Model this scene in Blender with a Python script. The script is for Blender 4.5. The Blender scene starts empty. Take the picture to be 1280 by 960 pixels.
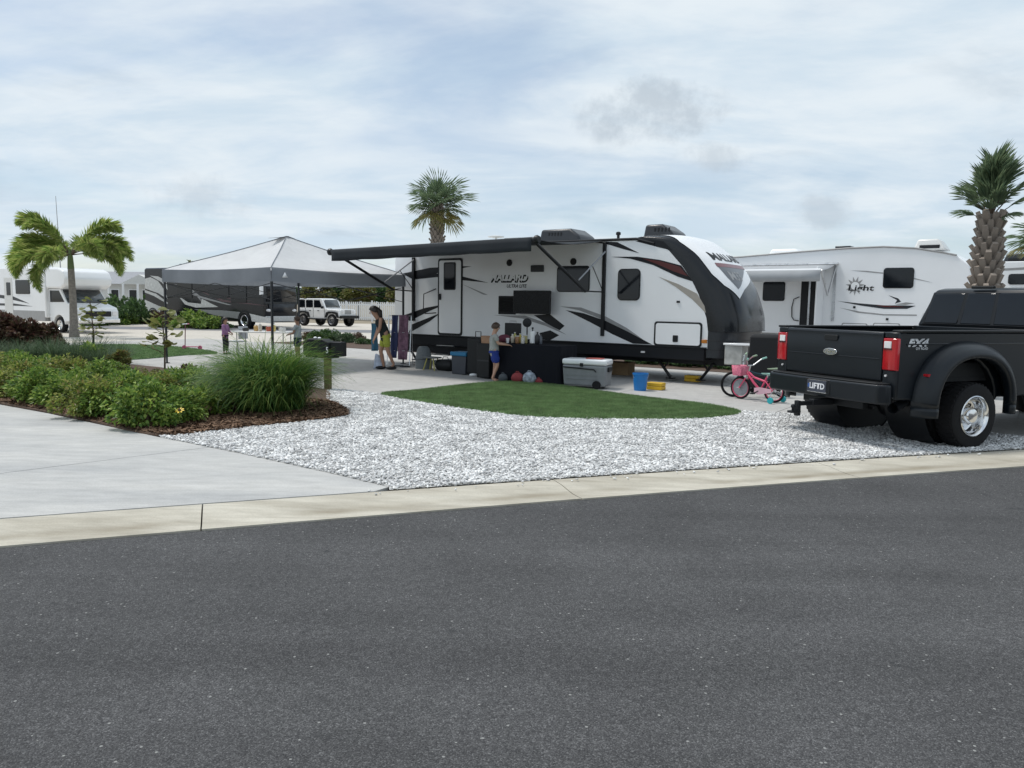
import bpy, bmesh, math, random
import numpy as np
from mathutils import Vector, Matrix
R = math.radians
SC = bpy.context.scene
COL = SC.collection

# ------------------------------------------------------------------ camera, sky, sun, exposure
FPX, CAM_H, PITCH, ROLL = 961.0, 1.75, 0.1045, 0.0158
cam_d = bpy.data.cameras.new('camera'); cam = bpy.data.objects.new('camera', cam_d); COL.objects.link(cam)
cam_d.sensor_fit = 'HORIZONTAL'; cam_d.sensor_width = 36.0; cam_d.lens = 36.0 * FPX / 1280.0
cam_d.clip_start = 0.1; cam_d.clip_end = 3000
cam.matrix_world = (Matrix.Translation((0, 0, CAM_H)) @ Matrix.Rotation(R(90) - PITCH, 4, 'X') @ Matrix.Rotation(ROLL, 4, 'Z'))
SC.camera = cam
SC.render.resolution_x, SC.render.resolution_y = 1024, 768

SUN_EL, SUN_AZ = R(65), R(-72)            # azimuth from +Y towards +X
w = bpy.data.worlds.new('World'); SC.world = w; w.use_nodes = True
nt = w.node_tree; nt.nodes.clear()
def N(nt, typ, **kw):
    n = nt.nodes.new(typ)
    for k, v in kw.items():
        if k.startswith('i_'):
            n.inputs[int(k[2:]) if k[2:].isdigit() else k[2:].replace('_', ' ')].default_value = v
        else: setattr(n, k, v)
    return n
out = N(nt, 'ShaderNodeOutputWorld'); bg = N(nt, 'ShaderNodeBackground'); bg.inputs[1].default_value = 0.10
sky = N(nt, 'ShaderNodeTexSky', sky_type='NISHITA', sun_disc=False, sun_elevation=SUN_EL, sun_rotation=SUN_AZ,
        altitude=0, air_density=1.0, dust_density=0.7, ozone_density=1.2)
tc = N(nt, 'ShaderNodeTexCoord'); sep = N(nt, 'ShaderNodeSeparateXYZ')
nt.links.new(tc.outputs['Generated'], sep.inputs[0])
zz = N(nt, 'ShaderNodeMath', operation='ADD', i_1=0.16); zm = N(nt, 'ShaderNodeMath', operation='MAXIMUM', i_1=0.0)
nt.links.new(sep.outputs[2], zm.inputs[0]); nt.links.new(zm.outputs[0], zz.inputs[0])
dx = N(nt, 'ShaderNodeMath', operation='DIVIDE'); dy = N(nt, 'ShaderNodeMath', operation='DIVIDE')
nt.links.new(sep.outputs[0], dx.inputs[0]); nt.links.new(zz.outputs[0], dx.inputs[1])
nt.links.new(sep.outputs[1], dy.inputs[0]); nt.links.new(zz.outputs[0], dy.inputs[1])
cmb = N(nt, 'ShaderNodeCombineXYZ'); nt.links.new(dx.outputs[0], cmb.inputs[0]); nt.links.new(dy.outputs[0], cmb.inputs[1])
def cloud_noise(scale, detail, rough, dist, rot, stretch, off):
    mp = N(nt, 'ShaderNodeMapping'); mp.inputs['Rotation'].default_value = (0, 0, R(rot)); mp.inputs['Scale'].default_value = stretch
    mp.inputs['Location'].default_value = off
    nt.links.new(cmb.outputs[0], mp.inputs[0])
    n = N(nt, 'ShaderNodeTexNoise'); n.inputs['Scale'].default_value = scale; n.inputs['Detail'].default_value = detail
    n.inputs['Roughness'].default_value = rough; n.inputs['Distortion'].default_value = dist
    nt.links.new(mp.outputs[0], n.inputs['Vector']); return n
def mrange(src, a, b, c=0.0, d=1.0):
    m = N(nt, 'ShaderNodeMapRange'); m.interpolation_type = 'SMOOTHSTEP'
    for i, v in enumerate((a, b, c, d)): m.inputs[i + 1].default_value = v
    nt.links.new(src, m.inputs[0]); return m
c1 = cloud_noise(0.62, 9, 0.56, 0.5, 28, (1.0, 1.5, 1), (3.1, 1.7, 0))       # broad veil with holes
c2 = cloud_noise(1.25, 10, 0.60, 0.35, 24, (0.9, 1.4, 1), (7.3, 4.2, 0))       # streaks
c3 = cloud_noise(1.5, 8, 0.55, 0.3, 0, (1.0, 1.0, 1), (1.2, 9.4, 0))        # darker puffs
veil = mrange(c1.outputs[0], 0.36, 0.57, 0.50, 1.0); streak = mrange(c2.outputs[0], 0.37, 0.62, 0.0, 1.0)
puff = mrange(c3.outputs[0], 0.56, 0.74, 0.0, 1.0)
ccol = N(nt, 'ShaderNodeMix', data_type='RGBA'); ccol.inputs['A'].default_value = (5.0, 5.95, 6.8, 1); ccol.inputs['B'].default_value = (6.3, 6.9, 7.35, 1)
nt.links.new(streak.outputs[0], ccol.inputs['Factor'])
dcol = N(nt, 'ShaderNodeMix', data_type='RGBA'); dcol.inputs['B'].default_value = (4.0, 4.75, 5.5, 1)
pm = N(nt, 'ShaderNodeMath', operation='MULTIPLY', i_1=0.55); nt.links.new(puff.outputs[0], pm.inputs[0])
nt.links.new(pm.outputs[0], dcol.inputs['Factor']); nt.links.new(ccol.outputs['Result'], dcol.inputs['A'])
# small grey clouds: angle-space blobs broken up by noise
aa = N(nt, 'ShaderNodeMath', operation='DIVIDE'); ee = N(nt, 'ShaderNodeMath', operation='DIVIDE'); ym = N(nt, 'ShaderNodeMath', operation='MAXIMUM', i_1=0.05)
nt.links.new(sep.outputs[1], ym.inputs[0])
nt.links.new(sep.outputs[0], aa.inputs[0]); nt.links.new(ym.outputs[0], aa.inputs[1]); nt.links.new(sep.outputs[2], ee.inputs[0]); nt.links.new(ym.outputs[0], ee.inputs[1])
wv = N(nt, 'ShaderNodeTexNoise'); wv.inputs['Scale'].default_value = 9; wv.inputs['Detail'].default_value = 7; wv.inputs['Roughness'].default_value = .62; nt.links.new(tc.outputs['Generated'], wv.inputs['Vector'])
def math2(op, a, b):
    n = N(nt, 'ShaderNodeMath', operation=op)
    for i, v in enumerate((a, b)):
        if isinstance(v, (int, float)): n.inputs[i].default_value = v
        else: nt.links.new(v, n.inputs[i])
    return n.outputs[0]
blob = None
for px, py, wa, we, amp in ((805, 148, .085, .042, 1.0), (880, 203, .05, .022, .7), (1025, 268, .045, .022, .7), (250, 250, .08, .035, .55), (-900, 150, .16, .06, .8), (2100, 210, .12, .05, .8)):
    a0, e0 = (px - 640) / 961.0, (379 + .0158 * (px - 640) - py) / 961.0
    d1 = math2('DIVIDE', math2('SUBTRACT', aa.outputs[0], a0), wa); d2 = math2('DIVIDE', math2('SUBTRACT', ee.outputs[0], e0), we)
    dd0 = math2('ADD', math2('MULTIPLY', d1, d1), math2('MULTIPLY', d2, d2))
    v0 = math2('SUBTRACT', math2('MULTIPLY', math2('SUBTRACT', 1.0, math2('MULTIPLY', dd0, .8)), .66), math2('MULTIPLY', math2('SUBTRACT', .53, wv.outputs[0]), 3.2))
    m0 = mrange(v0, -.05, .55, 0.0, amp).outputs[0]
    m0 = math2('MULTIPLY', m0, mrange(dd0, 2.4, .8, 0.0, 1.0).outputs[0])
    blob = m0 if blob is None else math2('MAXIMUM', blob, m0)
smix = N(nt, 'ShaderNodeMix', data_type='RGBA')
nt.links.new(veil.outputs[0], smix.inputs['Factor']); nt.links.new(sky.outputs[0], smix.inputs['A']); nt.links.new(dcol.outputs['Result'], smix.inputs['B'])
bmix = N(nt, 'ShaderNodeMix', data_type='RGBA'); bmix.inputs['B'].default_value = (3.9, 4.5, 5.1, 1)
nt.links.new(math2('MULTIPLY', blob, .75), bmix.inputs['Factor']); nt.links.new(smix.outputs['Result'], bmix.inputs['A'])
nt.links.new(bmix.outputs['Result'], bg.inputs[0]); nt.links.new(bg.outputs[0], out.inputs[0])

sl = bpy.data.lights.new('sun', 'SUN'); sl.energy = 2.1; sl.angle = R(12); sl.color = (1, 0.965, 0.91)
sun = bpy.data.objects.new('sun', sl); COL.objects.link(sun)
sdir = Vector((math.sin(SUN_AZ) * math.cos(SUN_EL), math.cos(SUN_AZ) * math.cos(SUN_EL), math.sin(SUN_EL)))
sun.rotation_euler = sdir.to_track_quat('Z', 'Y').to_euler(); sun.location = sdir * 60
vs = SC.view_settings; vs.view_transform = 'Standard'; vs.look = 'None'; vs.exposure = 0.33; vs.gamma = 1.0; vs.use_curve_mapping = False

# ------------------------------------------------------------------ pixel -> place helpers (photo is 1280 x 960)
_cp, _sp, _cr, _sr = math.cos(PITCH), math.sin(PITCH), math.cos(ROLL), math.sin(ROLL)
def ray(px, py):
    x, y = px - 640, py - 480
    a = (x * _cr + y * _sr) / FPX; b = -(-x * _sr + y * _cr) / FPX
    return np.array([a, _cp + b * _sp, -_sp + b * _cp])
def G(px, py, z=0.0):                       # where that pixel's ray meets the ground
    r = ray(px, py); t = (z - CAM_H) / r[2]; return (r[0] * t, r[1] * t, z)
def AT(px, py, depth):                      # point at a distance along the ground
    r = ray(px, py); t = depth / r[1]; return (r[0] * t, depth, CAM_H + r[2] * t)
class Frame:
    def __init__(s, o, ang): s.o = np.array(o, float); s.ang = ang; s.c, s.s = math.cos(ang), math.sin(ang)
    def _l(s, q): return np.array([q[0] * s.c + q[1] * s.s, -q[0] * s.s + q[1] * s.c, q[2]])
    def hit(s, px, py, y=0.0):
        r = ray(px, py); n = np.array([-s.s, s.c, 0]); c0 = np.array([0, 0, CAM_H])
        t = (np.dot(s.o - c0, n) + y) / np.dot(r, n); return s._l(c0 + r * t - s.o)
    def hitx(s, px, py, x=0.0):
        r = ray(px, py); n = np.array([s.c, s.s, 0]); c0 = np.array([0, 0, CAM_H])
        t = (np.dot(s.o - c0, n) + x) / np.dot(r, n); return s._l(c0 + r * t - s.o)
    def xz(s, pts, y=0.0): return [(lambda h: (h[0], h[2]))(s.hit(px, py, y)) for px, py in pts]
    def loc(s, p): return s._l(np.array(p, float) - s.o)

# ------------------------------------------------------------------ mesh builder
class MB:
    def __init__(s): s.v = []; s.f = []
    def add(s, v, f):
        n = len(s.v); s.v += [tuple(map(float, p)) for p in v]; s.f += [tuple(i + n for i in q) for q in f]; return s
    def box(s, c, d, rz=0, mtx=None):
        hx, hy, hz = d[0] / 2, d[1] / 2, d[2] / 2
        P = [(-hx, -hy, -hz), (hx, -hy, -hz), (hx, hy, -hz), (-hx, hy, -hz), (-hx, -hy, hz), (hx, -hy, hz), (hx, hy, hz), (-hx, hy, hz)]
        m = mtx or Matrix.Rotation(rz, 4, 'Z'); c = Vector(c)
        return s.add([(m @ Vector(p)) + c for p in P], [(0, 3, 2, 1), (4, 5, 6, 7), (0, 1, 5, 4), (1, 2, 6, 5), (2, 3, 7, 6), (3, 0, 4, 7)])
    def prism(s, poly, y0, y1, ax='y', taper=None):       # polygon in (x,z) pushed along y, or (y,z) along x, or (x,y) along z
        n = len(poly)
        def mk(p, d):
            return (p[0], d, p[1]) if ax == 'y' else (d, p[0], p[1]) if ax == 'x' else (p[0], p[1], d)
        top = taper or poly
        v = [mk(p, y0) for p in poly] + [mk(p, y1) for p in top]
        area = sum(poly[i][0] * poly[(i + 1) % n][1] - poly[(i + 1) % n][0] * poly[i][1] for i in range(n))
        flip = (area > 0) == (ax in ('x', 'z')) if y1 > y0 else (area > 0) != (ax in ('x', 'z'))
        a, b = tuple(range(n)), tuple(range(n, 2 * n))
        sd = [(i, (i + 1) % n, n + (i + 1) % n, n + i) for i in range(n)]
        if not flip: sd = [q[::-1] for q in sd]; f = [a, b[::-1]] + sd
        else: f = [a[::-1], b] + sd
        return s.add(v, f)
    def tube(s, path, r, n=8, caps=True):
        path = [Vector(p) for p in path]; m = len(path); rs = r if isinstance(r, (list, tuple)) else [r] * m
        v, f = [], []
        up = None
        for i, p in enumerate(path):
            t = (path[min(i + 1, m - 1)] - path[max(i - 1, 0)]).normalized()
            if up is None:
                up = Vector((0, 0, 1)) if abs(t.z) < 0.9 else Vector((1, 0, 0))
            a = t.cross(up)
            if a.length < 1e-6: a = t.orthogonal()
            a.normalize(); b = a.cross(t).normalized(); up = b
            for k in range(n):
                th = 2 * math.pi * k / n; v.append(p + (a * math.cos(th) + b * math.sin(th)) * rs[i])
        for i in range(m - 1):
            for k in range(n):
                k2 = (k + 1) % n; f.append((i * n + k, i * n + k2, (i + 1) * n + k2, (i + 1) * n + k))
        if caps: f.append(tuple(range(n))[::-1]); f.append(tuple((m - 1) * n + k for k in range(n)))
        return s.add(v, f)
    def lathe(s, prof, o=(0, 0, 0), axis='z', n=24, caps=True):  # prof: (radius, height)
        v, f = [], []
        for r, h in prof:
            for k in range(n):
                t = 2 * math.pi * k / n; a, b = r * math.cos(t), r * math.sin(t)
                p = (a, b, h) if axis == 'z' else (b, h, a) if axis == 'y' else (h, a, b)
                v.append((p[0] + o[0], p[1] + o[1], p[2] + o[2]))
        for i in range(len(prof) - 1):
            for k in range(n):
                k2 = (k + 1) % n; f.append((i * n + k, i * n + k2, (i + 1) * n + k2, (i + 1) * n + k))
        if caps:
            f.append(tuple(range(n))[::-1]); f.append(tuple((len(prof) - 1) * n + k for k in range(n)))
        return s.add(v, f)
    def sphere(s, c, r, n=12, m=8):
        r = r if isinstance(r, (list, tuple)) else (r, r, r)
        pr = [(math.sin(math.pi * i / m), -math.cos(math.pi * i / m)) for i in range(m + 1)]
        v, f = [], []
        for a, h in pr:
            for k in range(n):
                t = 2 * math.pi * k / n; v.append((c[0] + max(a, .001) * r[0] * math.cos(t), c[1] + max(a, .001) * r[1] * math.sin(t), c[2] + h * r[2]))
        for i in range(m):
            for k in range(n): f.append((i * n + k, i * n + (k + 1) % n, (i + 1) * n + (k + 1) % n, (i + 1) * n + k))
        return s.add(v, f)
    def grid(s, fn, nu, nv, closed=False):
        v = [fn(i / (nu - 1), j / (nv - 1)) for i in range(nu) for j in range(nv)]
        f = [(i * nv + j, (i + 1) * nv + j, (i + 1) * nv + j + 1, i * nv + j + 1) for i in range(nu - 1) for j in range(nv - 1)]
        return s.add(v, f)
    def mesh(s, name='m', smooth=None):
        me = bpy.data.meshes.new(name); me.from_pydata(s.v, [], s.f); me.update()
        if smooth is not None:
            me.shade_smooth()
            if smooth < 179: me.set_sharp_from_angle(angle=R(smooth))
        return me
def fixn(me):
    bm = bmesh.new(); bm.from_mesh(me); bmesh.ops.recalc_face_normals(bm, faces=bm.faces[:]); bm.to_mesh(me); bm.free()
def ob(name, me, mat, parent=None, smooth=35, bevel=0, seg=2, loc=None, rot=None, thick=0, fix=True):
    if isinstance(me, MB): me = me.mesh(name, smooth)
    if fix and len(me.polygons) < 20000: fixn(me)
    if mat is not None and not me.materials: me.materials.append(mat)
    o = bpy.data.objects.new(name, me); COL.objects.link(o)
    if parent: o.parent = parent
    if loc is not None: o.location = loc
    if rot is not None: o.rotation_euler = rot if not isinstance(rot, (int, float)) else (0, 0, rot)
    if thick: m = o.modifiers.new('solid', 'SOLIDIFY'); m.thickness = thick; m.offset = 0
    if bevel:
        m = o.modifiers.new('bevel', 'BEVEL'); m.width = bevel; m.segments = seg; m.limit_method = 'ANGLE'; m.angle_limit = R(35); m.harden_normals = False
    return o
def thing(name, label, cat, loc=(0, 0, 0), rz=0.0, group=None):
    o = bpy.data.objects.new(name, None); COL.objects.link(o); o.empty_display_size = .2
    o.location = loc; o.rotation_euler = (0, 0, rz); o['label'] = label; o['category'] = cat
    if group: o['group'] = group
    return o
def tag(o, label, cat, group=None):
    o['label'] = label; o['category'] = cat
    if group: o['group'] = group
    return o
def struct(o): o['kind'] = 'structure'; return o
def stuff(o, label=None, cat=None):
    o['kind'] = 'stuff'
    if label: o['label'] = label; o['category'] = cat
    return o
def copy_tree(o, parent=None):
    c = o.copy(); COL.objects.link(c); c.parent = parent
    for ch in list(o.children): copy_tree(ch, c)
    return c
def np_mesh(name, V, Fc):
    V = np.asarray(V, np.float32).reshape(-1, 3); Fc = np.asarray(Fc, np.int32); k = Fc.shape[1]
    me = bpy.data.meshes.new(name); me.vertices.add(len(V)); me.vertices.foreach_set('co', V.ravel())
    me.loops.add(Fc.size); me.loops.foreach_set('vertex_index', Fc.ravel())
    me.polygons.add(len(Fc)); me.polygons.foreach_set('loop_start', np.arange(0, Fc.size, k, dtype=np.int32))
    me.update(calc_edges=True); me.validate(); return me
def text_mesh(body, size, extrude=0.0, shear=0.0, bold=0.0, spacing=1.0):
    cu = bpy.data.curves.new('lettering', 'FONT'); cu.body = body; cu.size = size; cu.extrude = extrude; cu.shear = shear; cu.offset = bold
    cu.align_x = 'CENTER'; cu.align_y = 'CENTER'; cu.space_character = spacing; cu.resolution_u = 3
    t = bpy.data.objects.new('lettering', cu); COL.objects.link(t)
    bpy.context.view_layer.update()
    me = bpy.data.meshes.new_from_object(t.evaluated_get(bpy.context.evaluated_depsgraph_get()))
    bpy.data.objects.remove(t); bpy.data.curves.remove(cu); return me
def side_text(name, body, parent, x, y, z, width, height, mat, shear=0.0, bold=0.0, face=-1):   # on a wall in the xz plane, read from -y
    me = text_mesh(body, 1.0, 0.0, shear, bold)
    xs = [v.co.x for v in me.vertices]; ys = [v.co.y for v in me.vertices]
    x0, x1, y0, y1 = min(xs), max(xs), min(ys), max(ys)
    for v in me.vertices:
        a = (v.co.x - (x0 + x1) / 2) / (x1 - x0) * width; b = (v.co.y - (y0 + y1) / 2) / (y1 - y0) * height
        v.co = (x + a, y, z + b)
    me.update(); return ob(name, me, mat, parent, fix=False)
def rrect(x0, z0, x1, z1, r, n=5):
    if x0 > x1: x0, x1 = x1, x0
    if z0 > z1: z0, z1 = z1, z0
    r = min(r, (x1 - x0) / 2.01, (z1 - z0) / 2.01); P = []
    for cx, cz, a0 in ((x1 - r, z1 - r, 0), (x0 + r, z1 - r, 90), (x0 + r, z0 + r, 180), (x1 - r, z0 + r, 270)):
        for i in range(n + 1):
            a = R(a0 + 90 * i / n); P.append((cx + r * math.cos(a), cz + r * math.sin(a)))
    return P

# ------------------------------------------------------------------ materials
def mat(name, col, rough=0.5, metal=0.0, var=0.10, vscale=6.0, bump=0.0, bscale=80.0, spec=0.5, coat=0.0, dirt=0.0):
    m = bpy.data.materials.new(name); m.use_nodes = True; t = m.node_tree; b = t.nodes['Principled BSDF']
    b.inputs['Roughness'].default_value = rough; b.inputs['Metallic'].default_value = metal
    b.inputs['Specular IOR Level'].default_value = spec; b.inputs['Coat Weight'].default_value = coat; b.inputs['Coat Roughness'].default_value = 0.08
    tc = N(t, 'ShaderNodeTexCoord'); n = N(t, 'ShaderNodeTexNoise'); n.inputs['Scale'].default_value = vscale; n.inputs['Detail'].default_value = 5
    t.links.new(tc.outputs['Object'], n.inputs['Vector'])
    r = N(t, 'ShaderNodeValToRGB'); r.color_ramp.elements[0].position = 0.3; r.color_ramp.elements[1].position = 0.7
    r.color_ramp.elements[0].color = tuple(c * (1 - var) for c in col) + (1,); r.color_ramp.elements[1].color = tuple(min(1, c * (1 + var)) for c in col) + (1,)
    t.links.new(n.outputs[0], r.inputs[0]); t.links.new(r.outputs[0], b.inputs['Base Color'])
    mr = N(t, 'ShaderNodeMapRange'); mr.inputs[3].default_value = max(0.02, rough - .06); mr.inputs[4].default_value = min(1, rough + .08)
    t.links.new(n.outputs[0], mr.inputs[0]); t.links.new(mr.outputs[0], b.inputs['Roughness'])
    if bump:
        n2 = N(t, 'ShaderNodeTexNoise'); n2.inputs['Scale'].default_value = bscale; n2.inputs['Detail'].default_value = 4
        t.links.new(tc.outputs['Object'], n2.inputs['Vector'])
        bp = N(t, 'ShaderNodeBump'); bp.inputs['Strength'].default_value = bump; bp.inputs['Distance'].default_value = 0.01
        t.links.new(n2.outputs[0], bp.inputs['Height']); t.links.new(bp.outputs[0], b.inputs['Normal'])
    return m
def island_mat(name, cols, rough=0.6, transl=0.0, spec=0.3):
    m = bpy.data.materials.new(name); m.use_nodes = True; t = m.node_tree; b = t.nodes['Principled BSDF']; o = t.nodes['Material Output']
    b.inputs['Roughness'].default_value = rough; b.inputs['Specular IOR Level'].default_value = spec
    g = N(t, 'ShaderNodeNewGeometry'); r = N(t, 'ShaderNodeValToRGB'); e = r.color_ramp.elements
    r.color_ramp.interpolation = 'LINEAR'
    while len(e) < len(cols): e.new(0.5)
    for i, c in enumerate(cols): e[i].position = i / (len(cols) - 1); e[i].color = tuple(c) + (1,)
    t.links.new(g.outputs['Random Per Island'], r.inputs[0])
    tc = N(t, 'ShaderNodeTexCoord'); n = N(t, 'ShaderNodeTexNoise'); n.inputs['Scale'].default_value = 3.5; n.inputs['Detail'].default_value = 3
    t.links.new(tc.outputs['Object'], n.inputs['Vector'])
    mp = N(t, 'ShaderNodeMapRange'); mp.inputs[1].default_value = .3; mp.inputs[2].default_value = .7; mp.inputs[3].default_value = 0.75; mp.inputs[4].default_value = 1.25
    t.links.new(n.outputs[0], mp.inputs[0])
    mx = N(t, 'ShaderNodeMix', data_type='RGBA', blend_type='MULTIPLY'); mx.inputs['Factor'].default_value = 1
    t.links.new(r.outputs[0], mx.inputs['A']); t.links.new(mp.outputs[0], mx.inputs['B'])
    t.links.new(mx.outputs['Result'], b.inputs['Base Color'])
    if transl:
        tr = N(t, 'ShaderNodeBsdfTranslucent'); t.links.new(mx.outputs['Result'], tr.inputs[0])
        ms = N(t, 'ShaderNodeMixShader'); ms.inputs[0].default_value = transl
        t.links.new(b.outputs[0], ms.inputs[1]); t.links.new(tr.outputs[0], ms.inputs[2]); t.links.new(ms.outputs[0], o.inputs[0])
    return m
def cloth_mat(name, col, transl=0.3, rough=0.8):
    m = mat(name, col, rough, var=0.06, vscale=3, bump=0.15, bscale=12, spec=.2); t = m.node_tree; b = t.nodes['Principled BSDF']; o = t.nodes['Material Output']
    tr = N(t, 'ShaderNodeBsdfTranslucent'); tr.inputs[0].default_value = tuple(col) + (1,)
    ms = N(t, 'ShaderNodeMixShader'); ms.inputs[0].default_value = transl
    t.links.new(b.outputs[0], ms.inputs[1]); t.links.new(tr.outputs[0], ms.inputs[2]); t.links.new(ms.outputs[0], o.inputs[0]); return m

def asphalt_mat():
    m = bpy.data.materials.new('asphalt'); m.use_nodes = True; t = m.node_tree; b = t.nodes['Principled BSDF']
    tc = N(t, 'ShaderNodeTexCoord'); L = t.links.new
    v = N(t, 'ShaderNodeTexVoronoi'); v.inputs['Scale'].default_value = 175; L(tc.outputs['Object'], v.inputs['Vector'])
    sv = N(t, 'ShaderNodeSeparateColor'); L(v.outputs['Color'], sv.inputs[0])
    r = N(t, 'ShaderNodeValToRGB'); e = r.color_ramp.elements
    e[0].position = 0; e[0].color = (.038, .038, .040, 1); e[1].position = 1; e[1].color = (.165, .164, .164, 1)
    for p, c in ((.55, .070), (.85, .096), (.975, .14)):
        k = e.new(p); k.color = (c, c, c * 1.01, 1)
    L(sv.outputs[0], r.inputs[0])
    # binder pits, mottling, lengthwise bands and wheel paths
    n1 = N(t, 'ShaderNodeTexNoise'); n1.inputs['Scale'].default_value = 1.1; n1.inputs['Detail'].default_value = 6; L(tc.outputs['Object'], n1.inputs['Vector'])
    mp = N(t, 'ShaderNodeMapping'); mp.inputs['Rotation'].default_value = (0, 0, R(-20)); mp.inputs['Scale'].default_value = (.06, 1.1, 1); L(tc.outputs['Object'], mp.inputs[0])
    n2 = N(t, 'ShaderNodeTexNoise'); n2.inputs['Scale'].default_value = 1.3; n2.inputs['Detail'].default_value = 3; L(mp.outputs[0], n2.inputs['Vector'])
    n3 = N(t, 'ShaderNodeTexNoise'); n3.inputs['Scale'].default_value = 24; n3.inputs['Detail'].default_value = 4; L(tc.outputs['Object'], n3.inputs['Vector'])
    def mr(s, a, b_, c, d):
        q = N(t, 'ShaderNodeMapRange')
        for i, x in enumerate((a, b_, c, d)): q.inputs[i + 1].default_value = x
        L(s, q.inputs[0]); return q.outputs[0]
    def mul(a, b_):
        q = N(t, 'ShaderNodeMath', operation='MULTIPLY'); L(a, q.inputs[0]); L(b_, q.inputs[1]); return q.outputs[0]
    k = mul(mul(mr(n1.outputs[0], .3, .7, .86, 1.12), mr(n2.outputs[0], .3, .7, .78, 1.18)), mr(n3.outputs[0], .3, .7, .86, 1.14))
    mx = N(t, 'ShaderNodeMix', data_type='RGBA', blend_type='MULTIPLY'); mx.inputs['Factor'].default_value = 1
    L(r.outputs[0], mx.inputs['A']); L(k, mx.inputs['B'])
    # sparse pale chips
    v2 = N(t, 'ShaderNodeTexVoronoi'); v2.inputs['Scale'].default_value = 30; L(tc.outputs['Object'], v2.inputs['Vector'])
    s2 = N(t, 'ShaderNodeSeparateColor'); L(v2.outputs['Color'], s2.inputs[0])
    g = N(t, 'ShaderNodeMath', operation='GREATER_THAN', i_1=.935); L(s2.outputs[1], g.inputs[0])
    l = N(t, 'ShaderNodeMath', operation='LESS_THAN', i_1=.19); L(v2.outputs['Distance'], l.inputs[0])
    mx2 = N(t, 'ShaderNodeMix', data_type='RGBA'); mx2.inputs['B'].default_value = (.27, .27, .26, 1)
    L(mul(g.outputs[0], l.outputs[0]), mx2.inputs['Factor']); L(mx.outputs['Result'], mx2.inputs['A'])
    # a few oil spots
    v3 = N(t, 'ShaderNodeTexNoise'); v3.inputs['Scale'].default_value = 3.3; v3.inputs['Detail'].default_value = 5; L(tc.outputs['Object'], v3.inputs['Vector'])
    mx3 = N(t, 'ShaderNodeMix', data_type='RGBA'); mx3.inputs['B'].default_value = (.022, .024, .026, 1)
    L(mr(v3.outputs[0], .675, .72, 0, .55), mx3.inputs['Factor']); L(mx2.outputs['Result'], mx3.inputs['A'])
    L(mx3.outputs['Result'], b.inputs['Base Color']); b.inputs['Roughness'].default_value = .88; b.inputs['Specular IOR Level'].default_value = .28
    ad = N(t, 'ShaderNodeMath', operation='ADD'); L(v.outputs['Distance'], ad.inputs[0]); L(mul(n3.outputs[0], n3.outputs[0]), ad.inputs[1])
    bp = N(t, 'ShaderNodeBump'); bp.inputs['Strength'].default_value = .55; bp.inputs['Distance'].default_value = .006; bp.invert = True
    L(ad.outputs[0], bp.inputs['Height']); L(bp.outputs[0], b.inputs['Normal']); return m
def concrete_mat(name, col, stain=0.25, stain_col=(.16, .14, .11), sscale=.9, streak=(1, 1, 1), rot=0):
    m = bpy.data.materials.new(name); m.use_nodes = True; t = m.node_tree; b = t.nodes['Principled BSDF']; L = t.links.new
    tc = N(t, 'ShaderNodeTexCoord'); mp = N(t, 'ShaderNodeMapping'); mp.inputs['Scale'].default_value = streak; mp.inputs['Rotation'].default_value = (0, 0, rot); L(tc.outputs['Object'], mp.inputs[0])
    def nz(sc, d, vec):
        n = N(t, 'ShaderNodeTexNoise'); n.inputs['Scale'].default_value = sc; n.inputs['Detail'].default_value = d; n.inputs['Roughness'].default_value = .62; L(vec, n.inputs['Vector']); return n.outputs[0]
    a, f, g = nz(sscale, 8, mp.outputs[0]), nz(70, 3, tc.outputs['Object']), nz(6, 6, mp.outputs[0])
    r = N(t, 'ShaderNodeValToRGB'); e = r.color_ramp.elements
    e[0].position = .28; e[0].color = tuple(c * (1 - stain) + s * stain for c, s in zip(col, stain_col)) + (1,)
    e[1].position = .62; e[1].color = tuple(col) + (1,)
    L(a, r.inputs[0])
    def mr(s, lo, hi):
        q = N(t, 'ShaderNodeMapRange'); q.inputs[1].default_value = .25; q.inputs[2].default_value = .75; q.inputs[3].default_value = lo; q.inputs[4].default_value = hi; L(s, q.inputs[0]); return q.outputs[0]
    k = N(t, 'ShaderNodeMath', operation='MULTIPLY'); L(mr(f, .90, 1.10), k.inputs[0]); L(mr(g, .86, 1.12), k.inputs[1])
    mx = N(t, 'ShaderNodeMix', data_type='RGBA', blend_type='MULTIPLY'); mx.inputs['Factor'].default_value = 1; L(r.outputs[0], mx.inputs['A']); L(k.outputs[0], mx.inputs['B'])
    L(mx.outputs['Result'], b.inputs['Base Color']); b.inputs['Roughness'].default_value = .85; b.inputs['Specular IOR Level'].default_value = .3
    bp = N(t, 'ShaderNodeBump'); bp.inputs['Strength'].default_value = .25; bp.inputs['Distance'].default_value = .004; L(f, bp.inputs['Height']); L(bp.outputs[0], b.inputs['Normal']); return m

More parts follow.
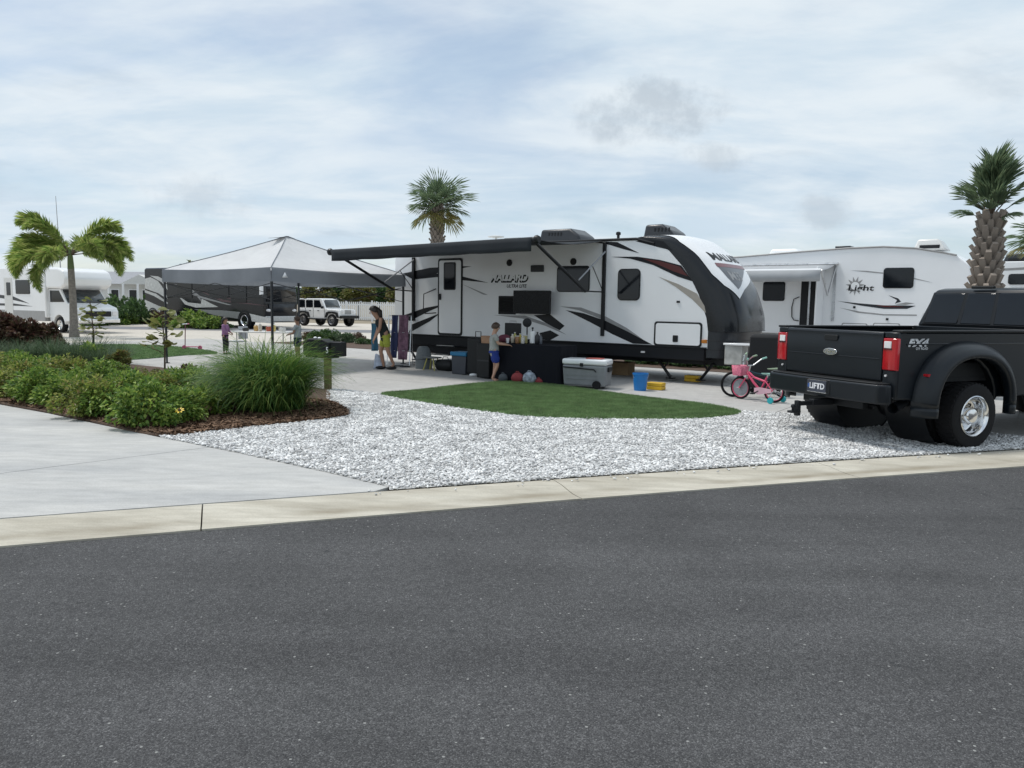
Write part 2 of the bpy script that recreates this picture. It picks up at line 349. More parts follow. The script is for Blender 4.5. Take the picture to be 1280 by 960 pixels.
def gutter_dirt(m):
    """dirt washed along the low line of the kerb"""
    t = m.node_tree; b = t.nodes['Principled BSDF']; L = t.links.new; src = b.inputs['Base Color'].links[0].from_socket
    tc = N(t, 'ShaderNodeTexCoord'); sp = N(t, 'ShaderNodeSeparateXYZ'); L(tc.outputs['Object'], sp.inputs[0])
    def mt(op, a, c):
        n = N(t, 'ShaderNodeMath', operation=op)
        for i, v in enumerate((a, c)):
            if isinstance(v, (int, float)): n.inputs[i].default_value = v
            else: L(v, n.inputs[i])
        return n.outputs[0]
    x, y = sp.outputs[0], sp.outputs[1]
    d = mt('MULTIPLY', mt('SUBTRACT', mt('ADD', 7.41, mt('MULTIPLY', x, mt('SUBTRACT', .365, mt('MULTIPLY', x, .003)))), y), .94)
    n = N(t, 'ShaderNodeTexNoise'); n.inputs['Scale'].default_value = .9; n.inputs['Detail'].default_value = 7; L(tc.outputs['Object'], n.inputs['Vector'])
    off = mt('ABSOLUTE', mt('SUBTRACT', d, mt('ADD', .40, mt('MULTIPLY', n.outputs[0], .14))), 0)
    r1 = N(t, 'ShaderNodeMapRange'); r1.interpolation_type = 'SMOOTHSTEP'
    for i, v in enumerate((.12, .0, 0.0, 1.0)): r1.inputs[i + 1].default_value = v
    L(off, r1.inputs[0])
    r2 = N(t, 'ShaderNodeMapRange')
    for i, v in enumerate((.42, .66, 0.0, .75)): r2.inputs[i + 1].default_value = v
    L(n.outputs[0], r2.inputs[0])
    mx = N(t, 'ShaderNodeMix', data_type='RGBA'); mx.inputs['B'].default_value = (.21, .175, .12, 1)
    L(mt('MULTIPLY', r1.outputs[0], r2.outputs[0]), mx.inputs['Factor']); L(src, mx.inputs['A']); L(mx.outputs['Result'], b.inputs['Base Color'])
M_asph = asphalt_mat()
M_curb = concrete_mat('kerb_concrete', (.53, .50, .425), .60, (.19, .16, .11), 1.2, (.5, 2.2, 1), R(-20))
gutter_dirt(M_curb)
M_drive = concrete_mat('driveway_concrete', (.485, .48, .46), .62, (.27, .28, .29), .8, (.45, 1.6, 1), R(10))
M_pad = concrete_mat('pad_concrete', (.44, .43, .41), .35, (.24, .235, .23), .6)
M_far = concrete_mat('far_concrete', (.55, .51, .45), .25, (.32, .30, .27), .3)
M_joint = mat('joint_dirt', (.17, .155, .13), .95)
M_stone = island_mat('white_shell_stone', [(.40, .40, .40), (.60, .60, .60), (.70, .70, .69), (.78, .78, .77), (.86, .86, .84)], .75)
M_sbase = mat('shell_bed', (.50, .50, .49), .95, var=.25, vscale=30, bump=.6, bscale=60)
M_mulch = island_mat('pine_bark', [(.05, .032, .022), (.12, .072, .045), (.19, .115, .072), (.25, .165, .11)], .9)
M_mbase = mat('mulch_base', (.085, .053, .036), .95, var=.3, vscale=20, bump=.8, bscale=50)
M_turf = island_mat('turf_blades', [(.10, .18, .07), (.145, .245, .095), (.19, .29, .12), (.27, .33, .16)], .6, .35)
M_tbase = mat('turf_base', (.105, .185, .08), .95, var=.2, vscale=30)
M_soil = mat('sandy_soil', (.26, .22, .16), .95, var=.25, vscale=.5)
M_white = mat('white_gelcoat', (.84, .85, .86), .22, var=.025, vscale=1.2, coat=.15)
M_offw = mat('off_white_panel', (.66, .66, .64), .3, var=.03, vscale=1)
M_black = mat('black_trim', (.008, .009, .011), .42, spec=.35)
M_dgrey = mat('dark_grey_paint', (.022, .025, .030), .34, spec=.4, coat=.1)
M_cap = mat('charcoal_gelcoat', (.009, .0105, .013), .20, spec=.35, coat=.15, var=.15, vscale=2)
M_skirt = mat('dark_skirt', (.008, .009, .012), .5, spec=.3)
M_glass = mat('tinted_glass', (.006, .008, .011), .06, spec=.42, var=.1)
M_glass2 = mat('cab_glass', (.045, .055, .06), .06, spec=.7)
M_red = mat('maroon_stripe', (.085, .012, .012), .3)
M_grey = mat('grey_stripe', (.30, .30, .30), .35)
M_beige = mat('beige_stripe', (.36, .33, .29), .35)
M_alu = mat('aluminium', (.62, .63, .64), .28, metal=1)
M_steel = mat('dull_steel', (.20, .20, .21), .5, metal=.8)
M_awn = cloth_mat('charcoal_awning', (.035, .040, .046), .12)
M_rubber = mat('tyre_rubber', (.009, .009, .010), .8, spec=.3, var=.2, vscale=30, bump=.3, bscale=40)
M_chrome = mat('chrome', (.80, .80, .80), .12, metal=1)
M_truck = mat('matte_black_paint', (.0055, .0085, .0120), .36, spec=.38, var=.12, vscale=2, coat=.05)
M_plast = mat('black_plastic', (.010, .011, .012), .55, spec=.35, bump=.1, bscale=200)
M_redl = mat('red_lens', (.42, .010, .018), .10, spec=.6, coat=.6)
M_clear = mat('clear_lens', (.75, .74, .74), .10, spec=.6)
M_amber = mat('amber_lens', (.45, .16, .02), .2)
M_wood = mat('weathered_wood', (.16, .115, .065), .85, var=.3, vscale=9, bump=.5, bscale=40)
M_tentw = cloth_mat('white_canopy_cloth', (.80, .81, .82), .40)
M_tentg = cloth_mat('grey_valance_cloth', (.27, .29, .32), .30)

# ------------------------------------------------------------------ ground
rng = np.random.default_rng(7); random.seed(5)
def sheet(name, pts, z, m, parent=None):
    return ob(name, MB().add([(p[0], p[1], z) for p in pts], [tuple(range(len(pts)))]), m, parent, smooth=None)
def slabpoly(name, pts, z0, z1, m, parent=None, bevel=0):
    return ob(name, MB().prism([(p[0], p[1]) for p in pts], z0, z1, ax='z'), m, parent, smooth=None, bevel=bevel)
def smooth_poly(pts, n=6):                   # Catmull-Rom round a closed outline
    P = [np.array(p[:2], float) for p in pts]; o = []; k = len(P)
    for i in range(k):
        a, b, c, d = P[i - 1], P[i], P[(i + 1) % k], P[(i + 2) % k]
        for j in range(n):
            t = j / n; o.append(tuple(.5 * ((2 * b) + (c - a) * t + (2 * a - 5 * b + 4 * c - d) * t * t + (3 * b - a - 3 * c + d) * t ** 3)))
    return o
def inside(pts, X, Y):
    r = np.zeros(len(X), bool); n = len(pts); j = n - 1
    for i in range(n):
        xi, yi = pts[i][:2]; xj, yj = pts[j][:2]
        c = ((yi > Y) != (yj > Y)) & (X < (xj - xi) * (Y - yi) / (yj - yi + 1e-12) + xi); r ^= c; j = i
    return r
def scatter(pts, dens):
    xs = [p[0] for p in pts]; ys = [p[1] for p in pts]; A = (max(xs) - min(xs)) * (max(ys) - min(ys)); n = int(A * dens)
    X = rng.uniform(min(xs), max(xs), n); Y = rng.uniform(min(ys), max(ys), n); k = inside(pts, X, Y); return X[k], Y[k]

struct(sheet('terrain', [(-900, -300), (900, -300), (900, 1500), (-900, 1500)], -.16, M_soil))
def kb(x): return 7.41 + .365 * x - .003 * x * x if x < 60 else 0
def kpt(x, off):
    sl = .365 - .006 * x; n = math.hypot(1, sl); return (x + sl / n * off, kb(x) - 1 / n * off)
KX = [-26 + i * .5 for i in range(133)]
road = [kpt(x, .70) for x in KX]
struct(sheet('road', road + [(46, -14), (-34, -14)], -.034, M_asph))
kr = struct(sheet('kerb_bed', [kpt(x, -.05) for x in KX] + [kpt(x, .75) for x in KX][::-1], -.10, M_joint)); kr.name = 'kerb'
prof = [(0, 0), (.05, .004), (.24, 0), (.38, -.016), (.50, -.026), (.62, -.024), (.70, -.020)]
jx = [-2.63 - 3.05 * i for i in range(7, 0, -1)] + [-2.63 + 3.05 * i for i in range(0, 10)]
for a, b in zip(jx, jx[1:]):
    g = .0055; n = 9; m = MB(); xs = [a + g + (b - a - 2 * g) * i / (n - 1) for i in range(n)]
    V = [(*kpt(x, o), z + rng.normal(0, .0006)) for x in xs for o, z in prof]; k = len(prof)
    Fq = [(i * k + j, (i + 1) * k + j, (i + 1) * k + j + 1, i * k + j + 1) for i in range(n - 1) for j in range(k - 1)]
    b0 = len(V); V += [(*kpt(x, o), -.12) for x in xs for o in (0, .70)]
    for i in range(n - 1):
        Fq += [(i * k, b0 + 2 * i, b0 + 2 * i + 2, (i + 1) * k), (i * k + k - 1, (i + 1) * k + k - 1, b0 + 2 * i + 3, b0 + 2 * i + 1)]
    for i in (0, n - 1): Fq.append(tuple([i * k + j for j in range(k)] + [b0 + 2 * i + 1, b0 + 2 * i]))
    ob('kerb_section', m.add(V, Fq), M_curb, kr, smooth=50)

# neighbour's driveway: three slabs
E0, E1, E2 = G(-60, 492), G(200, 545), G(490, 609)
edge = [G(-60, 491), G(0, 506), G(60, 517), G(120, 530), G(200, 547), G(300, 567), G(400, 589), G(486, 609)]
dw = struct(sheet('driveway', [(-14, 3), (-14, 20), (-9, 13.2)] + [e[:2] for e in edge] + [kpt(x, .02) for x in (-1.2, -2.6, -4, -6, -9, -14)], -.05, M_joint))
J0, J1 = G(-60, 600), G(262, 559.5)
def lerp(a, b, t): return tuple(a[i] + (b[i] - a[i]) * t for i in range(2))
kbp = [kpt(x, -.012) for x in (-1.25, -2, -2.6, -3.3, -4, -5, -6, -7.5)]
slabpoly('slab', [J1[:2], edge[5][:2], edge[6][:2], edge[7][:2]] + kbp + [(-8.9, 5.6), J0[:2]], -.10, .004, M_drive, dw)
J0b, J1b = (J0[0] - .004, J0[1] + .016), (J1[0] - .004, J1[1] + .016)
slabpoly('slab', [J0b, J1b, edge[4][:2], edge[3][:2], edge[2][:2], edge[1][:2], edge[0][:2], (-13, 15.5), (-13, 9)], -.10, .004, M_drive, dw)

# trailer frame (its near side wall is the plane y = 0, x forward, y away from the camera)
TR = Frame((4.2994, 16.9792, 0), math.atan2(-math.cos(-.9655), -math.sin(-.9655)))
pad = struct(ob('concrete_pad', MB().box((-9, -1.5, -.085), (28, 11, .02)), M_joint, loc=tuple(TR.o), rot=TR.ang, smooth=None))
for i in range(11):
    for j in range(3):
        if (i >= 7 and j == 0) or i >= 9: continue
        sx, sy = 3.35, 3.75
        ob('slab', MB().box((-24.3 + sx * (i + .5), -7.6 + sy * (j + .5), -.05), (sx - .016, sy - .016, .1)), M_pad, pad, smooth=None)
far = struct(sheet('concrete_apron', [(-60, 22), (-9.5, 20), (-2, 26), (14, 60), (-60, 60)], -.012, M_far))
struct(sheet('next_pad', [(8, 20), (40, 6), (60, 40), (-4, 42)], -.014, M_pad))
# verge between the two pads
vg = struct(sheet('mulch_strip', [tuple((TR.o + np.array([x * TR.c - y * TR.s, x * TR.s + y * TR.c, 0]))[:2]) for x, y in ((-20, 3.7), (6, 3.7), (6, 6.6), (-20, 6.6))], .004, M_mbase))
struct(sheet('back_road', [(-70, 41.0), (10, 43.5), (10, 47.5), (-70, 45.0)], -.006, mat('far_asphalt', (.19, .19, .20), .9)))
struct(ob('back_kerb', MB().add([(-70, 45.0, 0.0), (10, 47.5, 0.0), (10, 48.4, .1), (-70, 45.9, .1), (10, 49.6, .1), (-70, 47.1, .1)], [(0, 1, 2, 3), (3, 2, 4, 5)]), M_far, smooth=None))

# white shell bed
turf_px = [(476, 494), (520, 489.5), (565, 484), (605, 480), (645, 478.5), (690, 482), (740, 489), (790, 496), (840, 502), (890, 508), (926, 516.5), (905, 522), (860, 525), (790, 525.5), (720, 524.5), (660, 522), (600, 515), (540, 506)]
turf = smooth_poly([G(*p) for p in turf_px], 4)
mul_px = [(-60, 487), (0, 505), (60, 516), (120, 529), (175, 542), (215, 546), (260, 541), (310, 535), (370, 529), (432, 521), (428, 513), (412, 505), (412, 490), (380, 484), (300, 478), (200, 460), (100, 452), (40, 445), (-60, 440)]
mulch = smooth_poly([G(*p) for p in mul_px], 3)
grav = [G(*p)[:2] for p in ((200, 546), (262, 541), (310, 535.5), (370, 529.5), (430, 521), (425, 511), (408, 500), (408, 486.5), (440, 489), (478, 493.5))] + \
       [G(*p)[:2] for p in ((540, 504), (600, 513), (660, 520), (720, 522.5), (790, 523.5), (860, 523), (905, 520), (924, 514.5), (955, 516), (1000, 519), (1080, 527), (1160, 535), (1280, 547))] + [(10, 11.6), (13, 12)] + \
       [kpt(x, -.015) for x in (13.5, 12, 10, 8, 6.5, 5, 4, 3, 2, 1, 0, -.8, -1.12)] + [e[:2] for e in edge[7:3:-1]]
sb = struct(sheet('shell_bed', grav, .007, M_sbase))
def stones(pts, dens, smin, smax, zb):
    X, Y = scatter(pts, dens); n = len(X)
    base = np.array([(-1, -1, -1), (1, -1, -1), (1, 1, -1), (-1, 1, -1), (-1, -1, 1), (1, -1, 1), (1, 1, 1), (-1, 1, 1)], float)
    V = base[None] * rng.uniform(.55, 1.0, (n, 8, 1)) + rng.normal(0, .16, (n, 8, 3))
    L_ = rng.uniform(smin, smax, n) * rng.choice([.6, 1, 1, 1.35], n); V *= np.stack([L_, L_ * rng.uniform(.5, .85, n), L_ * rng.uniform(.22, .5, n)], 1)[:, None] * .5
    a, b, c = rng.uniform(0, 6.28, n), rng.normal(0, .26, n), rng.normal(0, .26, n)
    def rot(V, i, j, t):
        A = V[..., i] * np.cos(t)[:, None] - V[..., j] * np.sin(t)[:, None]; B = V[..., i] * np.sin(t)[:, None] + V[..., j] * np.cos(t)[:, None]; V[..., i] = A; V[..., j] = B
    rot(V, 0, 2, b); rot(V, 1, 2, c); rot(V, 0, 1, a)
    V[..., 0] += X[:, None]; V[..., 1] += Y[:, None]; V[..., 2] += (zb + rng.uniform(0, .016, n))[:, None]
    f = np.array([(0, 3, 2, 1), (4, 5, 6, 7), (0, 1, 5, 4), (1, 2, 6, 5), (2, 3, 7, 6), (3, 0, 4, 7)])
    return V.reshape(-1, 3), (np.arange(n)[:, None, None] * 8 + f[None]).reshape(-1, 4)
V, Fc = stones(grav, 2500, .017, .039, .010)
stuff(ob('shell_stones', np_mesh('shell_stones', V, Fc), M_stone, fix=False), 'white and grey crushed shell covering the bed behind the kerb', 'gravel')
# a few stray stones on the kerb, the driveway and the mulch
stray = [kpt(x, .20) for x in (-1.4, 2, 6)] + [kpt(x, -.1) for x in (6, 2, -1.6)]
V, Fc = stones(stray, 30, .015, .035, .008)
stuff(ob('stray_stones', np_mesh('stray_stones', V, Fc), M_stone, fix=False), 'few stray shell chips lying on the kerb edge', 'gravel')

# artificial turf patch
def blades(pts, dens, h, wd, z0):
    X, Y = scatter(pts, dens); n = len(X); a = rng.uniform(0, 6.28, n); hh = h * rng.uniform(.6, 1.15, n); lean = rng.normal(0, .45, (n, 2)) * hh[:, None]
    P0 = np.stack([X - np.cos(a) * wd, Y - np.sin(a) * wd, np.full(n, z0)], 1); P1 = np.stack([X + np.cos(a) * wd, Y + np.sin(a) * wd, np.full(n, z0)], 1)
    P2 = np.stack([X + lean[:, 0], Y + lean[:, 1], z0 + hh], 1)
    return np.stack([P0, P1, P2], 1).reshape(-1, 3), np.arange(3 * n).reshape(-1, 3)
tf = struct(slabpoly('artificial_turf', turf, -.02, .030, M_tbase))
V, Fc = blades(turf, 9000, .032, .0045, .029)
stuff(ob('turf_blades', np_mesh('turf_blades', V, Fc), M_turf, tf, fix=False))
lawn = smooth_poly([G(*p) for p in ((40, 438), (90, 433.5), (150, 431.5), (215, 434), (272, 441.5), (230, 444.5), (180, 449), (120, 452), (40, 455))], 4)
lf = struct(slabpoly('back_lawn', lawn, -.02, .025, M_tbase))
V, Fc = blades(lawn, 1100, .045, .014, .024)
stuff(ob('lawn_blades', np_mesh('lawn_blades', V, Fc), M_turf, lf, fix=False))

# mulch bed
mb = struct(slabpoly('mulch_bed', mulch, -.06, .028, M_mbase, bevel=.02))
front = smooth_poly([G(*p) for p in ((-30, 492), (0, 504), (60, 515), (120, 528), (175, 541), (215, 546), (260, 541.5), (310, 535.5), (370, 529), (433, 521.5), (424, 508), (380, 500), (200, 500), (60, 480))], 3)
X, Y = scatter(front, 1500); n = len(X); a = rng.uniform(0, 6.28, n); L_ = rng.uniform(.02, .07, n); wd = rng.uniform(.003, .011, n); z = .030 + rng.uniform(0, .018, n); tl = rng.normal(0, .012, n)
dxv, dyv = np.cos(a), np.sin(a)
Q = np.stack([np.stack([X + dxv * L_ * s1 - dyv * wd * s2, Y + dyv * L_ * s1 + dxv * wd * s2, z + tl * s1 + .004 * s2], 1) for s1, s2 in ((-1, -1), (1, -1), (1, 1), (-1, 1))], 1).reshape(-1, 3)
stuff(ob('bark_chips', np_mesh('bark_chips', Q, np.arange(4 * n).reshape(-1, 4)), M_mulch, mb, fix=False))

# ------------------------------------------------------------------ travel trailer
def z4(x, y): return (600 + x / 3.5556, 270 + y / 3.5556)
def z3(x, y): return (400 + x / 3.4286, 200 + y / 3.4286)
def decal(name, fr, pts, m, parent, off=.004, y=0.0, th=.003):
    return ob(name, MB().prism(fr.xz(pts, y), y - off, y - off + th), m, parent, smooth=None)
def panel(name, fr, px0, py0, px1, py1, r, m, parent, out=.02, inn=.005, y=0.0, bevel=0, grow=0.0):
    a, b = fr.hit(px0, (py0 + py1) / 2, y), fr.hit(px1, (py0 + py1) / 2, y); c, d = fr.hit((px0 + px1) / 2, py0, y), fr.hit((px0 + px1) / 2, py1, y)
    return ob(name, MB().prism(rrect(a[0] - grow, d[2] - grow, b[0] + grow, c[2] + grow, r), y - out, y + inn), m, parent, smooth=30, bevel=bevel)
def window(fr, px0, py0, px1, py1, r, parent, y=0.0, frame=M_black):
    f = panel('window', fr, px0, py0, px1, py1, r + .02, frame, parent, .022, y=y, grow=.02)
    panel('pane', fr, px0, py0, px1, py1, r, M_glass, f, .027, y=y, inn=-.015)
    return f
def wheel(parent, x, y, z, r, w, rim_m=M_alu, side=-1, n=28, rr=.55, lugs=True):
    """a tyre with its rim, axle along y; side -1 shows its face to -y"""
    t = ob('wheel', MB().lathe([(r * .62, -w * .46), (r * .90, -w * .5), (r * .975, -w * .40), (r, -w * .25), (r, w * .25), (r * .975, w * .40), (r * .90, w * .5), (r * .62, w * .46)], (0, 0, 0), 'y', n, caps=False), M_rubber, parent, smooth=40, loc=(x, y, z))
    s = side
    ob('rim', MB().lathe([(r * (rr + .08), s * w * .47), (r * (rr + .06), s * w * .51), (r * (rr + .01), s * w * .44), (r * (rr - .06), s * w * .10), (r * .30, s * w * .06), (r * .24, s * w * .22), (r * .02, s * w * .24)], (0, 0, 0), 'y', n, caps=False), rim_m, t, smooth=40)
    if lugs:
        m = MB()
        for k in range(8):
            a = 2 * math.pi * k / 8; m.lathe([(r * .055, s * w * .05), (r * .05, s * w * .12), (.001, s * w * .125)], (r * .38 * math.sin(a), 0, r * .38 * math.cos(a)), 'y', 8)
        ob('hub_hole', m, M_black, t, smooth=40)
    return t

tr = thing('travel_trailer', 'white and charcoal travel trailer with MALLARD lettering and open awning', 'travel trailer', tuple(TR.o), TR.ang)
X0, ZB, ZT, TW = -9.36, .82, 3.30, 2.44
A_pts = [(0, .60), (0, .82), (0.0, 1.20), (-.05, 1.50), (-.25, 2.01), (-.42, 2.32), (-.66, 2.64), (-.99, 2.99), (-1.35, 3.18), (-1.80, 3.30)]
body_poly = [(X0, ZB), (X0 - .03, 1.2), (X0, 3.22), (X0 + .10, ZT)] + A_pts[1:][::-1]
ob('side_wall', MB().prism(body_poly, 0, TW), M_white, tr, smooth=30)
def roofpt(u, v): x = X0 + .06 + u * (8.5 - .9); y = v * TW; return (x, y, ZT + .004 + .07 * math.sin(math.pi * v))
ob('roof', MB().grid(roofpt, 2, 9), M_offw, tr)
m = MB().tube([(X0 + .05, -.006, 3.275), (-1.80, -.006, 3.275), (-1.35, -.006, 3.155)], .032, 8)
ob('roof_trim', m, M_black, tr)
ob('skirt', MB().box(((X0 - .05) / 2, TW / 2, .68), (-X0 - .1, TW - .06, .28)), M_skirt, tr, bevel=.02)
ob('added_shade_box', MB().box((-6.2, TW / 2, .44), (6.2, TW - .3, .24)), M_skirt, tr, smooth=None)  # dark box added to stand in for the deep shade beneath the trailer
ob('belt_rail', MB().box((X0 / 2, -.006, ZB + .012), (-X0 - .02, .02, .03)), M_black, tr, smooth=None)
for y in (.55, TW - .55): ob('frame_rail', MB().box((-4.0, y, .50), (10.4, .06, .16)), M_black, tr, smooth=None)
for y in (.06, TW - .30):
    for x in (-4.75, -5.65):
        t = wheel(tr, x, y + .1, .36, .36, .22, M_steel, -1, 24, .52, False)
# front cap: from the side wall's front edge A to the nose line B
def interp(P, t):
    t = max(0, min(1, t)) * (len(P) - 1); i = min(int(t), len(P) - 2); f = t - i
    a, b, c, d = P[max(i - 1, 0)], P[i], P[i + 1], P[min(i + 2, len(P) - 1)]
    return [.5 * ((2 * b[k]) + (c[k] - a[k]) * f + (2 * a[k] - 5 * b[k] + 4 * c[k] - d[k]) * f * f + (3 * b[k] - a[k] - 3 * c[k] + d[k]) * f ** 3) for k in (0, 1)]
A_cap = A_pts[2:]
B_cap = [(.705, 1.20), (.68, 1.54), (.535, 2.0), (.39, 2.30), (.145, 2.63), (-.13, 2.92), (-.72, 3.32), (-1.40, 3.37)]
def capf(s, t, off=0.0):
    a, b = interp(A_cap, t), interp(B_cap, t); n = 3.2
    k = max(0.0, 1 - abs(2 * s - 1) ** n) ** (1 / n)
    return np.array([a[0] + (b[0] - a[0]) * k, TW * s, a[1] + (b[1] - a[1]) * k])
def capo(s, t, off):
    p = capf(s, t)
    if off:
        e = .004; du = capf(min(s + e, 1), t) - capf(max(s - e, 0), t); dv = capf(s, min(t + e, 1)) - capf(s, max(t - e, 0))
        nn = np.cross(du, dv); nn /= (np.linalg.norm(nn) + 1e-9)
        if nn[0] < 0 and abs(nn[0]) > .05: nn = -nn
        if abs(nn[0]) <= .05 and nn[2] < 0: nn = -nn
        p = p + nn * off
    return p
cap = ob('front_cap', MB().grid(lambda u, v: capf(.5 - .5 * math.copysign(abs(math.cos(math.pi * u)) ** .55, math.cos(math.pi * u)), v), 61, 40), M_cap, tr, smooth=60)
ob('lower_guard', MB().grid(lambda u, v: tuple(np.array([*(lambda th, k, c: (.66 * k - .02 - .10 * (1 - v) * k, TW / 2 * (1 - c)))(math.pi * u, max(math.sin(math.pi * u), 0) ** .625, math.copysign(abs(math.cos(math.pi * u)) ** .625, math.cos(math.pi * u))), .62 + .575 * v])), 33, 8), M_dgrey, tr, smooth=50)
for zz_ in (.80, 1.0):
    ob('guard_seam', MB().tube([(.66 * max(math.sin(math.pi * u / 16), 0) ** .625 - .015 - .10 * (1 - (zz_ - .62) / .575) * max(math.sin(math.pi * u / 16), 0) ** .625, TW / 2 * (1 - math.copysign(abs(math.cos(math.pi * u / 16)) ** .625, math.cos(math.pi * u / 16))), zz_) for u in range(17)], .008, 6), M_black, tr)
ob('cap_ledge', MB().grid(lambda u, v: tuple(capf(u, 0) * (1, 1, 0) + np.array([-.10 * v * math.sin(math.pi * u) + .012 * (1 - v), 0, 1.205 - .012 * v])), 33, 3), M_black, tr, thick=.01)
# invert the cap to place its artwork
_cg = [(s, t, None) for s in np.linspace(.01, .99, 99) for t in np.linspace(0.02, .99, 90)]
def wl(p): return TR.o + np.array([p[0] * TR.c - p[1] * TR.s, p[0] * TR.s + p[1] * TR.c, p[2]])
def prj(p):
    x, y, z = p; z -= CAM_H; d = y * _cp - z * _sp; u = y * _sp + z * _cp; a, b = FPX * x / d, -FPX * u / d
    return 640 + a * _cr - b * _sr, 480 + a * _sr + b * _cr
_cp2 = np.array([prj(wl(capf(s, t))) for s, t, _ in _cg]); _st = np.array([(s, t) for s, t, _ in _cg])
def capinv(px, py):
    d = (_cp2[:, 0] - px) ** 2 + (_cp2[:, 1] - py) ** 2; i = np.argsort(d)[:4]; wgt = 1 / (d[i] + .05); return tuple((_st[i] * wgt[:, None]).sum(0) / wgt.sum())
def cap_patch(name, left, right, m, off, parent, rows=18, cols=10):
    """patch between a left and a right (s,t) boundary, both sorted by t"""
    L_, Rr = np.array(left), np.array(right); t0, t1 = max(L_[0, 1], Rr[0, 1]), min(L_[-1, 1], Rr[-1, 1])
    def fn(u, v):
        t = t0 + (t1 - t0) * u; a, b = np.interp(t, L_[:, 1], L_[:, 0]), np.interp(t, Rr[:, 1], Rr[:, 0]); return tuple(capo(a + (b - a) * v, t, off))
    return ob(name, MB().grid(fn, rows, cols), m, parent, smooth=60)
def mono(P):
    P = sorted(P, key=lambda q: q[1]); return P
tip = capinv(924, 374)
lf_ = mono([tip] + [capinv(*q) for q in ((905, 357), (890, 343), (880, 330), (868, 316), (850, 303))] + [(.09, .995)])
rt_ = mono([tip] + [capinv(*q) for q in ((930, 362), (934, 350), (934, 340))] + [(.80, .62), (.86, .75), (.90, .88), (.91, .995)])
cap_patch('white_panel', lf_, rt_, M_white, .014, cap, 44, 60)
sh = mono([capinv(922, 362), capinv(908, 347), capinv(893, 330)]); shr = mono([capinv(922.5, 362), capinv(927, 350), capinv(927, 333)])
shr[-1] = (shr[-1][0], sh[-1][1])
shield = cap_patch('shield', sh, shr, mat('shield_grey', (.13, .14, .155), .3), .019, cap, 14, 30)
sb0, sb1 = capinv(896, 334), capinv(892.5, 329)
cap_patch('shield_band', [sb0, sb1], [(shr[-1][0], sb0[1]), (shr[-1][0], sb1[1])], mat('shield_red', (.22, .10, .11), .3), .022, cap, 4, 30)
def cap_text(name, body, s0, s1, t0, t1, m, off, bold=0.0):
    me = text_mesh(body, 1.0, 0, 0, bold); xs = [v.co.x for v in me.vertices]; ys = [v.co.y for v in me.vertices]
    bm = bmesh.new(); bm.from_mesh(me); bmesh.ops.subdivide_edges(bm, edges=bm.edges[:], cuts=1); bm.to_mesh(me); bm.free()
    for v in me.vertices:
        a = (v.co.x - min(xs)) / (max(xs) - min(xs)); b = (v.co.y - min(ys)) / (max(ys) - min(ys)); v.co = capo(s0 + (s1 - s0) * a, t0 + (t1 - t0) * b, off)
    me.update(); return ob(name, me, m, cap, fix=False)
ta, tb = capinv(886, 325)[1], capinv(885, 316)[1]; sa = capinv(888, 322)[0]
cap_text('lettering', 'MALLARD', sa, capinv(927, 326)[0], ta, tb, M_black, .020, .03)
tc_, td_ = capinv(915, 351)[1], capinv(912, 340)[1]
cap_text('lettering', 'M33', capinv(911, 345)[0], capinv(924, 345)[0], tc_, td_, M_grey, .024, .02)
M_graph = mat('black_vinyl', (.007, .008, .011), .35, spec=.3)
# side graphics
G_ = lambda *p: [z4(*q) for q in p]
decal('graphic', TR, G_((510, 117), (560, 114), (610, 116), (708, 165), (640, 148), (575, 128)), M_graph, tr)
decal('graphic', TR, G_((690, 112), (760, 104), (815, 112), (857, 154), (790, 138)), M_graph, tr)
decal('graphic', TR, G_((585, 181), (700, 181), (800, 195), (895, 220), (946, 291), (880, 270), (770, 218), (670, 190)), M_graph, tr)
decal('graphic', TR, G_((720, 188), (800, 200), (888, 225), (925, 268), (860, 246), (790, 215)), M_red, tr, .007)
decal('graphic', TR, G_((795, 270), (880, 302), (965, 345), (998, 400), (1004, 432), (945, 372), (870, 315)), M_beige, tr)
decal('graphic', TR, G_((380, 418), (460, 432), (560, 466), (660, 515), (765, 571), (680, 567), (590, 526), (490, 472)), M_graph, tr)
decal('graphic', TR, G_((352, 401), (450, 407), (560, 447), (650, 496), (725, 549), (640, 505), (540, 458), (440, 419)), M_grey, tr)
decal('graphic', TR, G_((240, 441), (310, 436), (376, 488), (354, 508), (300, 480)), M_graph, tr)
decal('graphic', TR, G_((265, 520), (312, 508), (352, 530), (312, 552), (270, 549)), M_graph, tr)
decal('graphic', TR, G_((60, 440), (200, 443), (300, 478), (385, 528), (290, 488), (190, 456)), M_grey, tr)
H_ = lambda *p: [z3(*q) for q in p]
decal('graphic', TR, H_((352, 487), (470, 462), (600, 455), (650, 456), (530, 478), (400, 512)), M_graph, tr)
decal('graphic', TR, H_((405, 512), (480, 486), (560, 487), (722, 526), (600, 514), (500, 502)), M_graph, tr)
decal('graphic', TR, H_((610, 532), (720, 578), (700, 577)), M_grey, tr)
decal('graphic', TR, H_((352, 668), (450, 634), (545, 616), (470, 647), (385, 690)), M_graph, tr)
decal('graphic', TR, H_((380, 742), (395, 704), (518, 655), (470, 692)), M_graph, tr)
hp = TR.hit(636, 347); side_text('lettering', 'MALLARD', tr, hp[0], -.010, hp[2] + .02, 1.18, .20, M_white, .28, .03)
side_text('lettering_shadow', 'MALLARD', tr, hp[0] + .02, -.006, hp[2] - .03, 1.18, .20, M_black, .28, .035)
hp2 = TR.hit(646, 357.5); side_text('lettering', 'ULTRA LITE', tr, hp2[0], -.006, hp2[2], .62, .09, M_graph, .2, .02)
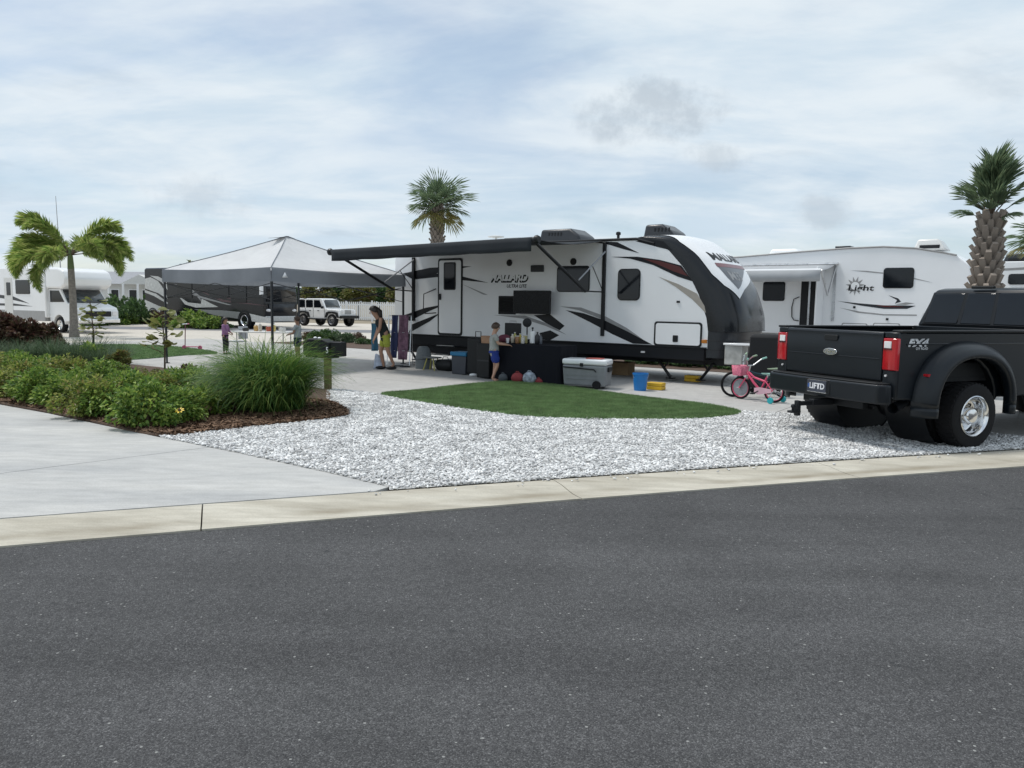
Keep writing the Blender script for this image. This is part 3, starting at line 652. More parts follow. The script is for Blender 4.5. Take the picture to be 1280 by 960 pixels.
# windows, vents, doors
window(TR, 697.5, 333.5, 736.5, 364, .07, tr); window(TR, 773.5, 337, 799.5, 374.5, .09, tr)
dr = panel('entry_door', TR, 549, 324.5, 577, 417.5, .08, M_black, tr, .018, grow=.035)
panel('door_skin', TR, 549.5, 325.5, 576.5, 416.5, .06, M_white, dr, .024, -.012)
f = panel('door_window', TR, 556, 328.5, 570, 362, .05, M_black, dr, .034, -.02, grow=.012); 
panel('door_pane', TR, 557, 329.5, 569, 361, .04, M_glass, dr, .039, -.02)
h = TR.hit(551, 371); ob('door_latch', MB().box((h[0], -.045, h[2]), (.07, .05, .17)), M_black, dr, bevel=.012)
ga = [TR.hit(*z3(*p)) for p in ((500, 552), (455, 575), (453, 640), (460, 658), (500, 655))]
ob('grab_handle', MB().tube([(p[0], -.03 if i in (0, 4) else -.10, p[2]) for i, p in enumerate(ga)], .014, 8), M_black, tr)
panel('vent', TR, 664, 331.5, 680, 340, .02, M_dgrey, tr, .03, bevel=.006)
for q in ((637, 328.5), (717, 327)):
    h = TR.hit(*q); ob('speaker', MB().lathe([(.075, -.03), (.085, -.022), (.085, .002)], (h[0], 0, h[2]), 'y', 20), M_plast, tr)
fv = panel('fridge_vent', TR, 623.5, 370, 645, 393, .02, M_plast, tr, .02, bevel=.004)
a, b = TR.hit(624.5, 372), TR.hit(644, 391)
for k in range(9):
    z = a[2] - (a[2] - b[2]) * (k + .5) / 9; ob('louvre', MB().box(((a[0] + b[0]) / 2, -.028, z), (b[0] - a[0], .02, .022), mtx=Matrix.Rotation(R(30), 4, 'X')), M_plast, fv, smooth=None)
# television on a swing bracket
a, b = TR.hit(642.5, 363, -.22), TR.hit(688, 393, -.22)
tv = ob('television', MB().prism(rrect(a[0], b[2], b[0], a[2], .015), -.25, -.20), M_black, tr, bevel=.006)
ob('screen', MB().prism(rrect(a[0] + .03, b[2] + .03, b[0] - .03, a[2] - .03, .005), -.254, -.251), mat('screen', (.004, .006, .009), .25, spec=.2), tv, smooth=None)
ob('bracket', MB().box(((a[0] + b[0]) / 2, -.10, (a[2] + b[2]) / 2), (.12, .20, .12)), M_black, tv)
sd = panel('storage_door', TR, 818.5, 403, 877, 432.5, .07, M_black, tr, .02, grow=.012)
panel('door_skin', TR, 820, 404.5, 875.5, 431, .055, M_white, sd, .026, -.015)
panel('latch', TR, 841.5, 419, 848, 427.5, .02, M_black, sd, .04, -.02, bevel=.006)
panel('marker_light', TR, 877.5, 424.5, 884, 429, .01, M_amber, tr, .03, bevel=.004); panel('clearance_light', TR, 846, 376, 850, 378.5, .005, M_black, tr, .02)
for p in ((708.5, 435), (803, 440)):
    h = TR.hit(*p); ob('skirt_reflector', MB().box((h[0], .024, h[2]), (.10, .02, .04)), M_clear, tr, bevel=.005)
for k in (0, 1):
    z = .56 - .22 * k; yy = -.12 - .24 * k; st = ob('step', MB().box((-7.3, yy, z), (.66, .24, .03)), M_dgrey, tr, bevel=.006)
    ob('step_edge', MB().box((-7.3, yy - .118, z + .017), (.60, .02, .008)), M_alu, st, smooth=None)
# awning
aw = []
xl, xr_ = -8.64, -2.60
RL, RR = np.array([xl - .10, -3.0, 2.96]), np.array([xr_ + .10, -3.12, 3.05])
fab = ob('awning_fabric', MB().grid(lambda u, v: (xl + .05 + (xr_ - xl - .10) * u, -.02 + (-3.0 - .10 * u) * v, 3.26 + (2.99 + .09 * u - 3.26) * v - .10 * math.sin(math.pi * v) * (0.8 + .2 * math.cos(6.28 * u))), 13, 13), M_awn, tr, smooth=60, thick=.006)
roll = ob('awning_roller', MB().tube([RL, RR], .058, 14), M_dgrey, tr)
for p, d in ((RL, -1), (RR, 1)): ob('roller_cap', MB().lathe([(.085, -.04), (.09, 0), (.07, .045)], tuple(p), 'x', 16), M_black, roll)
ob('awning_valance', MB().grid(lambda u, v: (xl + .0 + (xr_ - xl) * u, -3.06 - .12 * u + .012 * math.sin(30 * u) * v, 3.00 + .09 * u - v * .27 - .012 * abs(math.sin(17 * u)) * v), 50, 4), M_awn, tr, smooth=60, thick=.006)
def at_x(px, py, x): return TR.hitx(px, py, x)
for x, ro, e, rl, s0, s1, rail in ((xl, (437, 325), (491.5, 362), (519, 364), (479.5, 353), (519.5, 325), ((518, 322), (518, 401))), (xr_, (668, 302), (731.5, 364), (756, 365), (722, 350), (758, 315), ((758, 303), (757, 420)))):
    a0, a1 = TR.hit(*rail[0]), TR.hit(*rail[1])
    ob('awning_rail', MB().box((x, -.035, (a0[2] + a1[2]) / 2), (.085, .06, a0[2] - a1[2])), M_black, tr, bevel=.008)
    P = at_x(*ro, x); Pe = at_x(*e, x); P[0] = Pe[0] = x
    top = RL if x == xl else RR
    ob('awning_arm', MB().tube([(x, top[1] + .04, top[2] - .03), Pe], .036, 8), M_black, tr)
    ob('awning_link', MB().tube([Pe, (x, -.05, at_x(*rl, x)[2])], .016, 8), M_black, tr)
    q0 = at_x(*s0, x); ob('gas_strut', MB().tube([(x + .03, q0[1], q0[2]), (x + .03, -.06, at_x(*s1, x)[2])], [.016, .020], 8), mat('strut_grey', (.30, .31, .33), .5), tr)
    ob('awning_brace', MB().tube([((x - .02), q0[1] * .45, (q0[2] + at_x(*s1, x)[2]) / 2), (x - .02, -.06, Pe[2] + .05)], .011, 6), M_black, tr)
# roof gear
def ac_unit(x0, x1, h, m_):
    P = []; xm = (x0 + x1) / 2
    b = MB(); b.add([(x0, .75, 3.34), (x1, .75, 3.34), (x1, 1.69, 3.34), (x0, 1.69, 3.34), (x0 + .03, .82, 3.34 + h), (x1 - .32, .80, 3.34 + h), (x1 - .32, 1.64, 3.34 + h), (x0 + .03, 1.62, 3.34 + h), (x1 - .04, .80, 3.34 + h * .45), (x1 - .04, 1.64, 3.34 + h * .45)],
          [(0, 3, 2, 1), (0, 1, 8, 5, 4), (1, 2, 9, 8), (2, 3, 7, 6, 9), (3, 0, 4, 7), (4, 5, 6, 7), (5, 8, 9, 6)])
    a = ob('air_conditioner', b, m_, tr, bevel=.06, seg=3)
    s = MB()
    for k in range(5): s.box((x0 + .30 + .09 * k, .79, 3.34 + h * .5), (.04, .012, h * .45))
    ob('grille', s, M_black, a, smooth=None)
xa, xb = TR.hit(674, 300, .78)[0], TR.hit(725, 300, .78)[0]; ac_unit(xa, xb, .34, M_dgrey)
xa, xb = TR.hit(804, 293, .78)[0], TR.hit(842, 293, .78)[0]; ac_unit(xa, xb, .34, M_dgrey)
h = TR.hit(647, 298, 1.0); ob('roof_vent', MB().prism(rrect(h[0] - .32, 3.33, h[0] + .32, 3.50, .06), .75, 1.3), M_dgrey, tr, bevel=.03)
h = TR.hit(620, 297, 1.3); ob('roof_antenna', MB().tube([(h[0], 1.3, 3.33), (h[0], 1.3, 3.56)], .025).lathe([(.05, 3.56), (.23, 3.59), (.23, 3.61), (.05, 3.645)], (h[0], 1.3, 0)), M_offw, tr)
h = TR.hit(773, 292, .9); ob('plumbing_vent', MB().lathe([(.035, 3.33), (.035, 3.47), (.06, 3.47), (.06, 3.53), (.03, 3.55)], (h[0], .9, 0), n=12), M_black, tr)
h = TR.hit(905, 305, 1.22); 
# tongue, jacks and the box carried on the tongue
m = MB()
for s in (-1, 1): m.tube([(.3, 1.22 + s * .85, .50), (2.15, 1.22, .50)], .05, 6)
ob('tongue_frame', m, M_black, tr)
ob('tongue_jack', MB().tube([(1.55, 1.22, .10), (1.55, 1.22, .85)], .035).lathe([(.14, .02), (.14, .05), (.05, .07), (.05, .12)], (1.55, 1.22, 0), n=14).box((1.55, 1.22, .93), (.14, .16, .22)), M_black, tr)
bxc = TR.hit(918, 443, .10); zt_, zb_ = TR.hit(918, 431.5, .05)[2], TR.hit(918, 456, .05)[2]
bx_ = ob('tongue_box', MB().box((bxc[0] + .02, .16, (zt_ + zb_) / 2), (.40, .38, zt_ - zb_)), mat('hazy_plastic', (.42, .42, .40), .45, var=.35, vscale=5), tr, bevel=.02)
ob('box_lid', MB().box((bxc[0] + .10, .22, zt_ + .02), (.62, .54, .045)), M_white, bx_, bevel=.012)
for px, py, ln in ((838, 474, .30), (876, 470, -.28), (520, 440, .3)):
    h = TR.hit(px, py, .45); m = MB().tube([(h[0], .45, .09), (h[0] - ln, .45, .46)], .035, 6).tube([(h[0] - ln * .2, .45, .46), (h[0] - ln * .55, .45, .30)], .018, 6).box((h[0], .45, .07), (.18, .16, .03))
    ob('stabiliser_jack', m, M_black, tr)
ob('tail_light', MB().box((X0 - .03, .35, 1.25), (.04, .30, .12)), M_redl, tr, bevel=.01)
ob('rear_window', MB().prism(rrect(.7, 1.7, 1.8, 2.4, .08), X0 - .045, X0 - .02, ax='x'), M_glass, tr)
ob('rear_ladder', MB().tube([(X0 - .14, 1.95, .9), (X0 - .14, 1.95, 3.4), (X0 + .2, 1.95, 3.45)], .016).tube([(X0 - .14, 2.25, .9), (X0 - .14, 2.25, 3.4), (X0 + .2, 2.25, 3.45)], .016).tube([(X0 - .14, 1.95, 1.3), (X0 - .14, 2.25, 1.3)], .013).tube([(X0 - .14, 1.95, 1.8), (X0 - .14, 2.25, 1.8)], .013).tube([(X0 - .14, 1.95, 2.3), (X0 - .14, 2.25, 2.3)], .013).tube([(X0 - .14, 1.95, 2.8), (X0 - .14, 2.25, 2.8)], .013), M_black, tr)

# ------------------------------------------------------------------ pickup truck
struct(sheet('truck_pad', [G(946, 511)[:2], G(1000, 517.5)[:2], G(1160, 534)[:2], G(1290, 546)[:2], (10.5, 11.4), (30, 10), (34, 24), (9, 19)], -.006, M_pad))
PK = Frame((4.291, 10.331, 0), R(90) - 1.1643)
pk = thing('pickup_truck', 'matte black dual-rear-wheel pickup truck with red tail lights', 'pickup truck', tuple(PK.o), PK.ang)
WX, WZ, WR = 1.18, .42, .42
BT = 1.47
def bedside(s):
    o = [(.02, .64), (.02, BT), (2.70, BT), (2.70, .62), (WX + .70, .62)]
    for k in range(0, 13):
        a = math.pi * k / 12; o.append((WX + .66 * math.cos(a), .56 + .60 * math.sin(a)))
    o += [(WX - .70, .62)]
    m = MB().prism(o, s * .93, s * 1.0)
    return ob('bed_side', m, M_truck, pk, smooth=30, bevel=.022)
for s in (-1, 1):
    bs = bedside(s)
    ob('bed_rail', MB().box((1.36, s * .95, BT + .012), (2.66, .15, .03)), M_plast, bs, bevel=.01)
    ob('body_crease', MB().tube([(.14, s * 1.001, 1.325), (2.70, s * 1.001, 1.325)], .010, 6), M_truck, bs)
    # wide fender over the dual wheels
    def flare(u, v):
        # u along the arch, v across from the bed side to the inner lip
        a = math.pi * (1 - u); ex = 1.0
        prof_r = [.87, .857, .822, .767, .715, .672, .652, .652]; prof_y = [.995, 1.045, 1.12, 1.185, 1.215, 1.215, 1.19, 1.10]
        t = v * (len(prof_r) - 1); i = min(int(t), len(prof_r) - 2); f = t - i
        r = prof_r[i] + (prof_r[i + 1] - prof_r[i]) * f; y = prof_y[i] + (prof_y[i + 1] - prof_y[i]) * f
        ca, sa = math.cos(a), math.sin(a)
        x = WX + r * 1.03 * math.copysign(abs(ca) ** .86, ca); z = .54 + r * .94 * abs(sa) ** .9
        return (x, s * y, z)
    fl = ob('fender', MB().grid(flare, 41, 22), M_plast if 0 else M_truck, pk, smooth=60, thick=.012)
    for sx in (-1, 1):
        m = MB().grid(lambda u, v: (lambda q: (q[0], q[1], .54 - .12 * v + (0 if v < 1 else 0)))(flare(0 if sx < 0 else 1, u)), 22, 4)
        ob('fender_foot', m, M_truck, fl, smooth=60, thick=.012)
    ob('side_marker', MB().prism(rrect(WX - .80, .93, WX - .70, .965, .015), s * 1.065, s * 1.125), M_redl, fl)
    ob('wheel_well', MB().lathe([(.63, s * .40), (.63, s * .98)], (WX, 0, .56), 'y', 28, caps=False), M_black, pk, smooth=60)
    ob('well_wall', MB().lathe([(.01, s * .42), (.63, s * .42)], (WX, 0, .56), 'y', 28, caps=False), M_black, pk)
    # tail light: red lens with a clear reversing lamp
    P = [(-.018, s * .80), (-.022, s * .94), (.012, s * 1.002), (.035, s * 1.006), (.035, s * .97), (.03, s * .80)]
    tl = ob('tail_light', MB().prism(P, 1.0, 1.395, ax='z'), M_redl, pk, bevel=.012)
    ob('reversing_lamp', MB().box((-.024, s * .872, 1.315), (.012, .10, .085)), M_clear, tl, bevel=.004)
    ob('lens_divider', MB().box((-.022, s * .872, 1.262), (.012, .125, .010)), M_black, tl, smooth=None)
    ob('corner_post', MB().prism([(.0, s * .80), (-.008, s * .93), (.03, s * .995), (.13, s * 1.0), (.13, s * .80)], .66, 1.0, ax='z'), M_truck, pk, bevel=.012)
    ob('corner_cap', MB().prism([(.0, s * .80), (-.008, s * .93), (.03, s * .995), (.13, s * 1.0), (.13, s * .80)], 1.397, BT, ax='z'), M_truck, pk, bevel=.012)
# tailgate
tg = ob('tailgate', MB().add([(x, y, z) for y in (-.79, .79) for x, z in ((.06, .86), (-.005, .86), (-.012, 1.10), (-.012, 1.16), (-.02, 1.345), (-.012, 1.375), (-.016, 1.44), (.0, 1.468), (.06, 1.468))],
     [tuple(range(9)), tuple(range(9, 18))[::-1]] + [(i, i + 9, (i + 1) % 9 + 9, (i + 1) % 9) for i in range(9)]), M_truck, pk, smooth=25, bevel=.008)
ob('gate_handle', MB().prism(rrect(-.11, 1.325, .11, 1.40, .02), -.034, -.012, ax='x'), M_plast, tg, bevel=.006)
ob('gate_crease', MB().tube([(-.014, -.76, 1.13), (-.014, .76, 1.13)], .006, 6), M_truck, tg)
e = [(.115 * math.cos(2 * math.pi * k / 32), 1.175 + .047 * math.sin(2 * math.pi * k / 32)) for k in range(32)]
ei = [(.100 * math.cos(2 * math.pi * k / 32), 1.175 + .035 * math.sin(2 * math.pi * k / 32)) for k in range(32)]
em = ob('oval_badge', MB().prism(e, -.036, -.012, ax='x'), M_chrome, tg, bevel=.005)
ob('badge_face', MB().prism(ei, -.040, -.036, ax='x'), mat('badge_face', (.30, .32, .34), .25, metal=.6), em)
me = text_mesh('Ford', .075, 0, .35, .003)
for v in me.vertices: v.co = (-.042, -v.co.x * 1.1, 1.177 + v.co.y * .9)
ob('badge_script', me, M_chrome, em, fix=False)
ob('bed_floor', MB().box((1.36, 0, .86), (2.6, 1.86, .05)), M_plast, pk, smooth=None)
ob('bed_front', MB().box((2.68, 0, 1.16), (.05, 1.86, .60)), M_truck, pk, smooth=None)
for s in (-1, 1): ob('bed_tub', MB().box((1.36, s * .84, .98), (1.5, .18, .22)), M_plast, pk, bevel=.02)
# bumper with step pad and plate
bp_ = [(-.03, -.99), (-.10, -.985), (-.19, -.90), (-.225, -.55), (-.235, 0), (-.225, .55), (-.19, .90), (-.10, .985), (-.03, .99)]
bu = ob('rear_bumper', MB().prism(bp_, .58, .825, ax='z', taper=[(x - .012, y) for x, y in bp_]), M_truck, pk, bevel=.025, seg=3)
ob('step_pad', MB().prism([(x * .96, y * .96) for x, y in bp_], .826, .845, ax='z'), M_plast, bu, bevel=.008)
ob('plate_recess', MB().box((-.232, -.02, .715), (.03, .42, .20)), M_black, bu, bevel=.01)
pl = ob('license_plate', MB().prism(rrect(-.175, .640, .135, .795, .012), -.262, -.254, ax='x'), mat('plate', (.05, .055, .075), .4), bu)
ob('plate_frame', MB().prism(rrect(-.182, .633, .142, .802, .014), -.2535, -.248, ax='x'), M_chrome, pl)
me = text_mesh('LIFTD', .105, 0, 0, .004)
for v in me.vertices: v.co = (-.2645, -.02 - v.co.x * .95 - .012, .716 + v.co.y)
ob('plate_characters', me, mat('plate_white', (.72, .72, .74), .5), pl, fix=False)
ob('plate_sticker', MB().box((-.2635, .105, .72), (.002, .035, .05)), mat('plate_blue', (.05, .12, .35), .5), pl, smooth=None)
for s in (-1, 1): ob('corner_post_bolt', MB().lathe([(.014, -.022), (.014, -.0)], (0, s * .86, .93), 'x', 10), M_clear, bu)  # small pale bolt head on each corner post, not a light
# hitch, axle, frame, exhaust
ob('hitch_receiver', MB().box((-.14, 0, .50), (.36, .085, .085)).box((.1, 0, .50), (.1, 1.0, .09)), M_black, pk, bevel=.008)
ob('ball_mount', MB().box((-.42, 0, .49), (.26, .055, .055)).box((-.545, 0, .43), (.05, .07, .20)).box((-.60, .0, .385), (.16, .08, .03)).lathe([(.018, .40), (.018, .43), (.03, .45), (.026, .475), (.005, .487)], (-.62, 0, 0), n=14), M_black, pk, bevel=.005)
for s in (-1, 1): ob('frame_rail', MB().box((3.1, s * .42, .66), (6.1, .08, .18)), M_black, pk, smooth=None)
ob('rear_axle', MB().tube([(WX, -1.0, WZ), (WX, 1.0, WZ)], .065, 12), M_black, pk)
ob('differential', MB().sphere((WX - .03, -.05, WZ), (.22, .19, .20), 16, 10), M_black, pk, smooth=60)
for s in (-1, 1): ob('leaf_spring', MB().tube([(WX - .62, s * .50, .56), (WX - .2, s * .50, .40), (WX, s * .50, .36), (WX + .2, s * .50, .40), (WX + .7, s * .50, .58)], .035, 6), M_black, pk)
for s in (-1, 1): ob('shock', MB().tube([(WX + .1, s * .40, .30), (WX - .25, s * .30, .80)], .03, 8), M_steel, pk)
ob('exhaust_pipe', MB().tube([(2.6, -.62, .60), (1.0, -.62, .66), (.55, -.70, .56), (.22, -.80, .50)], [.05, .05, .055, .065], 14, caps=False), M_dgrey, pk, smooth=60)
ob('spare_tyre', MB().lathe([(.20, .50), (.38, .50), (.40, .56), (.40, .66), (.38, .72), (.20, .72)], (.58, .1, 0), 'z', 24), M_rubber, pk)
# dual rear wheels and front wheels
def dually(y, s, outer):
    t = ob('wheel', MB().lathe([(.255, -.115), (.375, -.128), (.402, -.115), (.418, -.07), (.42, 0), (.418, .07), (.402, .115), (.375, .128), (.255, .115)], (0, 0, 0), 'y', 40, caps=False), M_rubber, pk, smooth=40, loc=(WX, y, WZ))
    tr_ = MB()
    for k in range(40):
        a = 2 * math.pi * k / 40
        for q in (-1, 1): tr_.box((.415 * math.cos(a + q * .04), q * .058, .415 * math.sin(a + q * .04)), (.035, .085, .016), mtx=Matrix.Rotation(-a + R(90), 4, 'Y'))
    ob('tread', tr_, M_rubber, t, smooth=None)['kind'] = 'stuff'
    if outer:
        o = s * 1
        ob('rim', MB().lathe([(.262, o * .112), (.262, o * .126), (.250, o * .132), (.236, o * .120), (.226, o * .06), (.218, -o * .03), (.200, -o * .042), (.120, -o * .035), (.112, -o * .02), (.105, o * .075), (.085, o * .10), (.04, o * .108), (.002, o * .11)], (0, 0, 0), 'y', 40, caps=False), M_chrome, t, smooth=40)
        hm = M_black
        for k in range(8):
            a = 2 * math.pi * k / 8; ob('hand_hole', MB().lathe([(.024, -o * .044), (.024, -o * .028)], (.165 * math.sin(a), 0, .165 * math.cos(a)), 'y', 12), hm, t)
        for k in range(8):
            a = 2 * math.pi * (k + .5) / 8; ob('lug_nut', MB().lathe([(.012, -o * .03), (.012, o * .005), (.006, o * .012)], (.13 * math.sin(a), 0, .13 * math.cos(a)), 'y', 6), M_chrome, t)
    else:
        ob('rim', MB().lathe([(.255, -s * .10), (.20, -s * .10), (.02, -s * .09)], (0, 0, 0), 'y', 30, caps=False), M_steel, t)
for s in (-1, 1): dually(s * 1.075, s, True); dually(s * .775, s, False)
for s in (-1, 1):
    wheel(pk, WX + 4.38, s * .90, WZ, WR, .26, M_chrome, s, 36, .56)
    ob('front_flare', MB().grid(lambda u, v: (WX + 4.38 + (.50 + .10 * (1 - v)) * math.cos(math.pi * (1 - u)), s * (1.0 + .06 * v), .52 + (.50 + .10 * (1 - v)) * math.sin(math.pi * (1 - u))), 25, 4), M_truck, pk, smooth=60, thick=.02)
ob('front_axle', MB().tube([(WX + 4.38, -.9, WZ), (WX + 4.38, .9, WZ)], .06, 10), M_black, pk)
pk.scale = (1, 1.04, 1)
# badge on the bed side
for s in (-1,):
    side_text('side_badge', 'FX4', pk, .335, -1.006, 1.345, .36, .10, mat('badge_silver', (.62, .63, .65), .35, metal=.3, var=.5, vscale=40), .25, .05)
    side_text('side_badge', 'OFF ROAD', pk, .40, -1.006, 1.272, .21, .032, bpy.data.materials['badge_silver'], .0, .02)
# cab
CX = 2.75; R_ = 2.09
lower = [(CX, .62), (CX, 1.47), (CX + .02, 1.52), (6.05, 1.50), (6.30, 1.42), (6.38, .70), (6.2, .58)]
lw = [(CX, .62), (CX, 1.50), (5.20, 1.50), (6.72, 1.40), (6.82, 1.22), (6.82, .62), (WX + 4.38 + .52, .62)] + [(WX + 4.38 + .50 * math.cos(math.pi * k / 10), .56 + .50 * math.sin(math.pi * k / 10)) for k in range(11)] + [(WX + 4.38 - .52, .62)]
cb = ob('cab_body', MB().prism(lw, -.99, .99), M_truck, pk, smooth=30, bevel=.05, seg=3)
gh = [(CX + .02, 1.49), (CX + .16, R_ - .03), (CX + .32, R_), (4.55, R_ + .01), (5.35, 1.49)]
v0 = [(x, -.95 if z < 1.6 else -.77, z) for x, z in gh] + [(x, .95 if z < 1.6 else .77, z) for x, z in gh]
ob('cab_roof', MB().add(v0, [tuple(range(5)), tuple(range(5, 10))[::-1]] + [(i, i + 5, (i + 1) % 5 + 5, (i + 1) % 5) for i in range(5)]), M_truck, pk, smooth=30, bevel=.045, seg=3)
def rw(y0, y1, zz0=1.545, zz1=2.01, e=.0):
    def xx(z): return CX + .02 + (z - 1.49) / (R_ - .03 - 1.49) * .14
    sh = lambda y, z: y * (1 - (z - 1.545) * .20)
    P = [(sh(y0, zz0), zz0), (sh(y1, zz0), zz0), (sh(y1, zz1), zz1), (sh(y0, zz1), zz1)]
    return MB().add([(xx(z) - .012 - e, y, z) for y, z in P] + [(xx(z) + .02, y, z) for y, z in P], [(0, 1, 2, 3), (7, 6, 5, 4)] + [(i, i + 4, (i + 1) % 4 + 4, (i + 1) % 4) for i in range(4)])
wf = ob('rear_window', rw(-.86, .86, 1.525, 2.03), M_black, pk, bevel=.02)
for y0, y1 in ((-.83, -.27), (-.235, .235), (.27, .83)): ob('pane', rw(y0, y1, e=.006), M_glass, wf, bevel=.015)
ob('brake_light', MB().box((CX + .15, 0, R_ + .005), (.05, .34, .04)), M_redl if 0 else M_plast, pk, bevel=.01)
for s in (-1, 1):
    def sw(x0, x1, x2, x3):
        yy = lambda z: s * (.955 - (z - 1.49) * .31)
        P = [(x0, 1.53), (x1, 1.53), (x2, 2.0), (x3, 2.0)]
        return MB().add([(x, yy(z) + s * .012, z) for x, z in P] + [(x, yy(z) - s * .03, z) for x, z in P], [(0, 1, 2, 3), (7, 6, 5, 4)] + [(i, i + 4, (i + 1) % 4 + 4, (i + 1) % 4) for i in range(4)])
    ob('side_window', sw(2.95, 3.86, 3.86, 3.02), M_glass, pk); ob('side_window', sw(3.96, 5.15, 4.52, 3.96), M_glass, pk)
    for xx_ in (2.92, 3.91, 5.10): ob('door_seam', MB().box((xx_, s * .992, 1.08), (.012, .012, .78)), M_black, pk, smooth=None)
    for xx_ in (3.10, 4.12): ob('door_handle', MB().box((xx_, s * 1.0, 1.33), (.20, .035, .05)), M_plast, pk, bevel=.012)
    ob('mirror', MB().tube([(5.0, s * .96, 1.55), (5.0, s * 1.16, 1.58)], .025).box((4.98, s * 1.24, 1.62), (.10, .20, .34)), M_plast, pk, bevel=.02)
    ob('running_board', MB().box((4.1, s * .98, .52), (2.6, .16, .05)), M_plast, pk, bevel=.015)
    ob('headlight', MB().box((6.80, s * .80, 1.12), (.08, .34, .26)), M_clear, pk, bevel=.02)
ob('windshield', MB().add([(5.31, -.86, 1.54), (5.31, .86, 1.54), (4.62, .70, 2.05), (4.62, -.70, 2.05), (5.36, -.86, 1.55), (5.36, .86, 1.55), (4.66, .70, 2.07), (4.66, -.70, 2.07)], [(0, 1, 2, 3), (4, 5, 6, 7), (0, 1, 5, 4), (1, 2, 6, 5), (2, 3, 7, 6), (3, 0, 4, 7)]), M_glass, pk)
ob('grille', MB().box((6.82, 0, 1.10), (.06, 1.20, .42)), M_chrome, pk, bevel=.03); ob('front_bumper', MB().box((6.88, 0, .72), (.18, 1.98, .24)), M_chrome, pk, bevel=.05)

# ------------------------------------------------------------------ second trailer, a fifth wheel
def rv_shell(name, poly, W, parent, m=M_white, bevel=.03): return ob(name, MB().prism(poly, 0, W), m, parent, smooth=30, bevel=bevel)
o = AT(1105, 386, 25.0); FW = Frame((o[0], o[1], 0), R(90) - R(128))
fw = thing('fifth_wheel_trailer', 'tall white fifth-wheel camper with sun burst logo and short awning behind truck', 'fifth wheel trailer', tuple(FW.o), FW.ang)
top = FW.xz([(925, 320.5), (1000, 314), (1060, 309.5), (1105, 307.5), (1145, 309.5), (1178, 314.5)])
dz = [(p[0], p[1]) for p in top]
nose = [(dz[-1][0] + .40, dz[-1][1] - .12), (dz[-1][0] + .75, dz[-1][1] - .42), (dz[-1][0] + .86, 2.6), (dz[-1][0] + .80, 2.02), (dz[-1][0] + .3, 1.92), (dz[-1][0] - .4, 1.62), (dz[-1][0] - .55, .85)]
poly = [(-8.2, .85), (-8.2, dz[0][1] - .12)] + dz + nose
rv_shell('side_wall', poly, 2.45, fw, M_white)
ob('roof_rail', MB().tube([(-8.2, -.01, dz[0][1] - .14)] + [(x, -.01, z - .02) for x, z in dz] + [(nose[0][0], -.01, nose[0][1])], .03, 6), M_grey, fw)
ob('skirt', MB().box((-3.4, 1.22, .72), (9.2, 2.3, .26)), M_grey, fw)
ob('front_storage', MB().box((dz[-1][0] - .25, 1.22, 1.25), (.6, 2.2, .75)), M_dgrey, fw, bevel=.04)
ob('king_pin', MB().box((dz[-1][0] + .3, 1.22, 1.62), (.35, .5, .5)), M_black, fw)
for x in (-4.6, -5.5): wheel(fw, x, .15, .38, .38, .22, M_alu, -1, 24)
for x in (dz[-1][0] - .8,): ob('landing_leg', MB().tube([(x, .3, 0), (x, .3, .9)], .05), M_black, fw)
window(FW, 1105, 335.5, 1141.5, 359.5, .07, fw); window(FW, 954.5, 353, 980.5, 375.5, .06, fw)
d5 = panel('door_opening', FW, 1001, 334, 1023.5, 414, .04, M_black, fw, .02)
a = FW.hit(1026, 374); zt5, zb5 = FW.hit(1010, 335)[2], FW.hit(1010, 414)[2]
od = ob('open_door', MB().box((a[0] + .06, -.38, (zt5 + zb5) / 2), (.05, .76, zt5 - zb5)), M_white, fw, bevel=.015)
ob('open_door_window', MB().prism(rrect(-.60, zt5 - .75, -.28, zt5 - .2, .05), a[0] + .028, a[0] + .034, ax='x'), M_glass, od)
gh5 = [FW.hit(*p) for p in ((1000, 371), (993, 374), (990.5, 384), (990.5, 396), (993, 400), (999, 401))]
ob('grab_handle', MB().tube([(p[0], -.06, p[2]) for p in gh5], .018, 6), M_black, fw)
xa5, xb5 = FW.hit(905, 345)[0], FW.hit(1048, 345)[0]; zt_ = FW.hit(1040, 330)[2]
ob('awning_case', MB().tube([(xa5, -.06, zt_), (xb5, -.06, zt_)], .05, 8), M_alu, fw)
zz5 = zt_ - .22
def aw5(u, v): return (xa5 + .1 + (xb5 - xa5 - 0.2) * u, -.06 - 1.55 * v, zt_ - .02 - .25 * v - .05 * math.sin(math.pi * v))
ob('awning_fabric', MB().grid(aw5, 8, 8), cloth_mat('pale_awning', (.50, .52, .54), .25), fw, thick=.006, smooth=60)
ob('awning_roller', MB().tube([aw5(0, 1), aw5(1, 1)], .05, 10), M_white, fw)
ob('awning_valance', MB().grid(lambda u, v: (lambda p: (p[0], p[1] - .05, p[2] - .36 * v))(aw5(u, 1)), 8, 3), bpy.data.materials['pale_awning'], fw, thick=.005)
p1 = aw5(1, 1); e5 = (xb5 - .1, -.75, zt_ - 1.05)
ob('awning_arm', MB().tube([(p1[0], p1[1], p1[2]), e5], .035, 6), M_alu, fw); ob('awning_arm', MB().tube([e5, (xb5 - .1, -.04, zt_ - .15)], .03, 6), M_alu, fw)
ob('awning_rail', MB().box((xb5 - .1, -.03, zt_ - .95), (.08, .05, 1.9)), M_alu, fw); ob('awning_rail', MB().box((xb5 - .9, -.03, zt_ - 1.2), (.06, .04, 2.3)), M_alu, fw)
y6 = lambda *p: [(930 + x / 3.657, 280 + y / 3.657) for x, y in p]
decal('graphic', FW, y6((425, 352), (520, 362), (640, 372), (720, 372), (785, 374), (745, 388), (640, 388), (540, 374)), M_dgrey, fw)
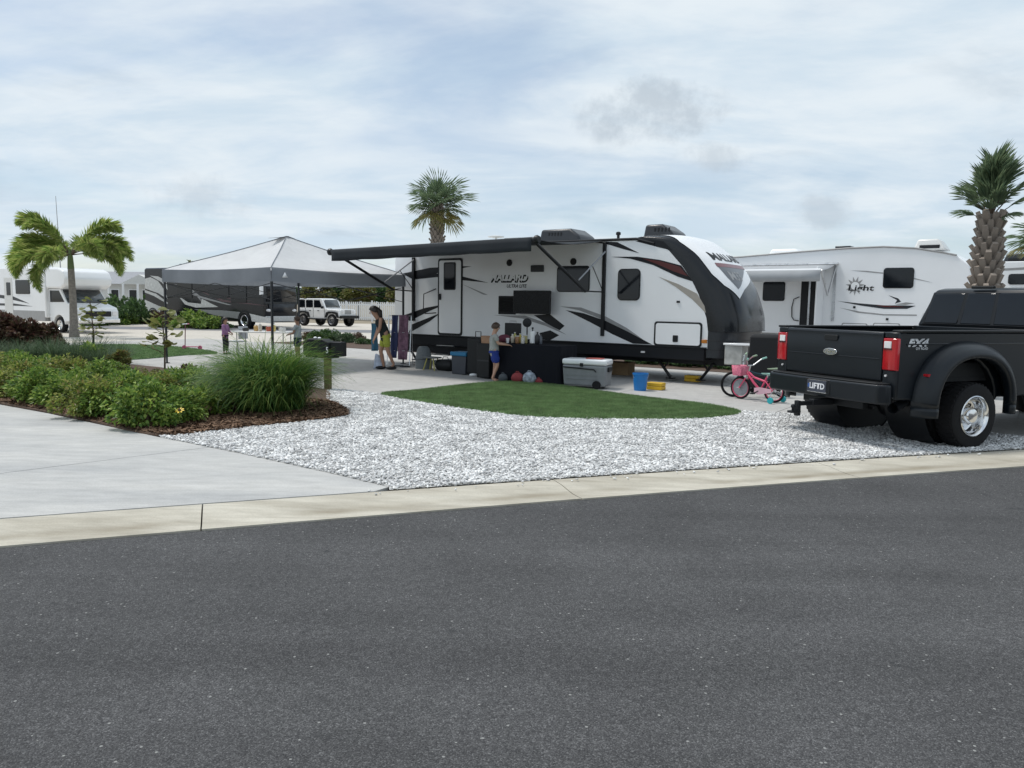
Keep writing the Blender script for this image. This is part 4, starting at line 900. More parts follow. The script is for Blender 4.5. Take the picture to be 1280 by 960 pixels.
decal('graphic', FW, y6((660, 326), (705, 340), (718, 355), (690, 364), (700, 348)), M_dgrey, fw); decal('graphic', FW, y6((690, 368), (740, 358), (780, 362), (740, 370)), M_grey, fw)
decal('graphic', FW, y6((435, 382), (530, 400), (640, 412), (790, 414), (790, 420), (640, 418), (520, 406)), M_grey, fw)
decal('graphic', FW, y6((485, 212), (560, 214), (636, 222), (636, 227), (560, 220)), M_grey, fw); decal('graphic', FW, y6((776, 246), (862, 268), (776, 252)), M_grey, fw)
decal('graphic', FW, y6((600, 370), (690, 374), (740, 380), (640, 380)), M_red, fw, .007)
hc = FW.hit(*y6((508, 283))[0]); sp = []
for k in range(22):
    rr_ = .30 if k % 2 == 0 else .15; a = 2 * math.pi * k / 22 + .14; sp.append((hc[0] + rr_ * math.cos(a), hc[2] + rr_ * math.sin(a) * 1.05))
ob('sun_burst', MB().prism(sp, -.005, -.002), M_grey, fw, smooth=None); ob('sun_core', MB().prism([(hc[0] + .13 * math.cos(2 * math.pi * k / 20), hc[2] + .13 * math.sin(2 * math.pi * k / 20)) for k in range(20)], -.008, -.0055), M_white, fw, smooth=None)
hl = FW.hit(*y6((535, 296))[0]); side_text('lettering', 'Light', fw, hl[0], -.010, hl[2], .80, .24, M_black, .1, .02)
for q in ((1068, 407), (1108, 407)):
    h = FW.hit(*q); f = ob('storage_door', MB().prism(rrect(h[0] - .40, h[2] - .42, h[0] + .40, h[2] + .08, .05), -.015, .002), M_grey, fw); ob('door_skin', MB().prism(rrect(h[0] - .37, h[2] - .39, h[0] + .37, h[2] + .05, .04), -.02, -.015), M_white, f)
for q in ((1109, 399), (1068, 384)): h = FW.hit(*q); ob('outlet', MB().box((h[0], -.012, h[2]), (.07, .03, .07)), M_black, fw)
def rv_ac(parent, fr, px0, px1, py, h, m, y0=.7, y1=1.7, z=None):
    a, b = fr.hit(px0, py, y0), fr.hit(px1, py, y0); z = z if z else a[2]
    s = ob('air_conditioner', MB().add([(a[0], y0, z), (b[0], y0, z), (b[0], y1, z), (a[0], y1, z), (a[0] + .12, y0 + .08, z + h), (b[0] - .25, y0 + .08, z + h), (b[0] - .25, y1 - .08, z + h), (a[0] + .12, y1 - .08, z + h)], [(0, 3, 2, 1), (4, 5, 6, 7), (0, 1, 5, 4), (1, 2, 6, 5), (2, 3, 7, 6), (3, 0, 4, 7)]), m, parent, bevel=.06, seg=3)
    ob('grille', MB().box(((a[0] + b[0]) / 2, y0 + .03, z + h * .3), ((b[0] - a[0]) * .6, .05, h * .3)), M_black, s); return s
rv_ac(fw, FW, 959, 1003, 313, .28, M_white, z=dz[0][1] + .0); rv_ac(fw, FW, 1141, 1183, 308, .36, M_offw, z=dz[4][1] - .04)
h = FW.hit(1056, 309, .9); ob('roof_vent', MB().box((h[0], .9, dz[2][1] + .05), (.5, .5, .12)), M_dgrey, fw, bevel=.02)
# third camper at the right edge
o = AT(1252, 388, 29.0); RV3 = Frame((o[0], o[1], 0), R(90) - R(128))
r3 = thing('camper', 'pale camper with black roof unit half hidden behind the shaggy palm', 'camper', tuple(RV3.o), RV3.ang)
zt3 = RV3.hit(1252, 327)[2]
rv_shell('side_wall', [(-1.6, .8), (-1.6, zt3 - .05), (-1.4, zt3), (6.4, zt3), (6.7, zt3 - .5), (6.7, .8)], 2.45, r3, M_white)
decal('graphic', RV3, [(1245, 336), (1300, 333), (1300, 336), (1245, 339)], M_grey, r3); window(RV3, 1261, 343, 1290, 355, .08, r3)
rv_ac(r3, RV3, 1253, 1290, 327, .34, M_dgrey, z=zt3); ob('skirt', MB().box((2.5, 1.2, .62), (8.0, 2.3, .36)), M_dgrey, r3)
for x in (2.6, 3.5): wheel(r3, x, .15, .36, .36, .22, M_alu, -1, 20)

# ------------------------------------------------------------------ black motor coach behind the canopy
CA = Frame(G(306, 411), R(90) - R(122))
ca = thing('motor_coach', 'long black and white motor coach with swirling stripes parked behind canopy', 'motorhome', tuple(CA.o), CA.ang)
x0c, x1c, ztc = CA.hit(181, 370)[0], CA.hit(327, 370)[0], CA.hit(181, 335)[2]
ob('body', MB().prism([(x0c, .45), (x0c, ztc - .1), (x0c + .15, ztc), (x1c - .25, ztc), (x1c + .05, ztc - .35), (x1c + .25, 1.6), (x1c + .22, .7), (x1c + .05, .40)], 0, 2.5), mat('coach_black', (.008, .009, .012), .18, spec=.4, coat=.15), ca, smooth=30, bevel=.08, seg=3)
y2 = lambda *p: [(160 + x / 4.0, 280 + y / 4.0) for x, y in p]
W_ = mat('coach_silver', (.55, .55, .53), .25); 
decal('graphic', CA, y2((84, 274), (112, 266), (150, 285), (186, 335), (198, 375), (150, 345), (84, 322)), W_, ca)
decal('graphic', CA, y2((110, 258), (150, 262), (192, 285), (198, 330), (170, 292)), W_, ca)
decal('graphic', CA, y2((84, 378), (150, 408), (240, 440), (250, 470), (84, 470)), W_, ca)
decal('graphic', CA, y2((84, 330), (140, 348), (198, 392), (198, 400), (130, 360), (84, 342)), W_, ca)
decal('graphic', CA, y2((250, 358), (300, 392), (365, 399), (368, 373), (410, 395), (452, 415), (340, 418), (285, 402)), W_, ca)
decal('graphic', CA, y2((330, 426), (470, 432), (560, 440), (556, 475), (430, 455)), mat('coach_taupe', (.24, .245, .24), .3), ca)
decal('graphic', CA, y2((600, 446), (660, 460), (720, 472), (735, 500), (620, 487)), W_, ca)
for q in (((350, 330), (480, 380), (600, 395), (700, 410), (600, 400), (470, 388)), ((380, 326), (500, 368), (640, 388), (500, 374)), ((230, 300), (300, 310), (360, 360), (365, 385), (345, 362), (290, 318)), ((300, 345), (390, 368), (520, 405), (500, 405), (380, 375))): decal('graphic', CA, y2(*q), M_grey if q[0][0] < 340 else mat('coach_maroon', (.10, .05, .055), .3), ca, .007)
for a, b, c, d in ((222, 353, 240, 372), (262, 353, 286, 372), (289, 353, 308, 378), (312, 352, 334, 372)): window(CA, a, b, c, d, .05, ca)
ob('windshield', MB().add([(x1c + .06, .12, ztc - .40), (x1c + .06, 2.38, ztc - .40), (x1c + .275, 2.38, 1.62), (x1c + .275, .12, 1.62)], [(0, 1, 2, 3)]), M_glass, ca, thick=.03)
ob('front_mask', MB().add([(x1c + .285, .25, 1.50), (x1c + .285, 2.25, 1.50), (x1c + .27, 2.1, 1.0), (x1c + .27, .4, 1.0)], [(0, 1, 2, 3)]), M_dgrey, ca, thick=.03)
for y in (.32, 2.18): ob('headlight', MB().sphere((x1c + .24, y, 1.12), (.07, .22, .09), 14, 8), M_clear, ca, smooth=60)
ob('front_bumper', MB().box((x1c + .14, 1.25, .62), (.26, 2.4, .34)), W_, ca, bevel=.06)
ob('mirror', MB().tube([(x1c + .1, .05, 2.5), (x1c + .3, -.25, 2.5)], .03).box((x1c + .32, -.28, 2.25), (.12, .2, .5)), M_white, ca, bevel=.04)
for x in (0, CA.hit(206, 400)[0], CA.hit(206, 400)[0] - 1.25): 
    wheel(ca, x, .10, .50, .50, .28, M_chrome, -1, 28, .56); ob('wheel_arch', MB().lathe([(.52, -.012), (.60, -.012), (.60, .30)], (x, 0, .50), 'y', 24, caps=False), M_black, ca)
ob('roof_unit', MB().box((x0c + 3, 1.25, ztc + .14), (.9, .9, .28)), M_dgrey, ca, bevel=.06); ob('roof_unit', MB().box((x0c + 8, 1.25, ztc + .14), (.9, .9, .28)), M_dgrey, ca, bevel=.06)
# ------------------------------------------------------------------ class C motorhome at the left
o = AT(69, 400, 37.0); CC = Frame((o[0], o[1], 0), R(90) - R(122))
cc = thing('motorhome', 'white cab-over motorhome with grey lower band behind the feathery palm', 'motorhome', tuple(CC.o), CC.ang)
ob('house', MB().prism([(-6.6, .70), (-6.6, 3.05), (-6.45, 3.15), (-.95, 3.15), (-.80, 3.05), (-.80, .70)], 0, 2.35), M_white, cc, smooth=30, bevel=.05)
ob('overcab', MB().prism([(-.80, 2.12), (-.80, 3.13), (.35, 3.10), (.80, 2.95), (1.02, 2.60), (.95, 2.30), (.55, 2.10)], .02, 2.33), M_white, cc, smooth=50, bevel=.10, seg=4)
ob('lower_band', MB().box((-3.7, 1.175, .78), (5.6, 2.36, .50)), M_grey, cc, bevel=.02)
ob('van_cab', MB().prism([(-.80, .55), (-.80, 2.10), (.20, 2.10), (.78, 1.42), (1.55, 1.22), (1.66, 1.05), (1.66, .60), (.52, .55)] + [(.50 * math.cos(math.pi * k / 8), .40 + .46 * math.sin(math.pi * k / 8)) for k in range(9)], .18, 2.17), M_white, cc, smooth=40, bevel=.06, seg=3)
ob('windshield', MB().add([(.22, .28, 2.06), (.22, 2.07, 2.06), (.77, 2.12, 1.46), (.77, .23, 1.46)], [(0, 1, 2, 3)]), M_glass2, cc, thick=.05)
ob('side_window', MB().prism([(-.70, 1.46), (-.70, 2.02), (.10, 2.02), (.55, 1.48)], .165, .19), M_glass, cc)
ob('grille', MB().box((1.67, 1.175, .93), (.05, 1.25, .26)), M_black, cc, bevel=.02); ob('front_bumper', MB().box((1.74, 1.175, .60), (.16, 2.0, .20)), M_chrome, cc, bevel=.04)
for y in (.36, 1.99): ob('headlight', MB().box((1.66, y, .95), (.08, .26, .22)), M_clear, cc, bevel=.02)
window(CC, 20, 350.5, 37, 367, .05, cc); dC = panel('entry_door', CC, 6, 347, 16, 396, .05, M_offw, cc, .015); panel('door_window', CC, 8.5, 353, 13.5, 369, .04, M_glass, dC, .025)
y1 = lambda *p: [(x / 4.364, 230 + y / 4.364) for x, y in p]
decal('graphic', CC, y1((-40, 600), (70, 612), (160, 652), (60, 630), (-40, 616)), M_dgrey, cc); decal('graphic', CC, y1((-40, 650), (80, 652), (180, 668), (80, 664), (-40, 662)), M_dgrey, cc)
wheel(cc, 0, .32, .38, .38, .24, M_chrome, -1, 24); wheel(cc, -4.2, .25, .38, .38, .24, M_chrome, -1, 24)
ob('whip_antenna', MB().tube([(-1.6, 1.2, 3.1), (-1.75, 1.2, 6.7)], [.03, .012], 6), M_grey, cc)
ob('roof_unit', MB().box((-3.6, 1.2, 3.26), (.8, .8, .24)), M_white, cc, bevel=.05)

# ------------------------------------------------------------------ white off-road car, cottage, fence
JP = Frame(G(379, 407), R(90) - R(122))
jp = thing('off_road_car', 'boxy white off-road car with black fenders and slotted grille', 'car', tuple(JP.o), JP.ang)
M_jw = mat('car_white', (.88, .88, .87), .18, coat=.5, var=.02)
JW = 1.72
ob('tub', MB().prism([(-.55, .62), (-.55, 1.18), (2.05, 1.20), (3.30, 1.14), (3.36, .75), (3.30, .55), (2.45, .50), (.50, .50)], .06, JW - .06), M_jw, jp, smooth=30, bevel=.05, seg=3)
ob('hard_top', MB().add([(x, y, z) for y, k in ((.08, 0), (JW - .08, 0)) for x, z in ((-.55, 1.18), (-.50, 1.80), (-.40, 1.86), (1.55, 1.88), (1.70, 1.84), (2.05, 1.20))], [tuple(range(6)), tuple(range(6, 12))[::-1]] + [(i, i + 6, (i + 1) % 6 + 6, (i + 1) % 6) for i in range(6)]), M_jw, jp, smooth=30, bevel=.04, seg=3)
for a, b, c, d in ((-.42, .12, .12, -.40), (.22, .88, .88, .22), (.98, 1.78, 1.52, .98)):
    ob('side_window', MB().prism(rrect(a, 1.26, b, 1.76, .06) if b != 1.78 else [(a, 1.26), (b, 1.26), (c, 1.76), (d, 1.76)], .070, .09), M_glass, jp)
ob('windshield', MB().add([(2.00, .20, 1.26), (2.00, JW - .20, 1.26), (1.76, JW - .24, 1.78), (1.76, .24, 1.78)], [(0, 1, 2, 3)]), M_glass2, jp, thick=.06)
for x in (.17, .93, 1.98): ob('door_seam', MB().box((x, .055, .90), (.014, .02, .62)), M_black, jp)
for x in (.62, 1.42): ob('door_handle', MB().box((x, .045, 1.05), (.16, .03, .04)), M_black, jp)
gr_ = ob('grille', MB().box((3.34, JW / 2, .98), (.06, 1.24, .40)), M_jw, jp, bevel=.03)
for k in range(7): ob('slot', MB().box((3.375, JW / 2 - .27 + .09 * k, .98), (.012, .045, .28)), M_black, gr_, bevel=.01)
for y in (.36, JW - .36): ob('headlight', MB().lathe([(.09, 3.34), (.10, 3.385), (.07, 3.40), (.01, 3.405)], (0, y, 1.02), 'x', 16), M_clear, jp)
ob('front_bumper', MB().box((3.52, JW / 2, .66), (.22, 1.70, .20)), M_plast, jp, bevel=.04); ob('rear_bumper', MB().box((-.66, JW / 2, .62), (.18, 1.6, .18)), M_plast, jp, bevel=.04)
for x in (0, 2.72):
    for y, s in ((.10, -1), (JW - .10, 1)):
        wheel(jp, x, y, .42, .42, .28, M_steel, s, 24)
        ob('fender', MB().prism([(x - .62, .60), (x - .50, .95), (x - .25, 1.02), (x + .25, 1.02), (x + .50, .95), (x + .62, .60), (x + .50, .60), (x + .36, .86), (x, .92), (x - .36, .86), (x - .50, .60)], y - .16, y + .14), M_plast, jp, bevel=.015)
ob('mirror', MB().box((1.90, -.05, 1.28), (.14, .16, .18)), M_black, jp, bevel=.03); ob('spare_wheel', MB().lathe([(.22, -.82), (.40, -.82), (.42, -.72), (.40, -.60), (.22, -.60)], (0, JW / 2, 1.02), 'x', 24), M_rubber, jp)
ob('sill_step', MB().box((1.35, .02, .50), (1.7, .10, .07)), M_black, jp)

o = AT(156, 400, 58.0); CT = Frame((o[0], o[1], 0), R(-8))
ct = thing('park_cottage', 'small white holiday cottage with railed porch beyond the motorhomes', 'cottage', tuple(CT.o), CT.ang)
M_cl = mat('clapboard', (.62, .62, .60), .7, var=.05); M_rf = mat('shingle_grey', (.30, .31, .33), .9, var=.2, vscale=20)
ob('wall', MB().box((-1.2, 3.0, 1.55), (8.6, 4.0, 2.5)), M_cl, ct)
ob('roof', MB().add([(-5.8, .4, 2.75), (3.4, .4, 2.75), (3.4, 5.4, 2.75), (-5.8, 5.4, 2.75), (-5.6, 2.9, 3.75), (3.2, 2.9, 3.75)], [(0, 1, 5, 4), (2, 3, 4, 5), (1, 2, 5), (3, 0, 4), (0, 3, 2, 1)]), M_rf, ct)
ob('porch_gable', MB().prism([(-.2, 2.72), (3.0, 2.72), (1.4, 3.45)], -.2, 2.6), M_cl, ct, smooth=None)
for x in (-4.4, -2.9, -1.4, .1, 1.2, 2.3):
    f = ob('window', MB().box((x, .985, 1.75), (.72, .06, 1.25)), M_white, ct); ob('pane', MB().box((x, .95, 1.75), (.58, .03, 1.10)), M_glass, f)
ob('porch_deck', MB().box((-.6, .0, .30), (7.4, 1.9, .2)), M_cl, ct)
for k in range(7): ob('porch_post', MB().box((-4.1 + 1.17 * k, -.9, 1.55), (.11, .11, 2.4)), M_white, ct)
ob('handrail', MB().box((-.6, -.9, 1.28), (7.2, .07, .07)), M_white, ct)
m = MB()
for k in range(46): m.box((-4.05 + .155 * k, -.9, .82), (.045, .045, .85))
ob('balusters', m, M_white, ct, smooth=None)['kind'] = 'stuff'

fa, fb = AT(400, 395, 64.0), AT(560, 395, 66.0)
fe = thing('vinyl_fence', 'white picket fence standing beyond the off-road car', 'fence', (fa[0], fa[1], 0), math.atan2(fb[1] - fa[1], fb[0] - fa[0]))
L_ = math.hypot(fb[0] - fa[0], fb[1] - fa[1]); m = MB()
for k in range(int(L_ / .16)): m.box((.16 * k, 0, .92), (.10, .03, 1.5))
ob('pickets', m, M_white, fe, smooth=None)['kind'] = 'stuff'
for z in (.35, 1.45): ob('rail', MB().box((L_ / 2, .035, z), (L_, .05, .12)), M_white, fe)
for k in range(6): ob('post', MB().box((L_ * k / 5, .06, .90), (.13, .13, 1.8)), M_white, fe)

# ------------------------------------------------------------------ foliage helpers
def leaves(P, D, Nn, L, Wd, bend=0.25):
    """one folded diamond leaf at each P pointing along D with face normal Nn"""
    P, D, Nn = np.asarray(P, float), np.asarray(D, float), np.asarray(Nn, float); n = len(P)
    D /= np.linalg.norm(D, axis=1)[:, None] + 1e-9; S = np.cross(D, Nn); S /= np.linalg.norm(S, axis=1)[:, None] + 1e-9; U = np.cross(S, D)
    L = np.broadcast_to(L, (n,))[:, None]; Wd = np.broadcast_to(Wd, (n,))[:, None]
    b = P; tip = P + D * L - U * L * bend; mid = P + D * L * .45; l = mid - S * Wd + U * Wd * .25; r = mid + S * Wd + U * Wd * .25
    V = np.stack([b, r, tip, l], 1).reshape(-1, 3); i = np.arange(n)[:, None] * 4
    return V, np.concatenate([i + [[0, 1, 2]], i + [[0, 2, 3]]], 1).reshape(-1, 3)
def bush_mesh(name, n, rx, ry, rz, leaf, wl_, seed, clumps=26, z0=.08, flat=.6):
    r = np.random.default_rng(seed); C = r.normal(0, 1, (clumps, 3)); C[:, 2] = np.abs(C[:, 2]) * .9 - .15; C /= np.linalg.norm(C, axis=1)[:, None]
    C *= r.uniform(.55, .92, (clumps, 1)); k = r.integers(0, clumps, n)
    off = r.normal(0, 1, (n, 3)); off /= np.linalg.norm(off, axis=1)[:, None]; off *= (r.uniform(.3, 1, n) ** .5 * .30)[:, None]
    P = (C[k] + off) * [rx, ry, rz]; P[:, 2] += rz * .15; P[:, 2] = np.maximum(P[:, 2], .02) + z0
    D = off * [1, 1, .6] + C[k] * .5 + r.normal(0, .25, (n, 3)); Nn = np.array([0, 0, 1.]) * flat + C[k] * .5 + r.normal(0, .35, (n, 3))
    V, F_ = leaves(P, D, Nn, leaf * r.uniform(.6, 1.25, n), wl_ * r.uniform(.7, 1.2, n)); return np_mesh(name, V, F_)
def stems(name, n, h, spread, r0, seed, mtl):
    r = random.Random(seed); m = MB()
    for k in range(n):
        a = r.uniform(0, 6.28); q = r.uniform(.3, 1) * spread; m.tube([(r.uniform(-.05, .05), r.uniform(-.05, .05), -.02), (q * .5 * math.cos(a), q * .5 * math.sin(a), h * .55), (q * math.cos(a), q * math.sin(a), h)], [r0, r0 * .8, r0 * .4], 5)
    return m.mesh(name, 60)
M_stem = mat('woody_stem', (.085, .06, .04), .9)
M_lgreen = island_mat('bright_leaf', [(.05, .11, .03), (.13, .23, .045), (.22, .33, .065), (.34, .42, .10)], .42, .42)
M_dgreen = island_mat('dark_leaf', [(.035, .075, .028), (.07, .13, .045), (.11, .18, .06)], .45, .35)
M_bronze = island_mat('bronze_leaf', [(.06, .03, .026), (.11, .05, .04), (.085, .08, .045), (.15, .09, .055)], .5, .3)
M_olive = island_mat('olive_leaf', [(.08, .10, .03), (.15, .17, .05), (.22, .23, .075), (.18, .11, .05)], .45, .38)
M_olive2 = island_mat('yellow_green_leaf', [(.06, .10, .03), (.16, .22, .045), (.27, .33, .07), (.36, .38, .11), (.20, .15, .06)], .42, .42)
M_grass = island_mat('bed_grass', [(.045, .085, .045), (.08, .13, .065), (.12, .17, .085)], .6, .35)
M_palm = island_mat('palm_leaf', [(.15, .25, .065), (.27, .39, .10), (.42, .52, .15), (.60, .62, .25)], .42, .5)
M_sabal = island_mat('fan_palm_leaf', [(.085, .135, .08), (.14, .20, .11), (.20, .26, .14)], .42, .4)
M_sabaly = island_mat('fan_palm_dry_leaf', [(.22, .20, .07), (.32, .28, .10), (.16, .19, .06)], .5, .35)
M_trunk = mat('palm_trunk', (.20, .18, .155), .9, var=.25, vscale=12, bump=.6, bscale=30)
M_boot = island_mat('palm_boot', [(.17, .145, .12), (.26, .22, .185), (.36, .31, .27)], .9)
M_flower = mat('yellow_petal', (.75, .52, .03), .5)

# ------------------------------------------------------------------ planted bed at the left
bm_ = [bush_mesh('shrub_foliage', 2600, .62, .55, .52, .085, .024, 30 + i, 30 + 4 * i) for i in range(4)]
bd_ = [bush_mesh('shrub_foliage', 2600, .60, .55, .50, .075, .021, 60 + i, 26) for i in range(2)]
st_ = stems('shrub_stems', 9, .42, .34, .010, 3, M_stem)
def shrub(px, py, sc, mesh, mtl, label, group, rz=0, sz=1.0, flowers=(), name='shrub'):
    g = G(px, py); t = thing(name, label, 'shrub', (g[0], g[1], .02), rz, group)
    o = ob('foliage', mesh.copy() if mtl.name not in [m.name for m in mesh.materials] and mesh.materials else mesh, None, t, fix=False); o.scale = (sc, sc, sc * sz)
    if not o.data.materials: o.data.materials.append(mtl)
    elif o.data.materials[0] != mtl: o.data.materials[0] = mtl
    s = ob('stems', st_, M_stem, t, fix=False); s.scale = (sc, sc, sc * sz)
    for fx, fy, fz in flowers:
        P = MB()
        for k in range(8):
            a = 2 * math.pi * k / 8; P.add([(fx, fy, fz), (fx + .05 * math.cos(a - .25), fy + .05 * math.sin(a - .25), fz + .01), (fx + .065 * math.cos(a), fy + .065 * math.sin(a), fz + .005), (fx + .05 * math.cos(a + .25), fy + .05 * math.sin(a + .25), fz + .01)], [(0, 1, 2, 3)])
        f = ob('flower', P, M_flower, t, rot=(.5, 0, 0)); ob('flower_eye', MB().sphere((fx, fy, fz + .015), .02, 8, 5), M_stem, f)
    return t
GL = 'leafy green shrubs along the front of the mulch bed'
LB = 'low leafy green shrub in the front row above the bark mulch'
rr = random.Random(11)
front_row = [(-30, 488, .95), (14, 497, .85), (52, 504, .86), (88, 508, .80), (116, 521, .80), (150, 521, .78), (186, 534, .84), (222, 528, .80), (252, 520, .74), (-50, 474, .95), (0, 480, .86), (38, 484, .86), (78, 490, .84), (118, 496, .82), (156, 500, .80), (196, 506, .80), (236, 503, .74)]
for i, (px, py, sc) in enumerate(front_row):
    yl = i % 5 in (1, 3); fl = ((.30, -.42, .50),) if i in (7,) else ((-.2, -.35, .55),) if i == 1 else ()
    lab = (LB if i < 9 else 'low leafy green shrub in the second row behind the front shrubs') if not fl else ('low leafy shrub bearing one yellow flower beside the spiky palm clump' if i == 7 else 'low leafy shrub with one yellow bloom near the driveway end')
    mk = bm_[i % 4]
    if i in (0, 1, 4, 9, 10, 12, 15):
        mk = mk.copy(); mk.materials.clear()
    shrub(px, py, sc * rr.uniform(.92, 1.06), mk, M_olive2 if i in (0, 1, 4, 9, 10, 12, 15) else M_lgreen, lab, GL, rr.uniform(0, 6.28) if not fl else 0, rr.uniform(.88, 1.14), fl)
GB = 'darker shrubs filling the back of the bed'
for i, (px, py, sc) in enumerate(((60, 470, .72), (100, 474, .70), (140, 478, .70), (180, 484, .68), (215, 487, .62), (250, 492, .6), (20, 466, .8), (262, 508, .5))):
    shrub(px, py, sc, bd_[i % 2].copy() if i < 2 else bpy.data.meshes['shrub_foliage.%03d' % (4)] if 0 else bd_[i % 2], M_olive if i % 2 else M_lgreen, 'shrub with brownish tips in the second row of the bed', GB, rr.uniform(0, 6.28), .85)
bz = bush_mesh('bronze_foliage', 2600, .62, .55, .75, .15, .05, 77, 24)
for i, (px, py, sc, sz) in enumerate(((8, 440, 1.0, 1.05), (32, 441, .95, .95), (62, 438, .75, 1.0), (-15, 442, 1.0, 1.0))):
    shrub(px, py, sc * 1.05, bz, M_bronze, 'dark bronze-leaved shrub standing before the cab-over motorhome', 'bronze-leaved shrubs at the back of the bed', rr.uniform(0, 6.28), sz, name='bronze_shrub')
shrub(72, 446, .7, bush_mesh('bronze_foliage', 1500, .5, .5, .6, .12, .03, 78, 20), M_bronze, 'small bronze bush directly beside the grey palm trunk', 'bronze-leaved shrubs at the back of the bed', 0, 1, name='bronze_shrub')
# tufts of dark ornamental grass
def grass_tuft(name, n, h, spread, seed, wd=.008):
    r = np.random.default_rng(seed); V, F_ = [], []
    for k in range(n):
        a = r.uniform(0, 6.28); q = r.uniform(0, .16); hh = h * r.uniform(.6, 1.1); sp = spread * r.uniform(.2, 1.1); c, s = math.cos(a), math.sin(a); b = len(V)
        for t in (0, .4, .75, 1):
            rad = q + sp * t ** 1.7; z = hh * (t - .28 * t * t * (sp / spread)); ww = wd * (1 - t * .9)
            V += [(c * rad - s * ww, s * rad + c * ww, z), (c * rad + s * ww, s * rad - c * ww, z)]
        F_ += [(b + 2 * j, b + 2 * j + 1, b + 2 * j + 3, b + 2 * j + 2) for j in range(3)]
    return np_mesh(name, np.array(V), np.array(F_))
gt = [grass_tuft('tuft_blades', 260, .62, .55, 90 + i) for i in range(3)]
for i, (px, py) in enumerate(((-20, 462), (12, 459), (40, 458), (68, 458), (96, 459), (124, 461), (26, 452), (58, 451), (90, 452), (118, 453), (150, 456), (-30, 452))):
    g = G(px, py); t = tag(ob('grass_tuft', gt[i % 3], M_grass, loc=(g[0], g[1], .02), rot=rr.uniform(0, 6.28), fix=False), 'dark tuft of ornamental grass behind the leafy shrubs', 'grass', 'ornamental grass tufts in the bed')
    q = rr.uniform(1.15, 1.5); t.scale = (q, q, q * .9)
# broad-leaved saplings
def sapling(px, py, h, lv, label, seed, mtl):
    g = G(px, py); t = thing('sapling', label, 'young tree', (g[0], g[1], .02), 0, 'thin round-leaved saplings in the bed'); r = random.Random(seed)
    ob('stem', MB().tube([(0, 0, 0), (.02, .01, h * .5), (-.03, 0, h)], [.022, .017, .008], 6), M_stem, t)
    disc = MB(); n = 10; disc.add([(0, 0, 0)] + [(.16 * (math.cos(2 * math.pi * k / n) + 1), .155 * math.sin(2 * math.pi * k / n), .03 * math.cos(4 * math.pi * k / n)) for k in range(n)], [(0, k + 1, (k + 1) % n + 1) for k in range(n)]); dm = disc.mesh('round_leaf', 60); dm.materials.append(mtl)
    for k in range(lv):
        z = h * (.42 + .60 * k / lv); a = r.uniform(0, 6.28); q = r.uniform(.05, .34) * (1.15 - .3 * k / lv)
        o = ob('leaf', dm, None, t, loc=(q * math.cos(a), q * math.sin(a), z + r.uniform(-.05, .08)), rot=(r.uniform(-.5, .5), r.uniform(-.7, .5), a), fix=False); sc = r.uniform(.40, .72); o.scale = (sc, sc, sc)
        if k % 3 == 0: ob('twig', MB().tube([(0, 0, z - .12), (q * math.cos(a), q * math.sin(a), z)], .006, 5), M_stem, t)
sapling(117, 452, 1.62, 40, 'thin sapling with round yellowish leaves beside the palm trunk', 4, M_olive)
sapling(206, 472, 1.42, 44, 'spindly sapling with rusty round leaves beside the canopy leg', 9, M_olive)
# low broad-leaf clump at the palm's foot
shrub(112, 458, .55, bush_mesh('clump_foliage', 500, .6, .55, .8, .26, .07, 81, 14), M_lgreen, 'pale green broad-leaved clump at the foot of the feathery palm', GB, 0, 1.0)
shrub(150, 462, .45, bush_mesh('clump_foliage', 600, .6, .55, .8, .22, .06, 82, 14), M_olive, 'olive broad-leaved clump between the two saplings', GB, 0, 1.0)
shrub(232, 478, .45, bush_mesh('clump_foliage', 700, .7, .55, .6, .20, .06, 83, 14), M_bronze, 'rusty broad-leaved clump under the spindly sapling', GB, 0, 1.0)

# feathery frond: rachis curve with leaflets on both sides
def frond_mesh(name, L, rise, droop, nl, ll, lw, seed, plume=False, stalk=.15):
    r = np.random.default_rng(seed); T = np.linspace(0, 1, 14)
    C = np.stack([L * np.sin(T * (1.2 if droop > .5 else .9)) / np.sin(1.2 if droop > .5 else .9) * (1 - .12 * T * droop), .03 * L * np.sin(3 * T), L * (rise * T - droop * T ** 2.2)], 1)
    t = np.linspace(stalk, 1, nl); P = np.stack([np.interp(t, T, C[:, i]) for i in range(3)], 1); Tn = np.gradient(P, axis=0); Tn /= np.linalg.norm(Tn, axis=1)[:, None]
    up = np.array([0, 0, 1.]); V_, F_ = [], []; off = 0
    sides = [(-1, 0), (1, 0)] + ([(-.6, .8), (.6, .8), (-.8, -.5), (.8, -.5)] if plume else [])
    for a, b in sides:
        S = np.cross(Tn, up); S /= np.linalg.norm(S, axis=1)[:, None] + 1e-9; Uu = np.cross(S, Tn)
        D = S * a + Uu * b + Tn * (.55 + .5 * t[:, None]) + r.normal(0, .13, (nl, 3)); D[:, 2] -= .12
        ln = ll * (np.sin(np.pi * np.clip((t - stalk) / (1 - stalk) * .86 + .12, 0, 1)) * .75 + .25) * r.uniform(.85, 1.1, nl)
        v, f = leaves(P, D, Uu + r.normal(0, .2, (nl, 3)), ln, lw, .22); V_.append(v); F_.append(f + off); off += len(v)
    return np_mesh(name, np.concatenate(V_), np.concatenate(F_)), C
def frond(parent, fm, C, mtl, loc, rz, tilt=0.0, sc=1.0, smat=None, rad=.012):
    o = ob('frond', fm, mtl, parent, loc=loc, rot=(0, tilt, rz), fix=False); o.scale = (sc,) * 3
    return o
